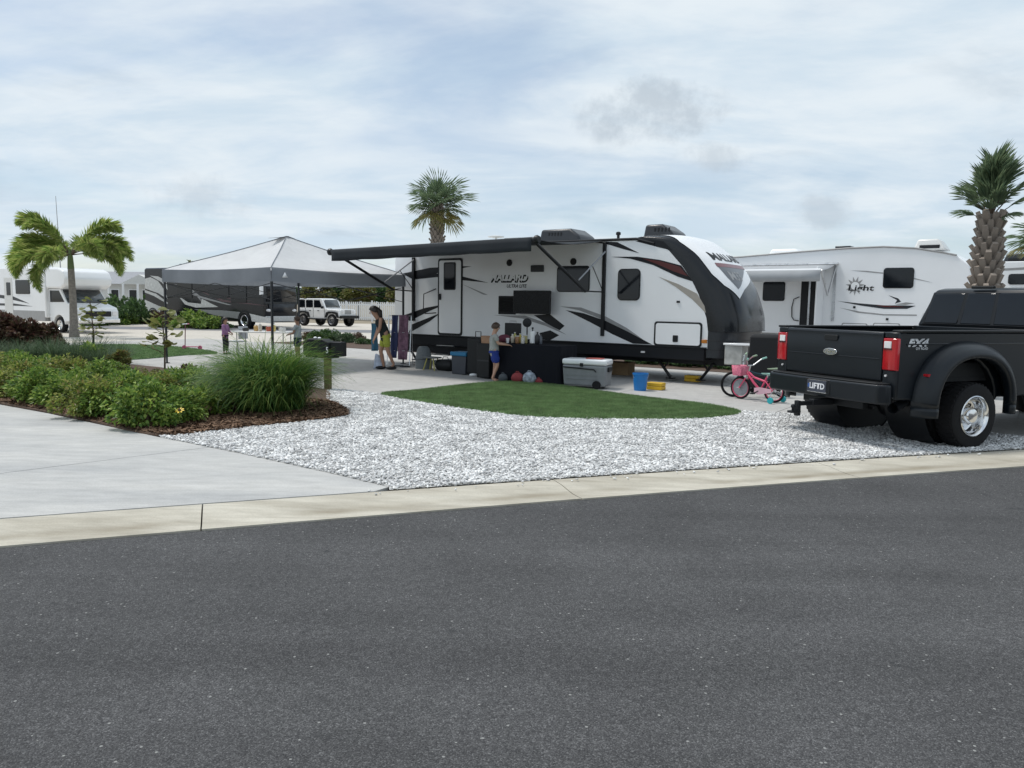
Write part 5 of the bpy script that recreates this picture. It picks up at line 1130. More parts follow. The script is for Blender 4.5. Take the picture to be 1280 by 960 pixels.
# arching fountain-grass mound by the post
g = G(338, 514); cl = thing('grass_clump', 'bushy mound of fine arching green grass before the black mailbox', 'ornamental grass', (g[0], g[1], .02), 0)
def fountain(name, n, seed, wd=.0065):
    r = np.random.default_rng(seed); V, F_ = [], []
    for k in range(n):
        a = r.uniform(0, 6.28); L = r.uniform(.75, 1.5); el0 = R(r.uniform(52, 88)); bend = R(r.uniform(60, 135)); q = r.uniform(0, .10); x, z, e = q, 0.0, el0; c, s_ = math.cos(a), math.sin(a); tw = r.uniform(-.35, .35); b = len(V); m_ = 7
        for j in range(m_ + 1):
            t = j / m_; ww = wd * (1 - t) ** .6 * (1 if j else .7) + .0006; ca, sa = math.cos(a + tw * t), math.sin(a + tw * t)
            V += [(ca * x - sa * ww, sa * x + ca * ww, z), (ca * x + sa * ww, sa * x - ca * ww, z + .002)]
            e = el0 - bend * t ** 1.5; x += math.cos(e) * L / m_; z = max(z + math.sin(e) * L / m_, .02)
        F_ += [(b + 2 * j, b + 2 * j + 1, b + 2 * j + 3, b + 2 * j + 2) for j in range(m_)]
    return np_mesh(name, np.array(V), np.array(F_))
fgm = [fountain('tuft_leaves', 210, 700 + i) for i in range(5)]
M_fgrass = island_mat('fountain_grass', [(.03, .085, .025), (.06, .145, .035), (.10, .20, .045), (.17, .28, .06), (.30, .36, .10)], .5, .4)
for f in fgm: f.materials.append(M_fgrass)
for k in range(38):
    a = k * 2.39996; q = (k / 38) ** .6; sc = 1.02 - .22 * q + rr.uniform(-.08, .08)
    o = ob('tuft', fgm[k % 5], None, cl, loc=(.46 * q * math.cos(a), .40 * q * math.sin(a), 0), rot=(rr.uniform(-.1, .1) - .22 * q * math.sin(a), rr.uniform(-.1, .1) + .22 * q * math.cos(a), rr.uniform(0, 6.28)), fix=False); o.scale = (sc, sc, sc * rr.uniform(.95, 1.1))
# feathery palm behind the bed
g = G(93, 421); fp = thing('feather_palm', 'single-trunk palm with bushy feathery fronds before the cab-over motorhome', 'palm tree', (g[0], g[1], 0), 0)
hz_ = AT(84, 335, g[1])[2]
ob('trunk', MB().tube([(0, 0, -.05), (0, 0, .5), (.01, 0, hz_ * .5), (-.02, 0, hz_)], [.22, .17, .145, .13], 14), M_trunk, fp, smooth=60)
ob('crownshaft', MB().tube([(-.02, 0, hz_ - .05), (-.03, 0, hz_ + .45), (-.03, 0, hz_ + .8)], [.135, .11, .05], 12), mat('crownshaft', (.10, .14, .05), .6), fp, smooth=60)
pf = [frond_mesh('plume', 2.75, .95 - .1 * i, .80 + .05 * i, 84, .64, .0095, 150 + i, True, .14) for i in range(3)]
for k, (rz, tilt, sc) in enumerate(((180, -.38, 1.0), (172, .05, 1.02), (8, -.12, 1.0), (-6, .22, .92), (200, .45, .92), (95, -.2, .9), (270, .45, .85), (215, -.55, .8), (330, -.05, .85), (130, .2, .9), (185, .30, 1.0), (175, -.15, .95), (2, -.30, .95), (15, .38, .85), (190, .72, .8))):
    o = frond(fp, pf[k % 3][0], None, M_palm, (-.03, 0, hz_ + .55), R(rz), tilt, sc)
    ob('rachis', MB().tube([tuple(c) for c in pf[k % 3][1]], [.03 * (1 - j / 15) for j in range(14)], 5), M_stem, o)

# fan palms
def fan_frond(name, r_, n, spread, ll, seed, petiole=.5, droop=.2):
    r = np.random.default_rng(seed); A = np.linspace(-spread, spread, n); P = np.zeros((n, 3)); P[:, 0] = petiole + .10 * np.cos(A); P[:, 1] = .05 * np.sin(A)
    D = np.stack([np.cos(A), np.sin(A), .10 * np.abs(np.sin(A)) + r.normal(0, .05, n)], 1); ln = ll * (1 - .30 * np.abs(A) / spread) * r.uniform(.88, 1.05, n)
    v1, f1 = leaves(P, D, np.tile([0, 0, 1.], (n, 1)), ln * .72, .026, .03)
    P2 = P + D * (ln * .50)[:, None]; D2 = D.copy(); D2[:, 2] -= droop + r.uniform(0, .35, n)
    v2, f2 = leaves(P2, D2, np.tile([0, 0, 1.], (n, 1)), ln * .55, .017, .12)
    return np_mesh(name, np.concatenate([v1, v2]), np.concatenate([f1, f2 + len(v1)]))
def fan_palm(px, depth, ytop_trunk, r0, r1, nfr, label, seed, el_rng, ll, pet, boots, dry=0, spread=2.0, fr_scale=1.0, expo=.8):
    t0 = AT(px, 380, depth); zt = AT(px, ytop_trunk, depth)[2]
    t = thing('fan_palm', label, 'palm tree', (t0[0], depth, 0), 0); r = random.Random(seed)
    ob('trunk', MB().tube([(0, 0, -.05), (.02, 0, zt * .4), (0, 0, zt)], [r0, (r0 + r1) / 2, r1], 16), M_trunk, t, smooth=60)
    if boots:
        bm = MB().add([(-.055, 0, 0), (.055, 0, 0), (.035, .10, .17), (-.035, .10, .17), (-.06, -.06, .0), (.06, -.06, .0), (.03, .055, .20), (-.03, .055, .20)], [(0, 1, 2, 3), (7, 6, 5, 4), (0, 4, 5, 1), (1, 5, 6, 2), (2, 6, 7, 3), (3, 7, 4, 0)]).mesh('boot', 40); fixn(bm); bm.materials.append(M_boot)
        k = 0; z = boots[0]
        while z < zt - .05:
            for j in range(9):
                a = 2 * math.pi * (j + .5 * (k % 2)) / 9; rad = r0 + (r1 - r0) * z / zt
                o = ob('boot', bm, None, t, loc=(rad * math.cos(a), rad * math.sin(a), z + r.uniform(-.02, .02)), rot=(r.uniform(-.15, .2), 0, a - math.pi / 2), fix=False); s = r.uniform(.85, 1.3) * boots[1]; o.scale = (s, s, s)
            z += .135 * boots[1]; k += 1
    fm = [fan_frond('fan_leaf', .5, 34, spread, ll * (1 + .08 * i), seed + i, pet * (.9 + .1 * i)) for i in range(3)]
    pm = MB().tube([(0, 0, 0), (pet * .5, 0, .01), (pet + .1, 0, 0)], [.025, .018, .012], 5).mesh('petiole', 60); pm.materials.append(M_stem)
    for f in fm: f.materials.append(M_sabal)
    fd = fm[0].copy(); fd.materials.clear(); fd.materials.append(M_sabaly)
    for k in range(nfr):
        a = k * 2.39996; u = k / (nfr - 1); el = el_rng[1] + (el_rng[0] - el_rng[1]) * u ** expo + r.uniform(-6, 6)
        o = ob('frond', fd if k >= nfr - dry else fm[k % 3], None, t, loc=(0, 0, zt - .02 - .10 * u), rot=(r.uniform(-.4, .4), R(-el), a), fix=False); s = r.uniform(.85, 1.08) * fr_scale * (1 if spread > 1 else 1.12 - .58 * u); o.scale = (s, s, s)
        ob('petiole', pm, None, o, fix=False)
    return t
fan_palm(1230, 15.5, 268, .275, .165, 24, 'shaggy-trunked fan palm with brush-like crown beside the truck cab', 300, (12, 89), .74, .46, (.5, 1.15), 0, .80, 1.0, 1.7)
fan_palm(546, 27.0, 258, .20, .17, 19, 'slim fan palm rising behind the white travel trailer', 320, (-38, 85), .78, .45, (1.2, .9), 4)
fan_palm(1303, 26.0, 300, .22, .18, 26, 'fan palm whose fronds reach in beside the shaggy palm', 340, (-20, 85), .75, .45, None, 5)

# trees and hedges beyond
def tree(px, depth, ytop, wpx, label, seed, mtl, grp='trees beyond the fence', name='tree'):
    p = AT(px, 380, depth); h = AT(px, ytop, depth)[2]; w_ = wpx / FPX * depth / 2
    t = thing(name, label, 'tree', (p[0], depth, 0), 0, grp); r = random.Random(seed)
    m = MB().tube([(0, 0, -.1), (.05, 0, h * .35), (0, .05, h * .75)], [.16, .12, .05], 8)
    for k in range(6):
        a = r.uniform(0, 6.28); z = h * r.uniform(.3, .6); m.tube([(0.02, 0, z), (w_ * .35 * math.cos(a), w_ * .35 * math.sin(a), z + h * .12), (w_ * .65 * math.cos(a), w_ * .65 * math.sin(a), z + h * .18)], [.06, .04, .015], 5)
    ob('trunk', m, M_stem, t, smooth=60)
    fm = bush_mesh('crown', 2600, w_, w_, h * .44, .34, .11, seed, 34, 0.0); 
    ob('crown', fm, mtl, t, loc=(0, 0, h * .46), fix=False)
for i, (px, d, yt, wp) in enumerate(((368, 80, 356, 44), (398, 76, 351, 40), (424, 82, 355, 42), (448, 77, 353, 40), (474, 84, 351, 46), (505, 80, 352, 50), (345, 88, 352, 46), (238, 84, 327, 26))):
    lab = ('mid green bushy tree standing beyond the picket fence', 'yellow-green bushy tree standing beyond the picket fence')[i % 2] if i < 7 else 'lone dark tree whose top shows beside the canopy roof'
    tree(px, d, yt, wp, lab, 400 + i, M_dgreen if i % 2 == 0 else M_olive)
for i in range(9):
    px = 150 + 150 * i if i < 1 else (-60, 20, 90, 165, 1010, 1120, 1230, 1330, 700)[i]
    tree(px, 110, 362 + (8 if px > 600 else -4), 150, 'distant dark tree beyond the parked campers', 430 + i, M_dgreen, 'distant trees on the skyline')
# shrubs by the back road
hb = [bush_mesh('hedge_foliage', 1800, 1.0, .9, .75, .17, .05, 500 + i, 24) for i in range(3)]
def backbush(px, py, sc, mtl, label, grp, sz=1.0):
    g = G(px, py); t = thing('hedge_shrub', label, 'shrub', (g[0], g[1], 0), rr.uniform(0, 6.28), grp)
    me = hb[rr.randrange(3)].copy(); me.materials.append(mtl); o = ob('foliage', me, None, t, fix=False); o.scale = (sc, sc, sc * sz); s = ob('stems', st_, None, t, fix=False); s.scale = (sc * 1.4,) * 3
for px, py, sc, k, sz in ((138, 407, .9, 0, 1.2), (152, 407, 1.0, 1, .8), (168, 407, 1.0, 0, 1.6), (182, 406, .9, 1, .9), (196, 407, .8, 2, 1.1), (222, 409, .9, 2, .8), (240, 410, 1.05, 1, 1.0), (258, 411, 1.0, 1, .8), (270, 411, .9, 0, .6), (124, 407, .9, 1, .9), (108, 406, .9, 0, .8), (146, 403, 1.2, 0, 1.5), (176, 403, 1.2, 0, 1.6), (206, 409, .8, 1, .7), (130, 402, 1.1, 1, 1.1)):
    backbush(px, py, sc, (M_dgreen, M_lgreen, M_bronze)[k], ('dark green shrub beside the back road', 'bright green shrub beside the back road', 'bronze shrub beside the back road')[k], 'shrubs beside the back road', sz)
for px, py, sc, k, sz in ((398, 428, .9, 0, 1.0), (412, 426, .8, 0, 1.2), (428, 428, .85, 1, .9), (446, 426, .7, 2, .8), (388, 424, .7, 2, .9), (455, 430, .6, 0, .7)):
    backbush(px, py, sc * .62, (M_dgreen, M_grass, M_bronze)[k], ('dark leafy shrub behind the black mailbox', 'grey-green mounded shrub behind the black mailbox', 'reddish shrub behind the black mailbox')[k], 'shrubs behind the mailbox', sz)
for px in (795, 830, 860, 890, 930):
    h = TR.hit(px, 462, 4.9); wpt = wl((h[0], 4.9, 0)); t = thing('hedge_shrub', 'low dark shrub on the mulch strip seen beneath the travel trailer', 'shrub', (wpt[0], wpt[1], 0), rr.uniform(0, 6.28), 'shrubs on the mulch strip'); me = hb[1].copy(); me.materials.append(M_dgreen); o = ob('foliage', me, None, t, fix=False); o.scale = (.5, .5, .4)

# ------------------------------------------------------------------ pop-up canopy
TC = np.array([-6.2, 21.2]); HD = 3.2; ROT = R(10)
tn = thing('popup_canopy', 'white peaked pop-up canopy with grey valance on slim dark legs', 'canopy tent', (TC[0], TC[1], 0), ROT + R(45))
s_ = HD / math.sqrt(2); ZE, ZV, ZP = 2.49, 2.16, 3.46
cor = [(-s_, -s_), (s_, -s_), (s_, s_), (-s_, s_)]
for i in range(4):
    a, b = np.array(cor[i]), np.array(cor[(i + 1) % 4])
    def top_f(u, v): # v: eave->peak
        e = a + (b - a) * u; p = e * (1 - v); sag = -.16 * math.sin(math.pi * v) * math.sin(math.pi * u) - .05 * math.sin(math.pi * v); return (p[0], p[1], ZE + (ZP - ZE) * v ** .92 + sag - .035 * math.sin(math.pi * u) * (1 - v))
    ob('roof_panel', MB().grid(top_f, 13, 13), M_tentw, tn, smooth=60)
    nrm = np.array([b[1] - a[1], -(b[0] - a[0])]) / np.linalg.norm(b - a)
    ob('valance', MB().grid(lambda u, v: (*(a + (b - a) * u + nrm * (.012 + .02 * math.sin(21 * u + i) * v)), ZE + .012 - .035 * math.sin(math.pi * u) * (1 - v) - (ZE - ZV) * v - .03 * math.sin(math.pi * u) * v), 34, 5), M_tentg, tn, smooth=60)
    ob('roof_seam', MB().tube([(a[0] * (1 - v), a[1] * (1 - v), ZE + (ZP - ZE) * v ** .92 + .008 - .05 * math.sin(math.pi * v)) for v in np.linspace(0, 1, 8)], .012, 6), M_tentg, tn)
    lg = ob('leg', MB().box((a[0] * .985, a[1] * .985, 1.55), (.045, .045, 1.75)).box((a[0] * .985, a[1] * .985, .42), (.034, .034, .84)), M_dgrey, tn, smooth=None); ob('foot', MB().box((a[0] * .985, a[1] * .985, .01), (.11, .11, .02)), M_black, lg)
    ob('truss', MB().tube([tuple(a * .98) + (ZV - .02,), tuple((a + b) / 2 * .98) + (ZV - .42,), tuple(b * .98) + (ZV - .02,)], .009, 6), M_black, tn); ob('truss', MB().tube([tuple(a * .98) + (ZV - .42,), tuple((a + b) / 2 * .98) + (ZV - .02,), tuple(b * .98) + (ZV - .42,)], .009, 6), M_black, tn)
    if i == 0:
        q = a + (b - a) * .94 if 0 else a + (b - a) * .10
q = np.array(cor[0]); d_ = np.array(cor[1]) - q
lo = q + d_ * .06; nn_ = np.array([d_[1], -d_[0]]) / np.linalg.norm(d_)
dd = d_ / np.linalg.norm(d_); bsz = .10
ob('triangle_logo', MB().add([(*(lo + dd * x + nn_ * .045), z) for x, z in ((0, 2.27), (.17, 2.27), (.085, 2.40))], [(0, 1, 2)]), M_white, tn, thick=.004)
ob('peak_vent', MB().grid(lambda u, v: ((u - .5) * .9 * (1 - .5 * v), .18 - .5 * v * .5, ZP - .02 - .10 * abs(u - .5) + .03 * v), 5, 3), M_tentg, tn, thick=.006)

# ------------------------------------------------------------------ mailbox on a wooden post
g = G(410, 488); mbx = thing('mailbox', 'black mailbox with white number on a square wooden post', 'mailbox', (g[0], g[1], 0), R(-20))
dm = g[1]; k_ = dm / FPX
def zat(py, px=410): return AT(px, py, dm)[2]
ob('post', MB().box((0, 0, zat(447) / 2), (.11, .11, zat(447))), M_wood, mbx, bevel=.006)
ob('shelf', MB().box((-.12, 0, zat(447) + .02), (.62, .24, .05)), M_black, mbx, bevel=.006)
bxm = MB().prism([(-.48, zat(446) + .03), (.10, zat(446) + .03), (.10, zat(428)), (-.04, zat(425) + .02), (-.40, zat(425) + .02), (-.48, zat(428))], -.13, .13)
mbd = ob('box', bxm, M_plast, mbx, bevel=.015)
ob('lid_bolt', MB().sphere((-.15, -.05, zat(425) + .035), (.035, .035, .02), 10, 6).sphere((-.30, .03, zat(425) + .035), (.035, .035, .02), 10, 6), M_white, mbd)
ob('side_box', MB().box((.235, .02, (zat(427) + zat(445)) / 2), (.24, .20, zat(427) - zat(445))), M_plast, mbx, bevel=.012)
side_text('number', '5', mbx, .075, -.134, (zat(433) + zat(441)) / 2, .05, .12, M_white, 0, .02)

# ------------------------------------------------------------------ people
def skin_mesh(name, verts, edges, radii, m, parent, root=0, sub=2):
    me = bpy.data.meshes.new(name); me.from_pydata([tuple(v) for v in verts], edges, []); me.update()
    o = bpy.data.objects.new(name, me); COL.objects.link(o); o.parent = parent
    sk = o.modifiers.new('skin', 'SKIN'); sk.use_smooth_shade = True
    for i, r in enumerate(radii):
        r = r if isinstance(r, tuple) else (r, r); me.skin_vertices[0].data[i].radius = r
    me.skin_vertices[0].data[root].use_root = True
    sb_ = o.modifiers.new('sub', 'SUBSURF'); sb_.levels = sub; sb_.render_levels = sub
    me.materials.append(m); return o
SKIN1 = mat('skin', (.46, .27, .19), .5, var=.05); SKIN2 = mat('skin_tan', (.34, .19, .125), .5, var=.05)
HAIRD = mat('dark_hair', (.02, .014, .011), .5, var=.4, vscale=60); HAIRB = mat('brown_hair', (.055, .032, .02), .5, var=.4, vscale=60)
def person(loc, rz, H, label, J, top, bottom, top_m, bot_m, skin, hair, long_hair=False, sleeves=.5, legs=.5, girth=1.0, shoes=None):
    """J: joint -> (x, y, z) in fractions of H; x is forward, y to the person's left"""
    p = thing('person', label, 'person', loc, rz)
    d = dict(pelvis=(0, 0, .52), waist=(0, 0, .60), chest=(0, 0, .71), neck=(.0, 0, .825), jaw=(.012, 0, .862), face=(.016, 0, .915), crown=(.0, 0, .965),
             l_hip=(0, .052, .505), r_hip=(0, -.052, .505), l_knee=(.01, .058, .285), r_knee=(.01, -.058, .285), l_ank=(-.01, .06, .045), r_ank=(-.01, -.06, .045), l_toe=(.085, .065, .015), r_toe=(.085, -.065, .015),
             l_sho=(0, .10, .785), r_sho=(0, -.10, .785), l_elb=(-.01, .125, .62), r_elb=(-.01, -.125, .62), l_wri=(.02, .13, .48), r_wri=(.02, -.13, .48))
    d.update(J); look = d.pop('look', (1, 0, 0)); P = {k: np.array(v) * H for k, v in d.items()}
    rad = dict(pelvis=.066, waist=.057, chest=.064, neck=.038, jaw=.046, face=(.056, .062), crown=.040, l_hip=.052, r_hip=.052, l_knee=.033, r_knee=.033, l_ank=.021, r_ank=.021, l_toe=.017, r_toe=.017, l_sho=.033, r_sho=.033, l_elb=.024, r_elb=.024, l_wri=.016, r_wri=.016)
    ed = [('pelvis', 'waist'), ('waist', 'chest'), ('chest', 'neck'), ('neck', 'jaw'), ('jaw', 'face'), ('face', 'crown')]
    for s in 'lr': ed += [('pelvis', s + '_hip'), (s + '_hip', s + '_knee'), (s + '_knee', s + '_ank'), (s + '_ank', s + '_toe'), ('chest', s + '_sho'), (s + '_sho', s + '_elb'), (s + '_elb', s + '_wri')]
    names = list(P)
    for s, sg in (('l', 1), ('r', -1)):                 # palm and five fingers
        wv, ev = P[s + '_wri'], P[s + '_elb']; f = (wv - ev) / np.linalg.norm(wv - ev); side = np.cross(f, [0, 0, 1.]); side = side / (np.linalg.norm(side) + 1e-6) if np.linalg.norm(side) > .2 else np.array([1., 0, 0]); up = np.cross(side, f)
        P[s + '_palm'] = wv + f * .045 * H; rad[s + '_palm'] = (.020, .012); ed.append((s + '_wri', s + '_palm')); names.append(s + '_palm')
        for q, (o_, ln) in enumerate(((-.016, .036), (-.006, .044), (.005, .042), (.015, .033))):
            a, b = s + '_k%d' % q, s + '_t%d' % q; P[a] = P[s + '_palm'] + side * o_ * H + f * .022 * H; P[b] = P[a] + (f * .85 - up * .5) * ln * H; rad[a] = .0058; rad[b] = .0048; ed += [(s + '_palm', a), (a, b)]; names += [a, b]
        a, b = s + '_th0', s + '_th1'; P[a] = wv + f * .022 * H - side * .022 * H; P[b] = P[a] + (f * .8 - side * .4) * .034 * H; rad[a] = .0065; rad[b] = .0055; ed += [(s + '_wri', a), (a, b)]; names += [a, b]
    ix = {k: i for i, k in enumerate(names)}
    def R2(k, g=1.0): r = rad[k]; return tuple(x * H * g * girth for x in r) if isinstance(r, tuple) else r * H * g * (girth if 'hip' in k or 'sho' in k else 1)
    body = skin_mesh('body', [P[k] for k in names], [(ix[a], ix[b]) for a, b in ed], [R2(k) for k in names], skin, p, ix['pelvis'])
    def garment(name, ks, es, m, g, sub=2):
        ii = {k: i for i, k in enumerate(ks)}; V = [ks[k][0] for k in ks]; return skin_mesh(name, V, [(ii[a], ii[b]) for a, b in es], [ks[k][1] for k in ks], m, p, 0, sub)
    hd = (P['face'] + P['jaw'] * .3 + P['crown'] * .7) / 2; axis = (P['crown'] - P['jaw']); axis /= np.linalg.norm(axis); fw_ = np.array(look, float); fw_ -= axis * np.dot(fw_, axis); fw_ /= np.linalg.norm(fw_); lf2 = np.cross(axis, fw_)
    c = P['face']
    M_eye = bpy.data.materials.get('eye') or mat('eye', (.02, .02, .02), .2)
    for sg in (1, -1): ob('eye', MB().sphere(tuple(c + fw_ * .054 * H + lf2 * sg * .019 * H + axis * .004 * H), .0065 * H, 8, 6), M_eye, body)
    ob('nose', MB().sphere(tuple(c + fw_ * .062 * H - axis * .012 * H), (.010 * H, .008 * H, .012 * H), 8, 6), skin, body, smooth=60)
    ob('mouth', MB().sphere(tuple(c + fw_ * .050 * H - axis * .030 * H), (.006 * H, .016 * H, .004 * H), 8, 6), mat('lips', (.30, .10, .09), .5) if 'lips' not in bpy.data.materials else bpy.data.materials['lips'], body, smooth=60)
    for sg in (1, -1): ob('ear', MB().sphere(tuple(c + lf2 * sg * .054 * H - axis * .004 * H), (.012 * H, .006 * H, .017 * H), 8, 6), skin, body, smooth=60)
    def hairf(u, v):
        th = 2 * math.pi * u; ph = math.pi * .5 * v * 1.4; fr_ = max(0, math.cos(th)); ph = min(ph, math.pi * (.66 - .30 * fr_)); r = .068 * H
        dirv = (fw_ * math.cos(th) * 1.05 + lf2 * math.sin(th) * .92) * math.sin(ph) + axis * math.cos(ph) * 1.0
        return tuple(c + axis * .012 * H - fw_ * .006 * H + dirv * r * (1 + .05 * math.sin(7 * th + 9 * v)))
    ob('hair', MB().grid(hairf, 25, 12), hair, p, smooth=60, thick=.008)
    if long_hair:
        b0 = c - fw_ * .050 * H + axis * .02 * H; ob('hair_tail', MB().tube([tuple(b0), tuple(b0 - fw_ * .030 * H - axis * .05 * H), tuple(b0 - fw_ * .020 * H - axis * .13 * H), tuple(b0 - fw_ * .015 * H - axis * .19 * H)], [.040 * H, .045 * H, .036 * H, .012 * H], 10), hair, p, smooth=60)
    # shirt
    g = 1.22; ks = {k: (P[k], R2(k, g)) for k in ('waist', 'chest', 'l_sho', 'r_sho')}
    hem = P['pelvis'] * (1 - top) + P['waist'] * top - np.array([0, 0, .13 * H]); ks['hem'] = (hem, .080 * H * girth); ks['nk'] = (P['chest'] * .25 + P['neck'] * .75, 0.043 * H)
    es = [('waist', 'hem'), ('waist', 'chest'), ('chest', 'nk'), ('chest', 'l_sho'), ('chest', 'r_sho')]
    if sleeves > 0:
        for s in 'lr': ks[s + '_sl'] = (P[s + '_sho'] + (P[s + '_elb'] - P[s + '_sho']) * min(sleeves, 1), .036 * H if sleeves <= 1 else .032 * H); es.append((s + '_sho', s + '_sl'))
        if sleeves > 1:
            for s in 'lr': ks[s + '_cu'] = (P[s + '_elb'] + (P[s + '_wri'] - P[s + '_elb']) * .85, .024 * H); es.append((s + '_sl', s + '_cu'))
    sht = garment('shirt', ks, es, top_m, g)
    lowp = P['pelvis'] * (1 - top) + P['waist'] * top + np.array([0, 0, -.015 * H])
    ob('shirt_body', MB().tube([tuple(P['chest'] * .35 + P['neck'] * .65), tuple(P['chest'] * .75 + P['neck'] * .25), tuple(P['chest']), tuple(P['waist']), tuple(lowp * .6 + P['waist'] * .4), tuple(lowp)], [.052 * H, .074 * H, .079 * H * girth, .074 * H * girth, .078 * H * girth, .083 * H * girth], 18, caps=False), top_m, sht, smooth=80, thick=.006)
    ks = {'pelvis': (P['pelvis'], .073 * H * girth), 'wb': (P['pelvis'] * .5 + P['waist'] * .5, .066 * H * girth)}; es = [('pelvis', 'wb')]
    for s in 'lr':
        ks[s + '_hip'] = (P[s + '_hip'], .058 * H * girth); q = P[s + '_hip'] + (P[s + '_knee'] - P[s + '_hip']) * min(legs + .30, 1); ks[s + '_le'] = (q, (.058 if legs < 1 else .042) * H * girth); es += [('pelvis', s + '_hip'), (s + '_hip', s + '_le')]
        if legs > 1: ks[s + '_cuff'] = (P[s + '_knee'] + (P[s + '_ank'] - P[s + '_knee']) * (legs - 1), .030 * H); es.append((s + '_le', s + '_cuff'))
    bt = garment('shorts' if legs < 1 else 'trousers', ks, es, bot_m, 1.1)
    ob('waistband', MB().tube([tuple(P['waist'] * .55 + P['pelvis'] * .45), tuple(P['pelvis']), tuple(P['pelvis'] + np.array([0, 0, -.035 * H]))], [.074 * H * girth, .084 * H * girth, .088 * H * girth], 18, caps=False), bot_m, bt, smooth=80)
    if legs < 1:
        for s in 'lr': ob('short_leg', MB().tube([tuple(P[s + '_hip'] + np.array([0, 0, .02 * H])), tuple(P[s + '_hip'] * .5 + (P[s + '_hip'] + (P[s + '_knee'] - P[s + '_hip']) * legs) * .5), tuple(P[s + '_hip'] + (P[s + '_knee'] - P[s + '_hip']) * legs)], [.056 * H * girth, .060 * H * girth, .062 * H * girth], 14, caps=False), bot_m, bt, smooth=80)
    if shoes:
        for s in 'lr':
            a, b = P[s + '_ank'], P[s + '_toe']; dd_ = (b - a) / np.linalg.norm(b - a); mid = a * .45 + b * .55; mid[2] = min(mid[2], .03 * H); ob('shoe', MB().sphere(tuple(mid), (.085 * H, .032 * H, .026 * H), 12, 8), shoes, p, smooth=60)
    return p
cm = lambda n, c: mat(n, c, .85, var=.12, vscale=30, bump=.2, bscale=60)
# boy at the black table
g = G(617, 477); person((g[0], g[1], 0), R(8), 1.33, 'barefoot boy in grey shirt and blue shorts reaching across the black table',
    dict(l_elb=(.06, .11, .65), r_elb=(.06, -.115, .64), l_wri=(.20, .07, .635), r_wri=(.20, -.085, .625), l_knee=(.03, .055, .28), l_ank=(.0, .05, .045), l_toe=(.09, .045, .015), r_knee=(.06, -.05, .285), r_ank=(-.03, -.04, .055), r_toe=(.05, -.05, .015), face=(.03, 0, .912), crown=(.03, 0, .962), jaw=(.025, 0, .865), look=(1, .25, -.15)),
    .25, 0, cm('grey_tee', (.33, .34, .32)), cm('blue_shorts', (.012, .035, .22)), SKIN1, HAIRB, False, .75, .62, 1.0)
# woman stepping with a towel
g = G(482, 462); person((g[0], g[1], 0), R(196), 1.70, 'dark-haired woman in black top and lime shorts stooping beside the trailer',
    dict(waist=(.025, 0, .60), chest=(.075, 0, .70), neck=(.125, 0, .795), jaw=(.155, 0, .838), face=(.175, 0, .88), crown=(.18, 0, .93), l_sho=(.08, .10, .775), r_sho=(.08, -.10, .775), l_elb=(.10, .125, .62), r_elb=(.10, -.12, .61), l_wri=(.16, .12, .50), r_wri=(.15, -.11, .49), r_knee=(.07, -.05, .28), r_ank=(.02, -.05, .045), r_toe=(.10, -.055, .015), l_knee=(-.03, .05, .28), l_ank=(-.12, .05, .075), l_toe=(-.05, .05, .02), look=(.8, 0, -.6)),
    .35, 0, cm('black_top', (.012, .018, .018)), cm('lime_shorts', (.33, .36, .05)), SKIN2, HAIRD, True, 0, .5, .92, M_black)
# child by the folding table
g = G(282, 443); person((g[0], g[1], 0), R(-12), 1.19, 'small child in purple top and dark leggings beside the folding chair',
    dict(l_elb=(.03, .12, .63), r_elb=(.05, -.11, .62), l_wri=(.14, .05, .58), r_wri=(.15, -.06, .56), look=(1, 0, -.2)),
    .2, 0, cm('purple_top', (.26, .13, .25)), cm('dark_leggings', (.012, .014, .022)), SKIN2, HAIRD, True, 1.6, 1.9, 1.05, M_black)
# second child under the canopy
p0 = AT(372, 415, 22.0); person((p0[0], p0[1], 0), R(170), 1.30, 'brown-haired child in pale blue grey shirt under the canopy',
    dict(l_elb=(.04, .12, .63), r_elb=(.05, -.11, .62), l_wri=(.15, .08, .60), r_wri=(.15, -.08, .60), look=(1, .1, -.3)),
    .2, 0, cm('pale_shirt', (.34, .38, .40)), cm('navy_shorts', (.015, .02, .05)), SKIN2, HAIRB, False, .7, .6, 1.05)

# ------------------------------------------------------------------ things under and around the awning
def TL(px, py, z=0.0): return TR.loc(G(px, py, z))
def at_tr(px, py): g = G(px, py); return (g[0], g[1], 0)
c0 = TL(657, 479); tb = thing('folding_table', 'long table under a black floor-length cloth beside the trailer', 'table', at_tr(657, 479), TR.ang)
TZ = .84; TWD, TDP = 1.72, .72
ob('tabletop', MB().box((0, TDP / 2, TZ - .03), (TWD, TDP, .04)), M_dgrey, tb)
for sx in (-.78, .78):
    for sy in (.06, .66): ob('leg', MB().tube([(sx, sy, 0), (sx, sy, TZ - .05)], .014, 6), M_dgrey, tb)
def drape(u, v):
    per = [(-TWD / 2, TDP), (-TWD / 2, 0), (TWD / 2, 0), (TWD / 2, TDP)]; t = u * 3; i = min(int(t), 2); f = t - i; a, b = per[i], per[i + 1]; x, y = a[0] + (b[0] - a[0]) * f, a[1] + (b[1] - a[1]) * f
    w_ = .022 * v * math.sin(38 * u) + .012 * math.sin(91 * u + 2) * v; nx, ny = ((-1, 0), (0, -1), (1, 0))[i]; return (x + nx * (.012 + w_ + .02 * v), y + ny * (.012 + w_ + .02 * v), TZ * (1 - v) + .012 * (1 - v) + .03 * v)
bc = cloth_mat('black_cloth', (.008, .009, .014), .03)
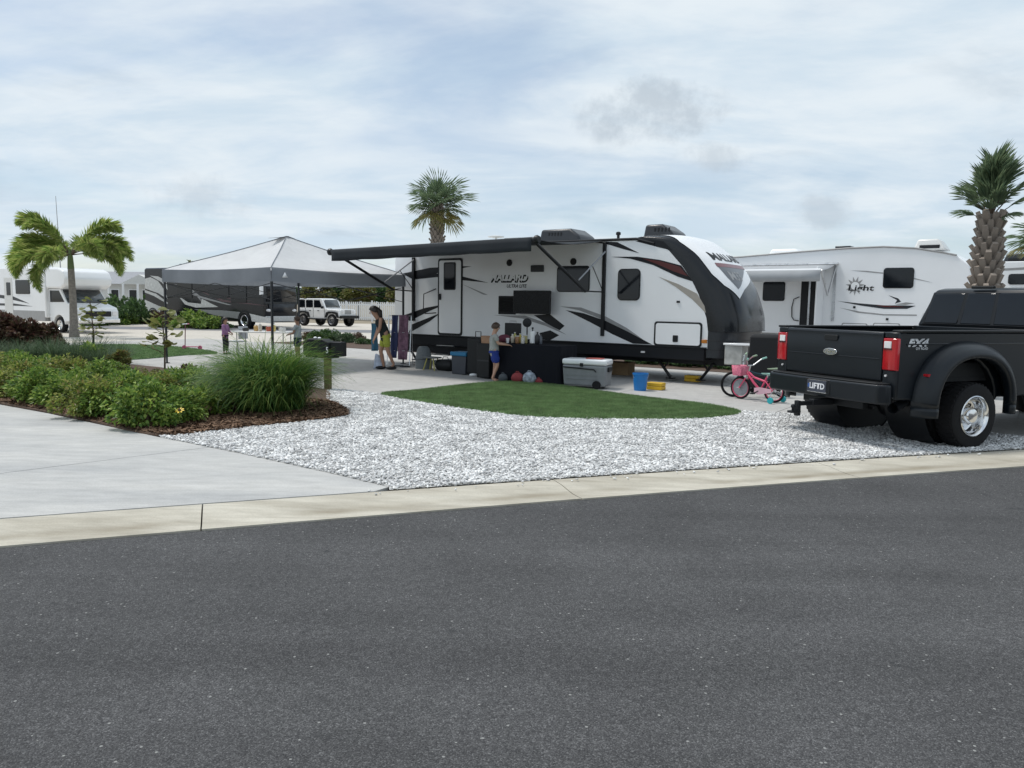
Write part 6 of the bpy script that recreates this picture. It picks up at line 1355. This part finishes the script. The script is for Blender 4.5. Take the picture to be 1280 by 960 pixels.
tcl = tag(ob('tablecloth', MB().grid(drape, 120, 7).add([(-TWD / 2 - .012, -.012, TZ + .012), (TWD / 2 + .012, -.012, TZ + .012), (TWD / 2 + .012, TDP + .012, TZ + .012), (-TWD / 2 - .012, TDP + .012, TZ + .012)], [(0, 1, 2, 3)]), bc, loc=at_tr(657, 479), rot=TR.ang, smooth=60), 'black cloth draped to the ground over the long table', 'tablecloth')
ZT_ = TZ + .018
def on_table(px, back=.25):                # spot on the table top under that pixel column
    h = TR.hit(px, 430, c0[1] + back); w3 = wl((h[0], c0[1] + back, ZT_)); return tuple(w3)
def bottle(px, back, r, h, col, label, cap=(.7, .7, .7), cat='bottle', neck=.4, name='bottle'):
    t = thing(name, label, cat, on_table(px, back), 0, 'bottles and tins on the black table')
    m_ = mat('pack', col, .35, var=.15, vscale=30); ob('body', MB().lathe([(r * .9, 0), (r, .01), (r, h * .68), (r * neck, h * .84), (r * neck, h * .92)], n=14), m_, t, smooth=40); ob('cap', MB().lathe([(r * neck * 1.15, h * .92), (r * neck * 1.15, h)], n=12), mat('cap', cap, .4), t)
bottle(640.5, .30, .045, .20, (.55, .50, .40), 'cream squat bottle with white cap beside the boy'); bottle(643.5, .42, .04, .24, (.42, .40, .10), 'olive bottle beside the black griddle lid')
bottle(646.5, .22, .05, .17, (.30, .16, .08), 'brown jar with pale lid on the black table', neck=.9, cat='jar', name='jar'); bottle(650, .32, .04, .22, (.55, .42, .05), 'yellow squeeze bottle with white cap on the black table')
bottle(653.5, .24, .045, .15, (.62, .60, .56), 'white tub with pale lid on the black table', neck=.9, cat='tub', name='tub'); bottle(656.5, .38, .05, .19, (.50, .45, .20), 'mustard canister with pale lid on the black table', neck=.95, cat='canister', name='canister')
bottle(671.5, .30, .05, .27, (.012, .013, .016), 'black bottle next to the white towel roll', (.02, .02, .02)); bottle(675.5, .36, .04, .22, (.10, .11, .13), 'dark grey bottle right behind the black bottle', (.1, .1, .1))
pt = thing('paper_towel_roll', 'white paper towel roll standing on the black table', 'paper towel', on_table(665.5, .26)); ob('roll', MB().lathe([(.058, .02), (.06, .025), (.06, .28), (.055, .285)], n=18), M_white, pt, smooth=40); ob('holder', MB().lathe([(.075, 0), (.075, .015), (.012, .018), (.012, .33), (.022, .335), (.02, .37)], n=14), M_black, pt)
fn = thing('table_mirror', 'small round black fan on a stem at the back of the table', 'fan', on_table(658.5, .55)); ob('base', MB().lathe([(.09, 0), (.09, .02), (.015, .03), (.014, .36)], n=16), M_black, fn); ob('guard', MB().lathe([(.05, -.03), (.10, -.02), (.105, .0), (.10, .03), (.05, .05)], (0, 0, .46), 'y', 20), M_black, fn); fn.name = 'table_fan'
gd = thing('griddle', 'black portable griddle with its lid standing open', 'griddle', on_table(636, .45), TR.ang); ob('pan', MB().box((0, 0, .06), (.46, .30, .12)), M_black, gd, bevel=.015); ob('lid', MB().box((0, .16, .28), (.46, .03, .32)), M_black, gd, bevel=.015); ob('lid_handle', MB().tube([(-.09, .16, .44), (-.09, .16, .485), (.09, .16, .485), (.09, .16, .44)], .010, 6), M_alu, gd)
tag(ob('snack_bag', MB().sphere((0, 0, .09), (.15, .10, .10), 14, 8), cm('maroon_bag', (.13, .03, .05)), loc=on_table(630.5, .22), smooth=60), 'maroon snack bag lying in front of the boy', 'bag')
tag(ob('cup', MB().lathe([(.03, 0), (.042, .11), (.038, .11), (.028, .01)], n=14), M_white, loc=on_table(634.5, .15)), 'small white cup beside the maroon snack bag', 'cup')
# bags on the ground
def bag(px, py, r, m_, label, name='bag', n=1.0):
    g = at_tr(px, py); rb_ = random.Random(px); 
    def f(u, v):
        th, ph = 2 * math.pi * u, math.pi * v; k = 1 + .12 * math.sin(3 * th + 2) * math.sin(ph) + .07 * math.sin(7 * th + 5 * ph); return (r[0] * k * math.sin(ph) * math.cos(th), r[1] * k * math.sin(ph) * math.sin(th), r[2] * (1 - math.cos(ph)) * (1 if v < .5 else 1))
    t = thing(name, label, 'bag', g, TR.ang); ob('body', MB().grid(f, 25, 13), m_, t, smooth=60); ob('strap', MB().tube([(-r[0] * .4, 0, r[2] * 1.8), (-r[0] * .2, -.02, r[2] * 2.15), (r[0] * .2, -.02, r[2] * 2.15), (r[0] * .4, 0, r[2] * 1.8)], .012, 6), m_, t)
bag(647, 479, (.14, .12, .12), cm('red_cloth', (.25, .04, .045)), 'red backpack lying against the black tablecloth', 'backpack')
bag(662, 480, (.15, .13, .135), mat('patterned_cloth', (.32, .36, .42), .8, var=.6, vscale=14), 'white and blue patterned bag against the black tablecloth'); bag(673.5, 480.5, (.09, .08, .07), bpy.data.materials['red_cloth'], 'small red pouch next to the patterned bag', 'pouch')
bag(629, 478, (.10, .10, .10), cm('grey_cloth', (.06, .07, .08)), 'small dark grey bag behind the boy\'s feet')
# wheeled cooler
q0, q1 = G(702, 484), G(757, 487.5); ang = math.atan2(q1[1] - q0[1], q1[0] - q0[0]); Lc = math.hypot(q1[0] - q0[0], q1[1] - q0[1])
co = thing('cooler', 'large grey wheeled cooler with white lid beside the black table', 'cooler', ((q0[0] + q1[0]) / 2, (q0[1] + q1[1]) / 2, 0), ang)
M_cg = mat('cooler_grey', (.22, .23, .24), .5, bump=.1, bscale=90); zc = .60
ob('tub', MB().add([(x * (Lc / 2 - .03 * (1 - k)), .02 * (1 - k) + y * (.46 - .02 * (1 - k)), .05 + k * (zc - .16)) for k in (0, 1) for x, y in ((-1, 0), (1, 0), (1, 1), (-1, 1))], [(0, 3, 2, 1), (4, 5, 6, 7), (0, 1, 5, 4), (1, 2, 6, 5), (2, 3, 7, 6), (3, 0, 4, 7)]), M_cg, co, bevel=.04, seg=3)
ob('lid', MB().box((0, .23, zc - .045), (Lc + .01, .48, .12)), M_white, co, bevel=.04, seg=3)
ob('tow_handle', MB().tube([(-Lc / 2 + .02, -.012, zc - .16), (Lc / 2 - .26, -.012, zc - .19), (Lc / 2 - .22, -.012, zc - .24)], .014, 6), M_black, co)
for z in (.20, .28): ob('rib', MB().box((-.06, .012, z), (Lc * .7, .02, .012)), M_cg, co)
ob('end_handle', MB().box((Lc / 2 + .01, .23, zc - .19), (.04, .26, .10)), M_black, co, bevel=.015); ob('latch', MB().box((-.05, -.012, zc - .10), (.07, .02, .07)), M_black, co, bevel=.006)
for x in (Lc / 2 - .20,): 
    for y in (-.01, .45): ob('wheel', MB().lathe([(.03, -.03), (.085, -.03), (.09, 0), (.085, .03), (.03, .03)], (x, y, .09), 'y', 18), M_rubber, co)
tag(ob('cooler_towel', MB().box((0, 0, .008), (.34, .24, .016)), cm('coral_cloth', (.42, .10, .08)), loc=(co.location[0] + .16 * math.cos(ang) - .25 * math.sin(ang), co.location[1] + .16 * math.sin(ang) + .25 * math.cos(ang), zc + .016), rot=ang, bevel=.006), 'folded coral cloth lying on the cooler lid', 'cloth')
bk = thing('bucket', 'blue plastic bucket standing under the trailer front', 'bucket', at_tr(800, 488), 0); ob('pail', MB().lathe([(.125, 0), (.155, .33), (.165, .33), (.165, .36), (.15, .36), (.12, .02)], n=24, caps=False), mat('blue_plastic', (.01, .17, .48), .4), bk, smooth=40); ob('bail', MB().tube([(.165 * math.cos(a), -.05, .33 - .12 * math.sin(a)) for a in np.linspace(0, math.pi, 9)], .005, 5), M_alu, bk)
def block(px, py, label, dk=False):
    t = thing('levelling_block', label, 'block', at_tr(px, py), TR.ang); my = mat('yellow_plastic', (.62, .38, .02), .5)
    for k in range(2): ob('tier', MB().box((0, 0, .04 + .075 * k), (.34, .22, .07)), my, t, bevel=.01)
block(820, 487, 'yellow levelling block beside the blue bucket'); block(866, 477, 'yellow levelling block under the trailer jack')
tag(ob('carton', MB().box((0, 0, .16), (.62, .40, .32)), mat('cardboard', (.30, .20, .11), .85), loc=tuple(wl((TL(775, 468)[0], TL(775, 468)[1], 0))), rot=TR.ang, bevel=.006), 'brown cardboard carton on the ground beneath the trailer', 'carton')
# storage near the entry door
tt = thing('storage_tote', 'grey storage tote with bright blue lid near the boy', 'tote', at_tr(573, 468), TR.ang); ob('tub', MB().add([(x * (.23 - .02 * (1 - k)), .0 + y * .36, k * .46) for k in (0, 1) for x, y in ((-1, 0), (1, 0), (1, 1), (-1, 1))], [(0, 3, 2, 1), (4, 5, 6, 7), (0, 1, 5, 4), (1, 2, 6, 5), (2, 3, 7, 6), (3, 0, 4, 7)]), mat('slate_plastic', (.045, .05, .062), .5), tt, bevel=.02); ob('lid', MB().box((0, .18, .50), (.50, .42, .10)), mat('tote_blue', (.012, .15, .30), .45), tt, bevel=.02)
sc_ = thing('suitcase', 'tall black suitcase with raised handle behind the blue-lidded tote', 'suitcase', at_tr(591, 470), TR.ang); ob('shell', MB().box((0, .14, .48), (.40, .26, .86)), M_plast, sc_, bevel=.04, seg=3); ob('handle', MB().tube([(-.08, .2, .90), (-.08, .2, 1.06), (.08, .2, 1.06), (.08, .2, .90)], .011, 6), M_black, sc_)
for x in (-.15, .15): ob('caster', MB().lathe([(.01, -.015), (.03, -.015), (.03, .015), (.01, .015)], (x, .06, .03), 'y', 10), M_black, sc_)
bb = thing('storage_cabinet', 'black fabric storage cabinet standing between suitcase and boy', 'cabinet', at_tr(603, 473.5), TR.ang); ob('case', MB().box((0, .16, .42), (.36, .30, .80)), M_plast, bb, bevel=.02); ob('shelf_band', MB().box((0, .006, .42), (.34, .012, .03)), M_dgrey, bb)
tag(ob('paper_bag', MB().add([(x * (.12 + .015 * k), y * (.08), k * .17) for k in (0, 1) for x, y in ((-1, -1), (1, -1), (1, 1), (-1, 1))], [(0, 3, 2, 1), (0, 1, 5, 4), (1, 2, 6, 5), (2, 3, 7, 6), (3, 0, 4, 7)]), mat('kraft_paper', (.34, .20, .12), .85), loc=tuple(wl((TR.loc(at_tr(603, 473.5))[0] + .02, TR.loc(at_tr(603, 473.5))[1] + .16, .822))), rot=TR.ang, thick=.004), 'brown paper bag on top of the black cabinet', 'paper bag')
tag(ob('rag', MB().sphere((0, 0, .03), (.10, .07, .04), 12, 7), M_white, loc=tuple(wl((TR.loc(at_tr(591, 470))[0] + .03, TR.loc(at_tr(591, 470))[1] - .02, .0))), smooth=60), 'crumpled white rag on the ground by the suitcase', 'rag')
so = thing('step_stool', 'small stool with splayed yellow legs beside the grey bag', 'stool', at_tr(537, 463), TR.ang); ob('seat', MB().box((0, .1, .33), (.42, .28, .035)), mat('stool_grey', (.14, .15, .15), .6), so, bevel=.012); ml = mat('stool_yellow', (.42, .38, .10), .6)
for sx in (-1, 1):
    for sy in (-1, 1): ob('leg', MB().tube([(sx * .10, .1 + sy * .08, .32), (sx * .19, .1 + sy * .13, 0)], .016, 6), ml, so)
def dome(u, v):
    th, ph = 2 * math.pi * u, math.pi / 2 * v; k = 1 + .04 * math.sin(5 * th); return (.24 * k * math.cos(ph * .92) ** .6 * math.cos(th), .20 + .18 * k * math.cos(ph * .92) ** .6 * math.sin(th), .60 * math.sin(ph) ** .85)
dg = thing('laundry_bag', 'grey domed fabric bag on the ground by the trailer door', 'bag', at_tr(523, 461.5), TR.ang); ob('body', MB().grid(dome, 25, 12), cm('ash_cloth', (.13, .145, .155)), dg, smooth=60); ob('seam', MB().tube([(.245 * math.cos(a), .20 + .185 * math.sin(a), .26) for a in np.linspace(0, 2 * math.pi, 25)], .008, 5), M_dgrey, dg)
df = thing('duffel_bag', 'black duffel bag lying between the stool and the tote', 'bag', at_tr(552, 464), TR.ang); ob('body', MB().lathe([(.02, -.26), (.12, -.25), (.145, -.2), (.145, .2), (.12, .25), (.02, .26)], (0, .15, .145), 'x', 16), M_plast, df, smooth=50); ob('handle', MB().tube([(-.1, .15, .28), (-.07, .15, .36), (.07, .15, .36), (.1, .15, .28)], .01, 6), M_black, df)
for k, (px, py) in enumerate(((498, 458), (507, 459))):
    sh_ = thing('sandals', ('pair of dark sandals left under the towel rack', 'pair of dark sandals left beside the grey domed bag')[k], 'sandals', at_tr(px, py), R(30 * k))
    for y in (0, .12): ob('sole', MB().prism(rrect(-.12, y - .04, .12, y + .04, .035), 0, .03, ax='z'), M_black, sh_)
# towel rack
rk = thing('towel_rack', 'folding drying rack holding towels beside the trailer end', 'drying rack', at_tr(500, 456), R(-8))
HT = 1.36
for x in (-.32, .32): ob('upright', MB().tube([(x, -.18, 0), (x, 0, HT), (x, .18, 0)], .012, 6), M_alu, rk)
for z, y in ((HT, 0), (.9, -.07), (.9, .07), (.4, -.13), (.4, .13)): ob('rail', MB().tube([(-.32, y, z), (.32, y, z)], .009, 6), M_alu, rk)
def towel(x0, x1, col, zlow, label, var=.3, name='towel', vs_=6):
    f = lambda u, v: (x0 + (x1 - x0) * u + .012 * math.sin(8 * v + 3 * u), -.02 - .14 * v * (1 if v > .02 else 0) - .018 * math.sin(9 * u) , HT + .018 - (HT - zlow) * v)
    t = ob(name, MB().grid(f, 14, 10), mat('towelling', col, .9, var=var, vscale=vs_, bump=.3, bscale=120), loc=at_tr(500, 456), rot=R(-8), smooth=60, thick=.016); tag(t, label, 'towel')
towel(-.02, .26, (.22, .12, .17), .14, 'mauve patterned towel hanging on the drying rack', .45, vs_=9); towel(-.22, -.04, (.035, .045, .11), .18, 'navy towel hanging next to the mauve towel', .2); 
g = G(468, 458); towel2 = ob('towel', MB().grid(lambda u, v: (-.08 + .17 * u + .01 * math.sin(9 * v), .02 * math.sin(7 * u + 3 * v), 1.16 - .74 * v), 10, 10), mat('teal_towelling', (.055, .16, .24), .9, bump=.3, bscale=120), loc=(g[0], g[1], 0), smooth=60, thick=.02); tag(towel2, 'teal blue towel hanging from the woman\'s hand', 'towel')
g = G(474, 461); tag(ob('beach_cloth', MB().grid(lambda u, v: (.11 * math.cos(2.6 * u + .3) * (1 + .5 * (1 - v)), .09 * math.sin(2.6 * u + .3) * (1 + .6 * (1 - v)), .38 * v + .02 * math.sin(9 * u)), 14, 8), mat('pale_blue_cloth', (.42, .47, .56), .9, var=.3, vscale=12), loc=(g[0], g[1], 0), rot=R(200), smooth=60, thick=.01), 'pale blue cloth bunched on the ground by the woman\'s foot', 'cloth')
# folding table, chair and food under the canopy
o = AT(330, 420, 24.2); ft = thing('folding_table', 'white folding table with food under the pop-up canopy', 'table', (o[0], o[1], 0), R(-6))
ob('tabletop', MB().box((0, 0, .735), (1.8, .74, .04)), M_offw, ft, bevel=.01)
for sx in (-.75, .75): ob('leg', MB().tube([(sx, -.3, 0), (sx, -.3, .72)], .016, 6), M_grey, ft); ob('leg', MB().tube([(sx, .3, 0), (sx, .3, .72)], .016, 6), M_grey, ft); ob('leg_brace', MB().tube([(sx, -.3, .2), (sx, .3, .2)], .012, 6), M_grey, ft)
def on_ft(x, y, z=.757): c, s = math.cos(R(-6)), math.sin(R(-6)); return (o[0] + x * c - y * s, o[1] + x * s + y * c, z)
for k, (x, y, r, h, col, nm, lb) in enumerate(((-.55, -.1, .10, .10, (.02, .02, .02), 'pan', 'black pan on the white folding table'), (-.28, .05, .07, .20, (.50, .32, .12), 'jar', 'amber jar on the white folding table'), (-.08, -.1, .06, .24, (.55, .50, .42), 'bottle', 'cream bottle on the white folding table'), (.12, .1, .09, .16, (.42, .10, .06), 'tin', 'red tin on the white folding table'), (.34, -.05, .07, .22, (.60, .48, .16), 'bottle', 'yellow bottle on the white folding table'), (.58, .05, .11, .13, (.60, .60, .58), 'bowl', 'white bowl on the white folding table'))):
    t = thing(nm, lb, nm, on_ft(x, y), 0, 'food things on the white folding table'); ob('body', MB().lathe([(r * .85, 0), (r, h * .3), (r, h * .75), (r * (.6 if nm in ('jar', 'bottle') else .98), h * .9)], n=14, caps=nm != 'bowl'), mat('pack', col, .4), t, smooth=40)
    if nm != 'bowl': ob('lid', MB().lathe([(r * .62, h * .9), (r * .62, h)], n=12), M_white if nm != 'pan' else M_black, t)
    else: ob('rim', MB().lathe([(r * .98, h * .88), (r * 1.04, h * .9), (r * .98, h * .94)], n=14, caps=False), M_white, t)
g = G(297, 442); fc = thing('folding_chair', 'pale grey folding chair beside the child in purple', 'chair', (g[0], g[1], 0), R(160))
ob('seat', MB().box((0, 0, .40), (.42, .42, .04)), mat('chair_grey', (.42, .44, .47), .6), fc, bevel=.01); ob('backrest', MB().box((-.23, 0, .68), (.04, .42, .40)), bpy.data.materials['chair_grey'], fc, bevel=.01)
for sx in (-1, 1):
    for sy in (-1, 1): ob('leg', MB().tube([(sx * .17, sy * .19, .40), (-sx * .0 + sx * .21, sy * .20, 0)], .013, 6), M_grey, fc)
# kick scooter
g = G(241, 437.5); ks_ = thing('kick_scooter', 'pink kick scooter standing on the back lawn', 'scooter', (g[0], g[1], .02), R(-5)); mp_ = mat('pink_paint', (.55, .12, .22), .4)
ob('deck', MB().box((.0, 0, .09), (.46, .11, .03)), mp_, ks_, bevel=.01); ob('steering_post', MB().tube([(-.27, 0, .10), (-.24, 0, .86)], .016, 8), mat('maroon_metal', (.16, .05, .07), .4), ks_); ob('handlebar', MB().tube([(-.24, -.20, .86), (-.24, .20, .86)], .015, 8), M_white, ks_)
for x in (-.30, .26): ob('wheel', MB().lathe([(.02, -.018), (.07, -.018), (.07, .018), (.02, .018)], (x, 0, .07), 'y', 16), mp_, ks_)
ob('handlebar_grip', MB().tube([(-.24, .12, .86), (-.24, .24, .86)], .02, 8), mp_, ks_)

# ------------------------------------------------------------------ bicycles
def bicycle(F0, R0, wr, label, frame_m, seat_m, rim_m, extras, tyre_m=M_rubber, group=None):
    F0, R0 = np.array(F0), np.array(R0); d = F0 - R0; L = math.hypot(d[0], d[1]); a = math.atan2(d[1], d[0])
    t = thing('bicycle', label, 'bicycle', (R0[0], R0[1], 0), a); ob_ = lambda n, m, mt, p=t, **k: ob(n, m, mt, p, **k)
    for x in (0, L):
        w_ = ob('wheel', MB().add(*(lambda V, F_: (V, F_))(*(lambda n, k: ([((wr - .022 + .022 * math.cos(2 * math.pi * j / k)) * math.cos(2 * math.pi * i / n), .022 * math.sin(2 * math.pi * j / k), (wr - .022 + .022 * math.cos(2 * math.pi * j / k)) * math.sin(2 * math.pi * i / n)) for i in range(n) for j in range(k)], [(i * k + j, ((i + 1) % n) * k + j, ((i + 1) % n) * k + (j + 1) % k, i * k + (j + 1) % k) for i in range(n) for j in range(k)]))(30, 8))), tyre_m, t, smooth=60, loc=(x, 0, wr))
        ob('rim', MB().lathe([(wr - .048, -.012), (wr - .036, -.014), (wr - .036, .014), (wr - .048, .012), (wr - .048, -.012)], (0, 0, 0), 'y', 30, caps=False), rim_m, w_, smooth=40)
        m = MB()
        for k in range(14): an = 2 * math.pi * k / 14; m.tube([(.02 * math.cos(an), .012 * (-1) ** k, .02 * math.sin(an)), ((wr - .045) * math.cos(an), 0, (wr - .045) * math.sin(an))], .0025, 4)
        ob('spokes', m, M_alu, w_)['kind'] = 'stuff'; ob('hub', MB().lathe([(.02, -.045), (.02, .045)], (0, 0, 0), 'y', 10), M_alu, w_)
    hx, hz = L - .14, wr + .30; bx2, bz2 = L * .40, wr * .92; sx, sz = L * .22, wr + .26
    for P, r in (([(hx + .01, 0, hz), (L * .62, 0, wr + .13), (bx2, 0, bz2)], .024), ([(hx, 0, hz + .03), (L * .60, 0, wr + .22), (sx + .03, 0, sz - .10)], .020), ([(bx2, 0, bz2), (sx, 0, sz)], .018)): ob('frame_tube', MB().tube(P, r, 8), frame_m, t, smooth=60)
    for y in (-.05, .05): ob('stay', MB().tube([(bx2, y * .6, bz2), (0, y, wr)], .012, 6), frame_m, t); ob('stay', MB().tube([(sx + .02, y * .5, sz - .09), (0, y, wr)], .011, 6), frame_m, t); ob('fork', MB().tube([(hx + .01, y, hz - .10), (L, y, wr)], .014, 6), frame_m, t)
    ob('steerer', MB().tube([(hx + .02, 0, hz - .12), (hx - .05, 0, hz + .14)], .018, 8), M_alu, t)
    ob('handlebar', MB().tube([(hx - .14, -.26, hz + .27), (hx - .05, -.10, hz + .14), (hx - .05, .10, hz + .14), (hx - .14, .26, hz + .27)], .012, 8), M_alu, t)
    for s in (-1, 1): ob('grip', MB().tube([(hx - .14, s * .24, hz + .26), (hx - .19, s * .32, hz + .29)], .018, 8), seat_m, t)
    sd_ = ob('seat', MB().add([(sx - .13, -.09, sz + .07), (sx - .13, .09, sz + .07), (sx, .07, sz + .06), (sx + .13, .022, sz + .055), (sx + .13, -.022, sz + .055), (sx, -.07, sz + .06), (sx - .12, -.06, sz + .02), (sx - .12, .06, sz + .02), (sx + .1, .015, sz + .03), (sx + .1, -.015, sz + .03)], [(0, 5, 4, 3, 2, 1), (6, 7, 8, 9), (0, 1, 7, 6), (1, 2, 3, 8, 7), (3, 4, 9, 8), (4, 5, 0, 6, 9)]), seat_m, t, bevel=.012); ob('seat_post', MB().tube([(sx, 0, sz - .02), (sx - .01, 0, sz + .04)], .013, 6), M_alu, t)
    ob('chain_guard', MB().prism([(bx2 + .09, bz2 - .04), (bx2 + .09, bz2 + .05), (bx2 - .02, bz2 + .07), (.02, wr + .03), (.02, wr - .03), (bx2, bz2 - .07)], .055, .07), extras.get('guard', frame_m), t)
    for s in (-1, 1): ob('crank', MB().tube([(bx2, s * .07, bz2), (bx2 + s * .09, s * .08, bz2 - .05)], .009, 6).box((bx2 + s * .09, s * .12, bz2 - .055), (.07, .08, .02)), M_black, t)
    if extras.get('stabiliser'):
        for s in (-1, 1): w2 = ob('stabiliser_wheel', MB().lathe([(.02, -.02), (.055, -.02), (.06, 0), (.055, .02), (.02, .02)], (-.06, s * .22, .06), 'y', 18), extras['stabiliser'], t); ob('stabiliser_arm', MB().tube([(0, s * .05, wr), (-.03, s * .17, wr * .8), (-.06, s * .19, .06)], .008, 6), M_alu, t)
    if extras.get('basket'):
        bz_ = hz + .0; ob('basket', MB().add([(hx + .16 + x * (.085 + .015 * k), y * (.12 + .02 * k), bz_ - .06 + .19 * k) for k in (0, 1) for x, y in ((-1, -1), (1, -1), (1, 1), (-1, 1))], [(0, 3, 2, 1), (0, 1, 5, 4), (1, 2, 6, 5), (2, 3, 7, 6), (3, 0, 4, 7)]), extras['basket'], t, thick=.008)
    if extras.get('disc'): ob('front_disc', MB().lathe([(wr - .06, -.008), (wr - .06, .008)], (L, 0, wr), 'y', 24), extras['disc'], t)
    return t
mint = mat('mint_plastic', (.28, .52, .45), .5); pink = mat('hot_pink', (.68, .07, .16), .3, coat=.3); 
bicycle(G(925, 498.5), G(967, 503.5), .215, 'pink child\'s bicycle with front basket and turquoise stabiliser wheels', pink, mint, pink, dict(stabiliser=mat('turquoise_plastic', (.02, .38, .42), .4), basket=mat('pink_basket', (.62, .16, .24), .6, var=.35, vscale=40), guard=mat('pale_pink', (.72, .45, .52), .4), disc=mat('silver_disc', (.30, .31, .34), .35, metal=.5)))
bicycle(G(916, 496), G(979, 497), .25, 'dark child\'s bicycle leaning behind the pink bicycle', mat('teal_frame', (.015, .05, .07), .35), mat('pale_green_seat', (.30, .40, .28), .5), M_dgrey, dict())
# covered grill between trailer and truck
p0 = AT(960, 420, 15.8); cg = thing('covered_grill', 'boxy black covered grill standing behind the truck tailgate', 'grill', (p0[0], p0[1], 0), TR.ang)
ob('cover', MB().add([(x * .30 * (1 + .06 * (1 - k)), y * .24 * (1 + .06 * (1 - k)), .10 + k * 1.06) for k in (0, 1) for x, y in ((-1, -1), (1, -1), (1, 1), (-1, 1))] + [(x * .24, y * .18, 1.20) for x, y in ((-1, -1), (1, -1), (1, 1), (-1, 1))], [(0, 3, 2, 1), (8, 9, 10, 11)] + [(i + 4 * j, (i + 1) % 4 + 4 * j, (i + 1) % 4 + 4 + 4 * j, i + 4 + 4 * j) for j in (0, 1) for i in range(4)]), cm('black_cover', (.009, .010, .012)), cg, bevel=.03)
for x in (-.22, .22):
    for y in (-.16, .16): ob('caster', MB().lathe([(.01, -.02), (.045, -.02), (.045, .02), (.01, .02)], (x, y, .045), 'y', 12), M_rubber, cg); ob('leg', MB().tube([(x, y, .08), (x, y, .16)], .015, 6), M_black, cg)
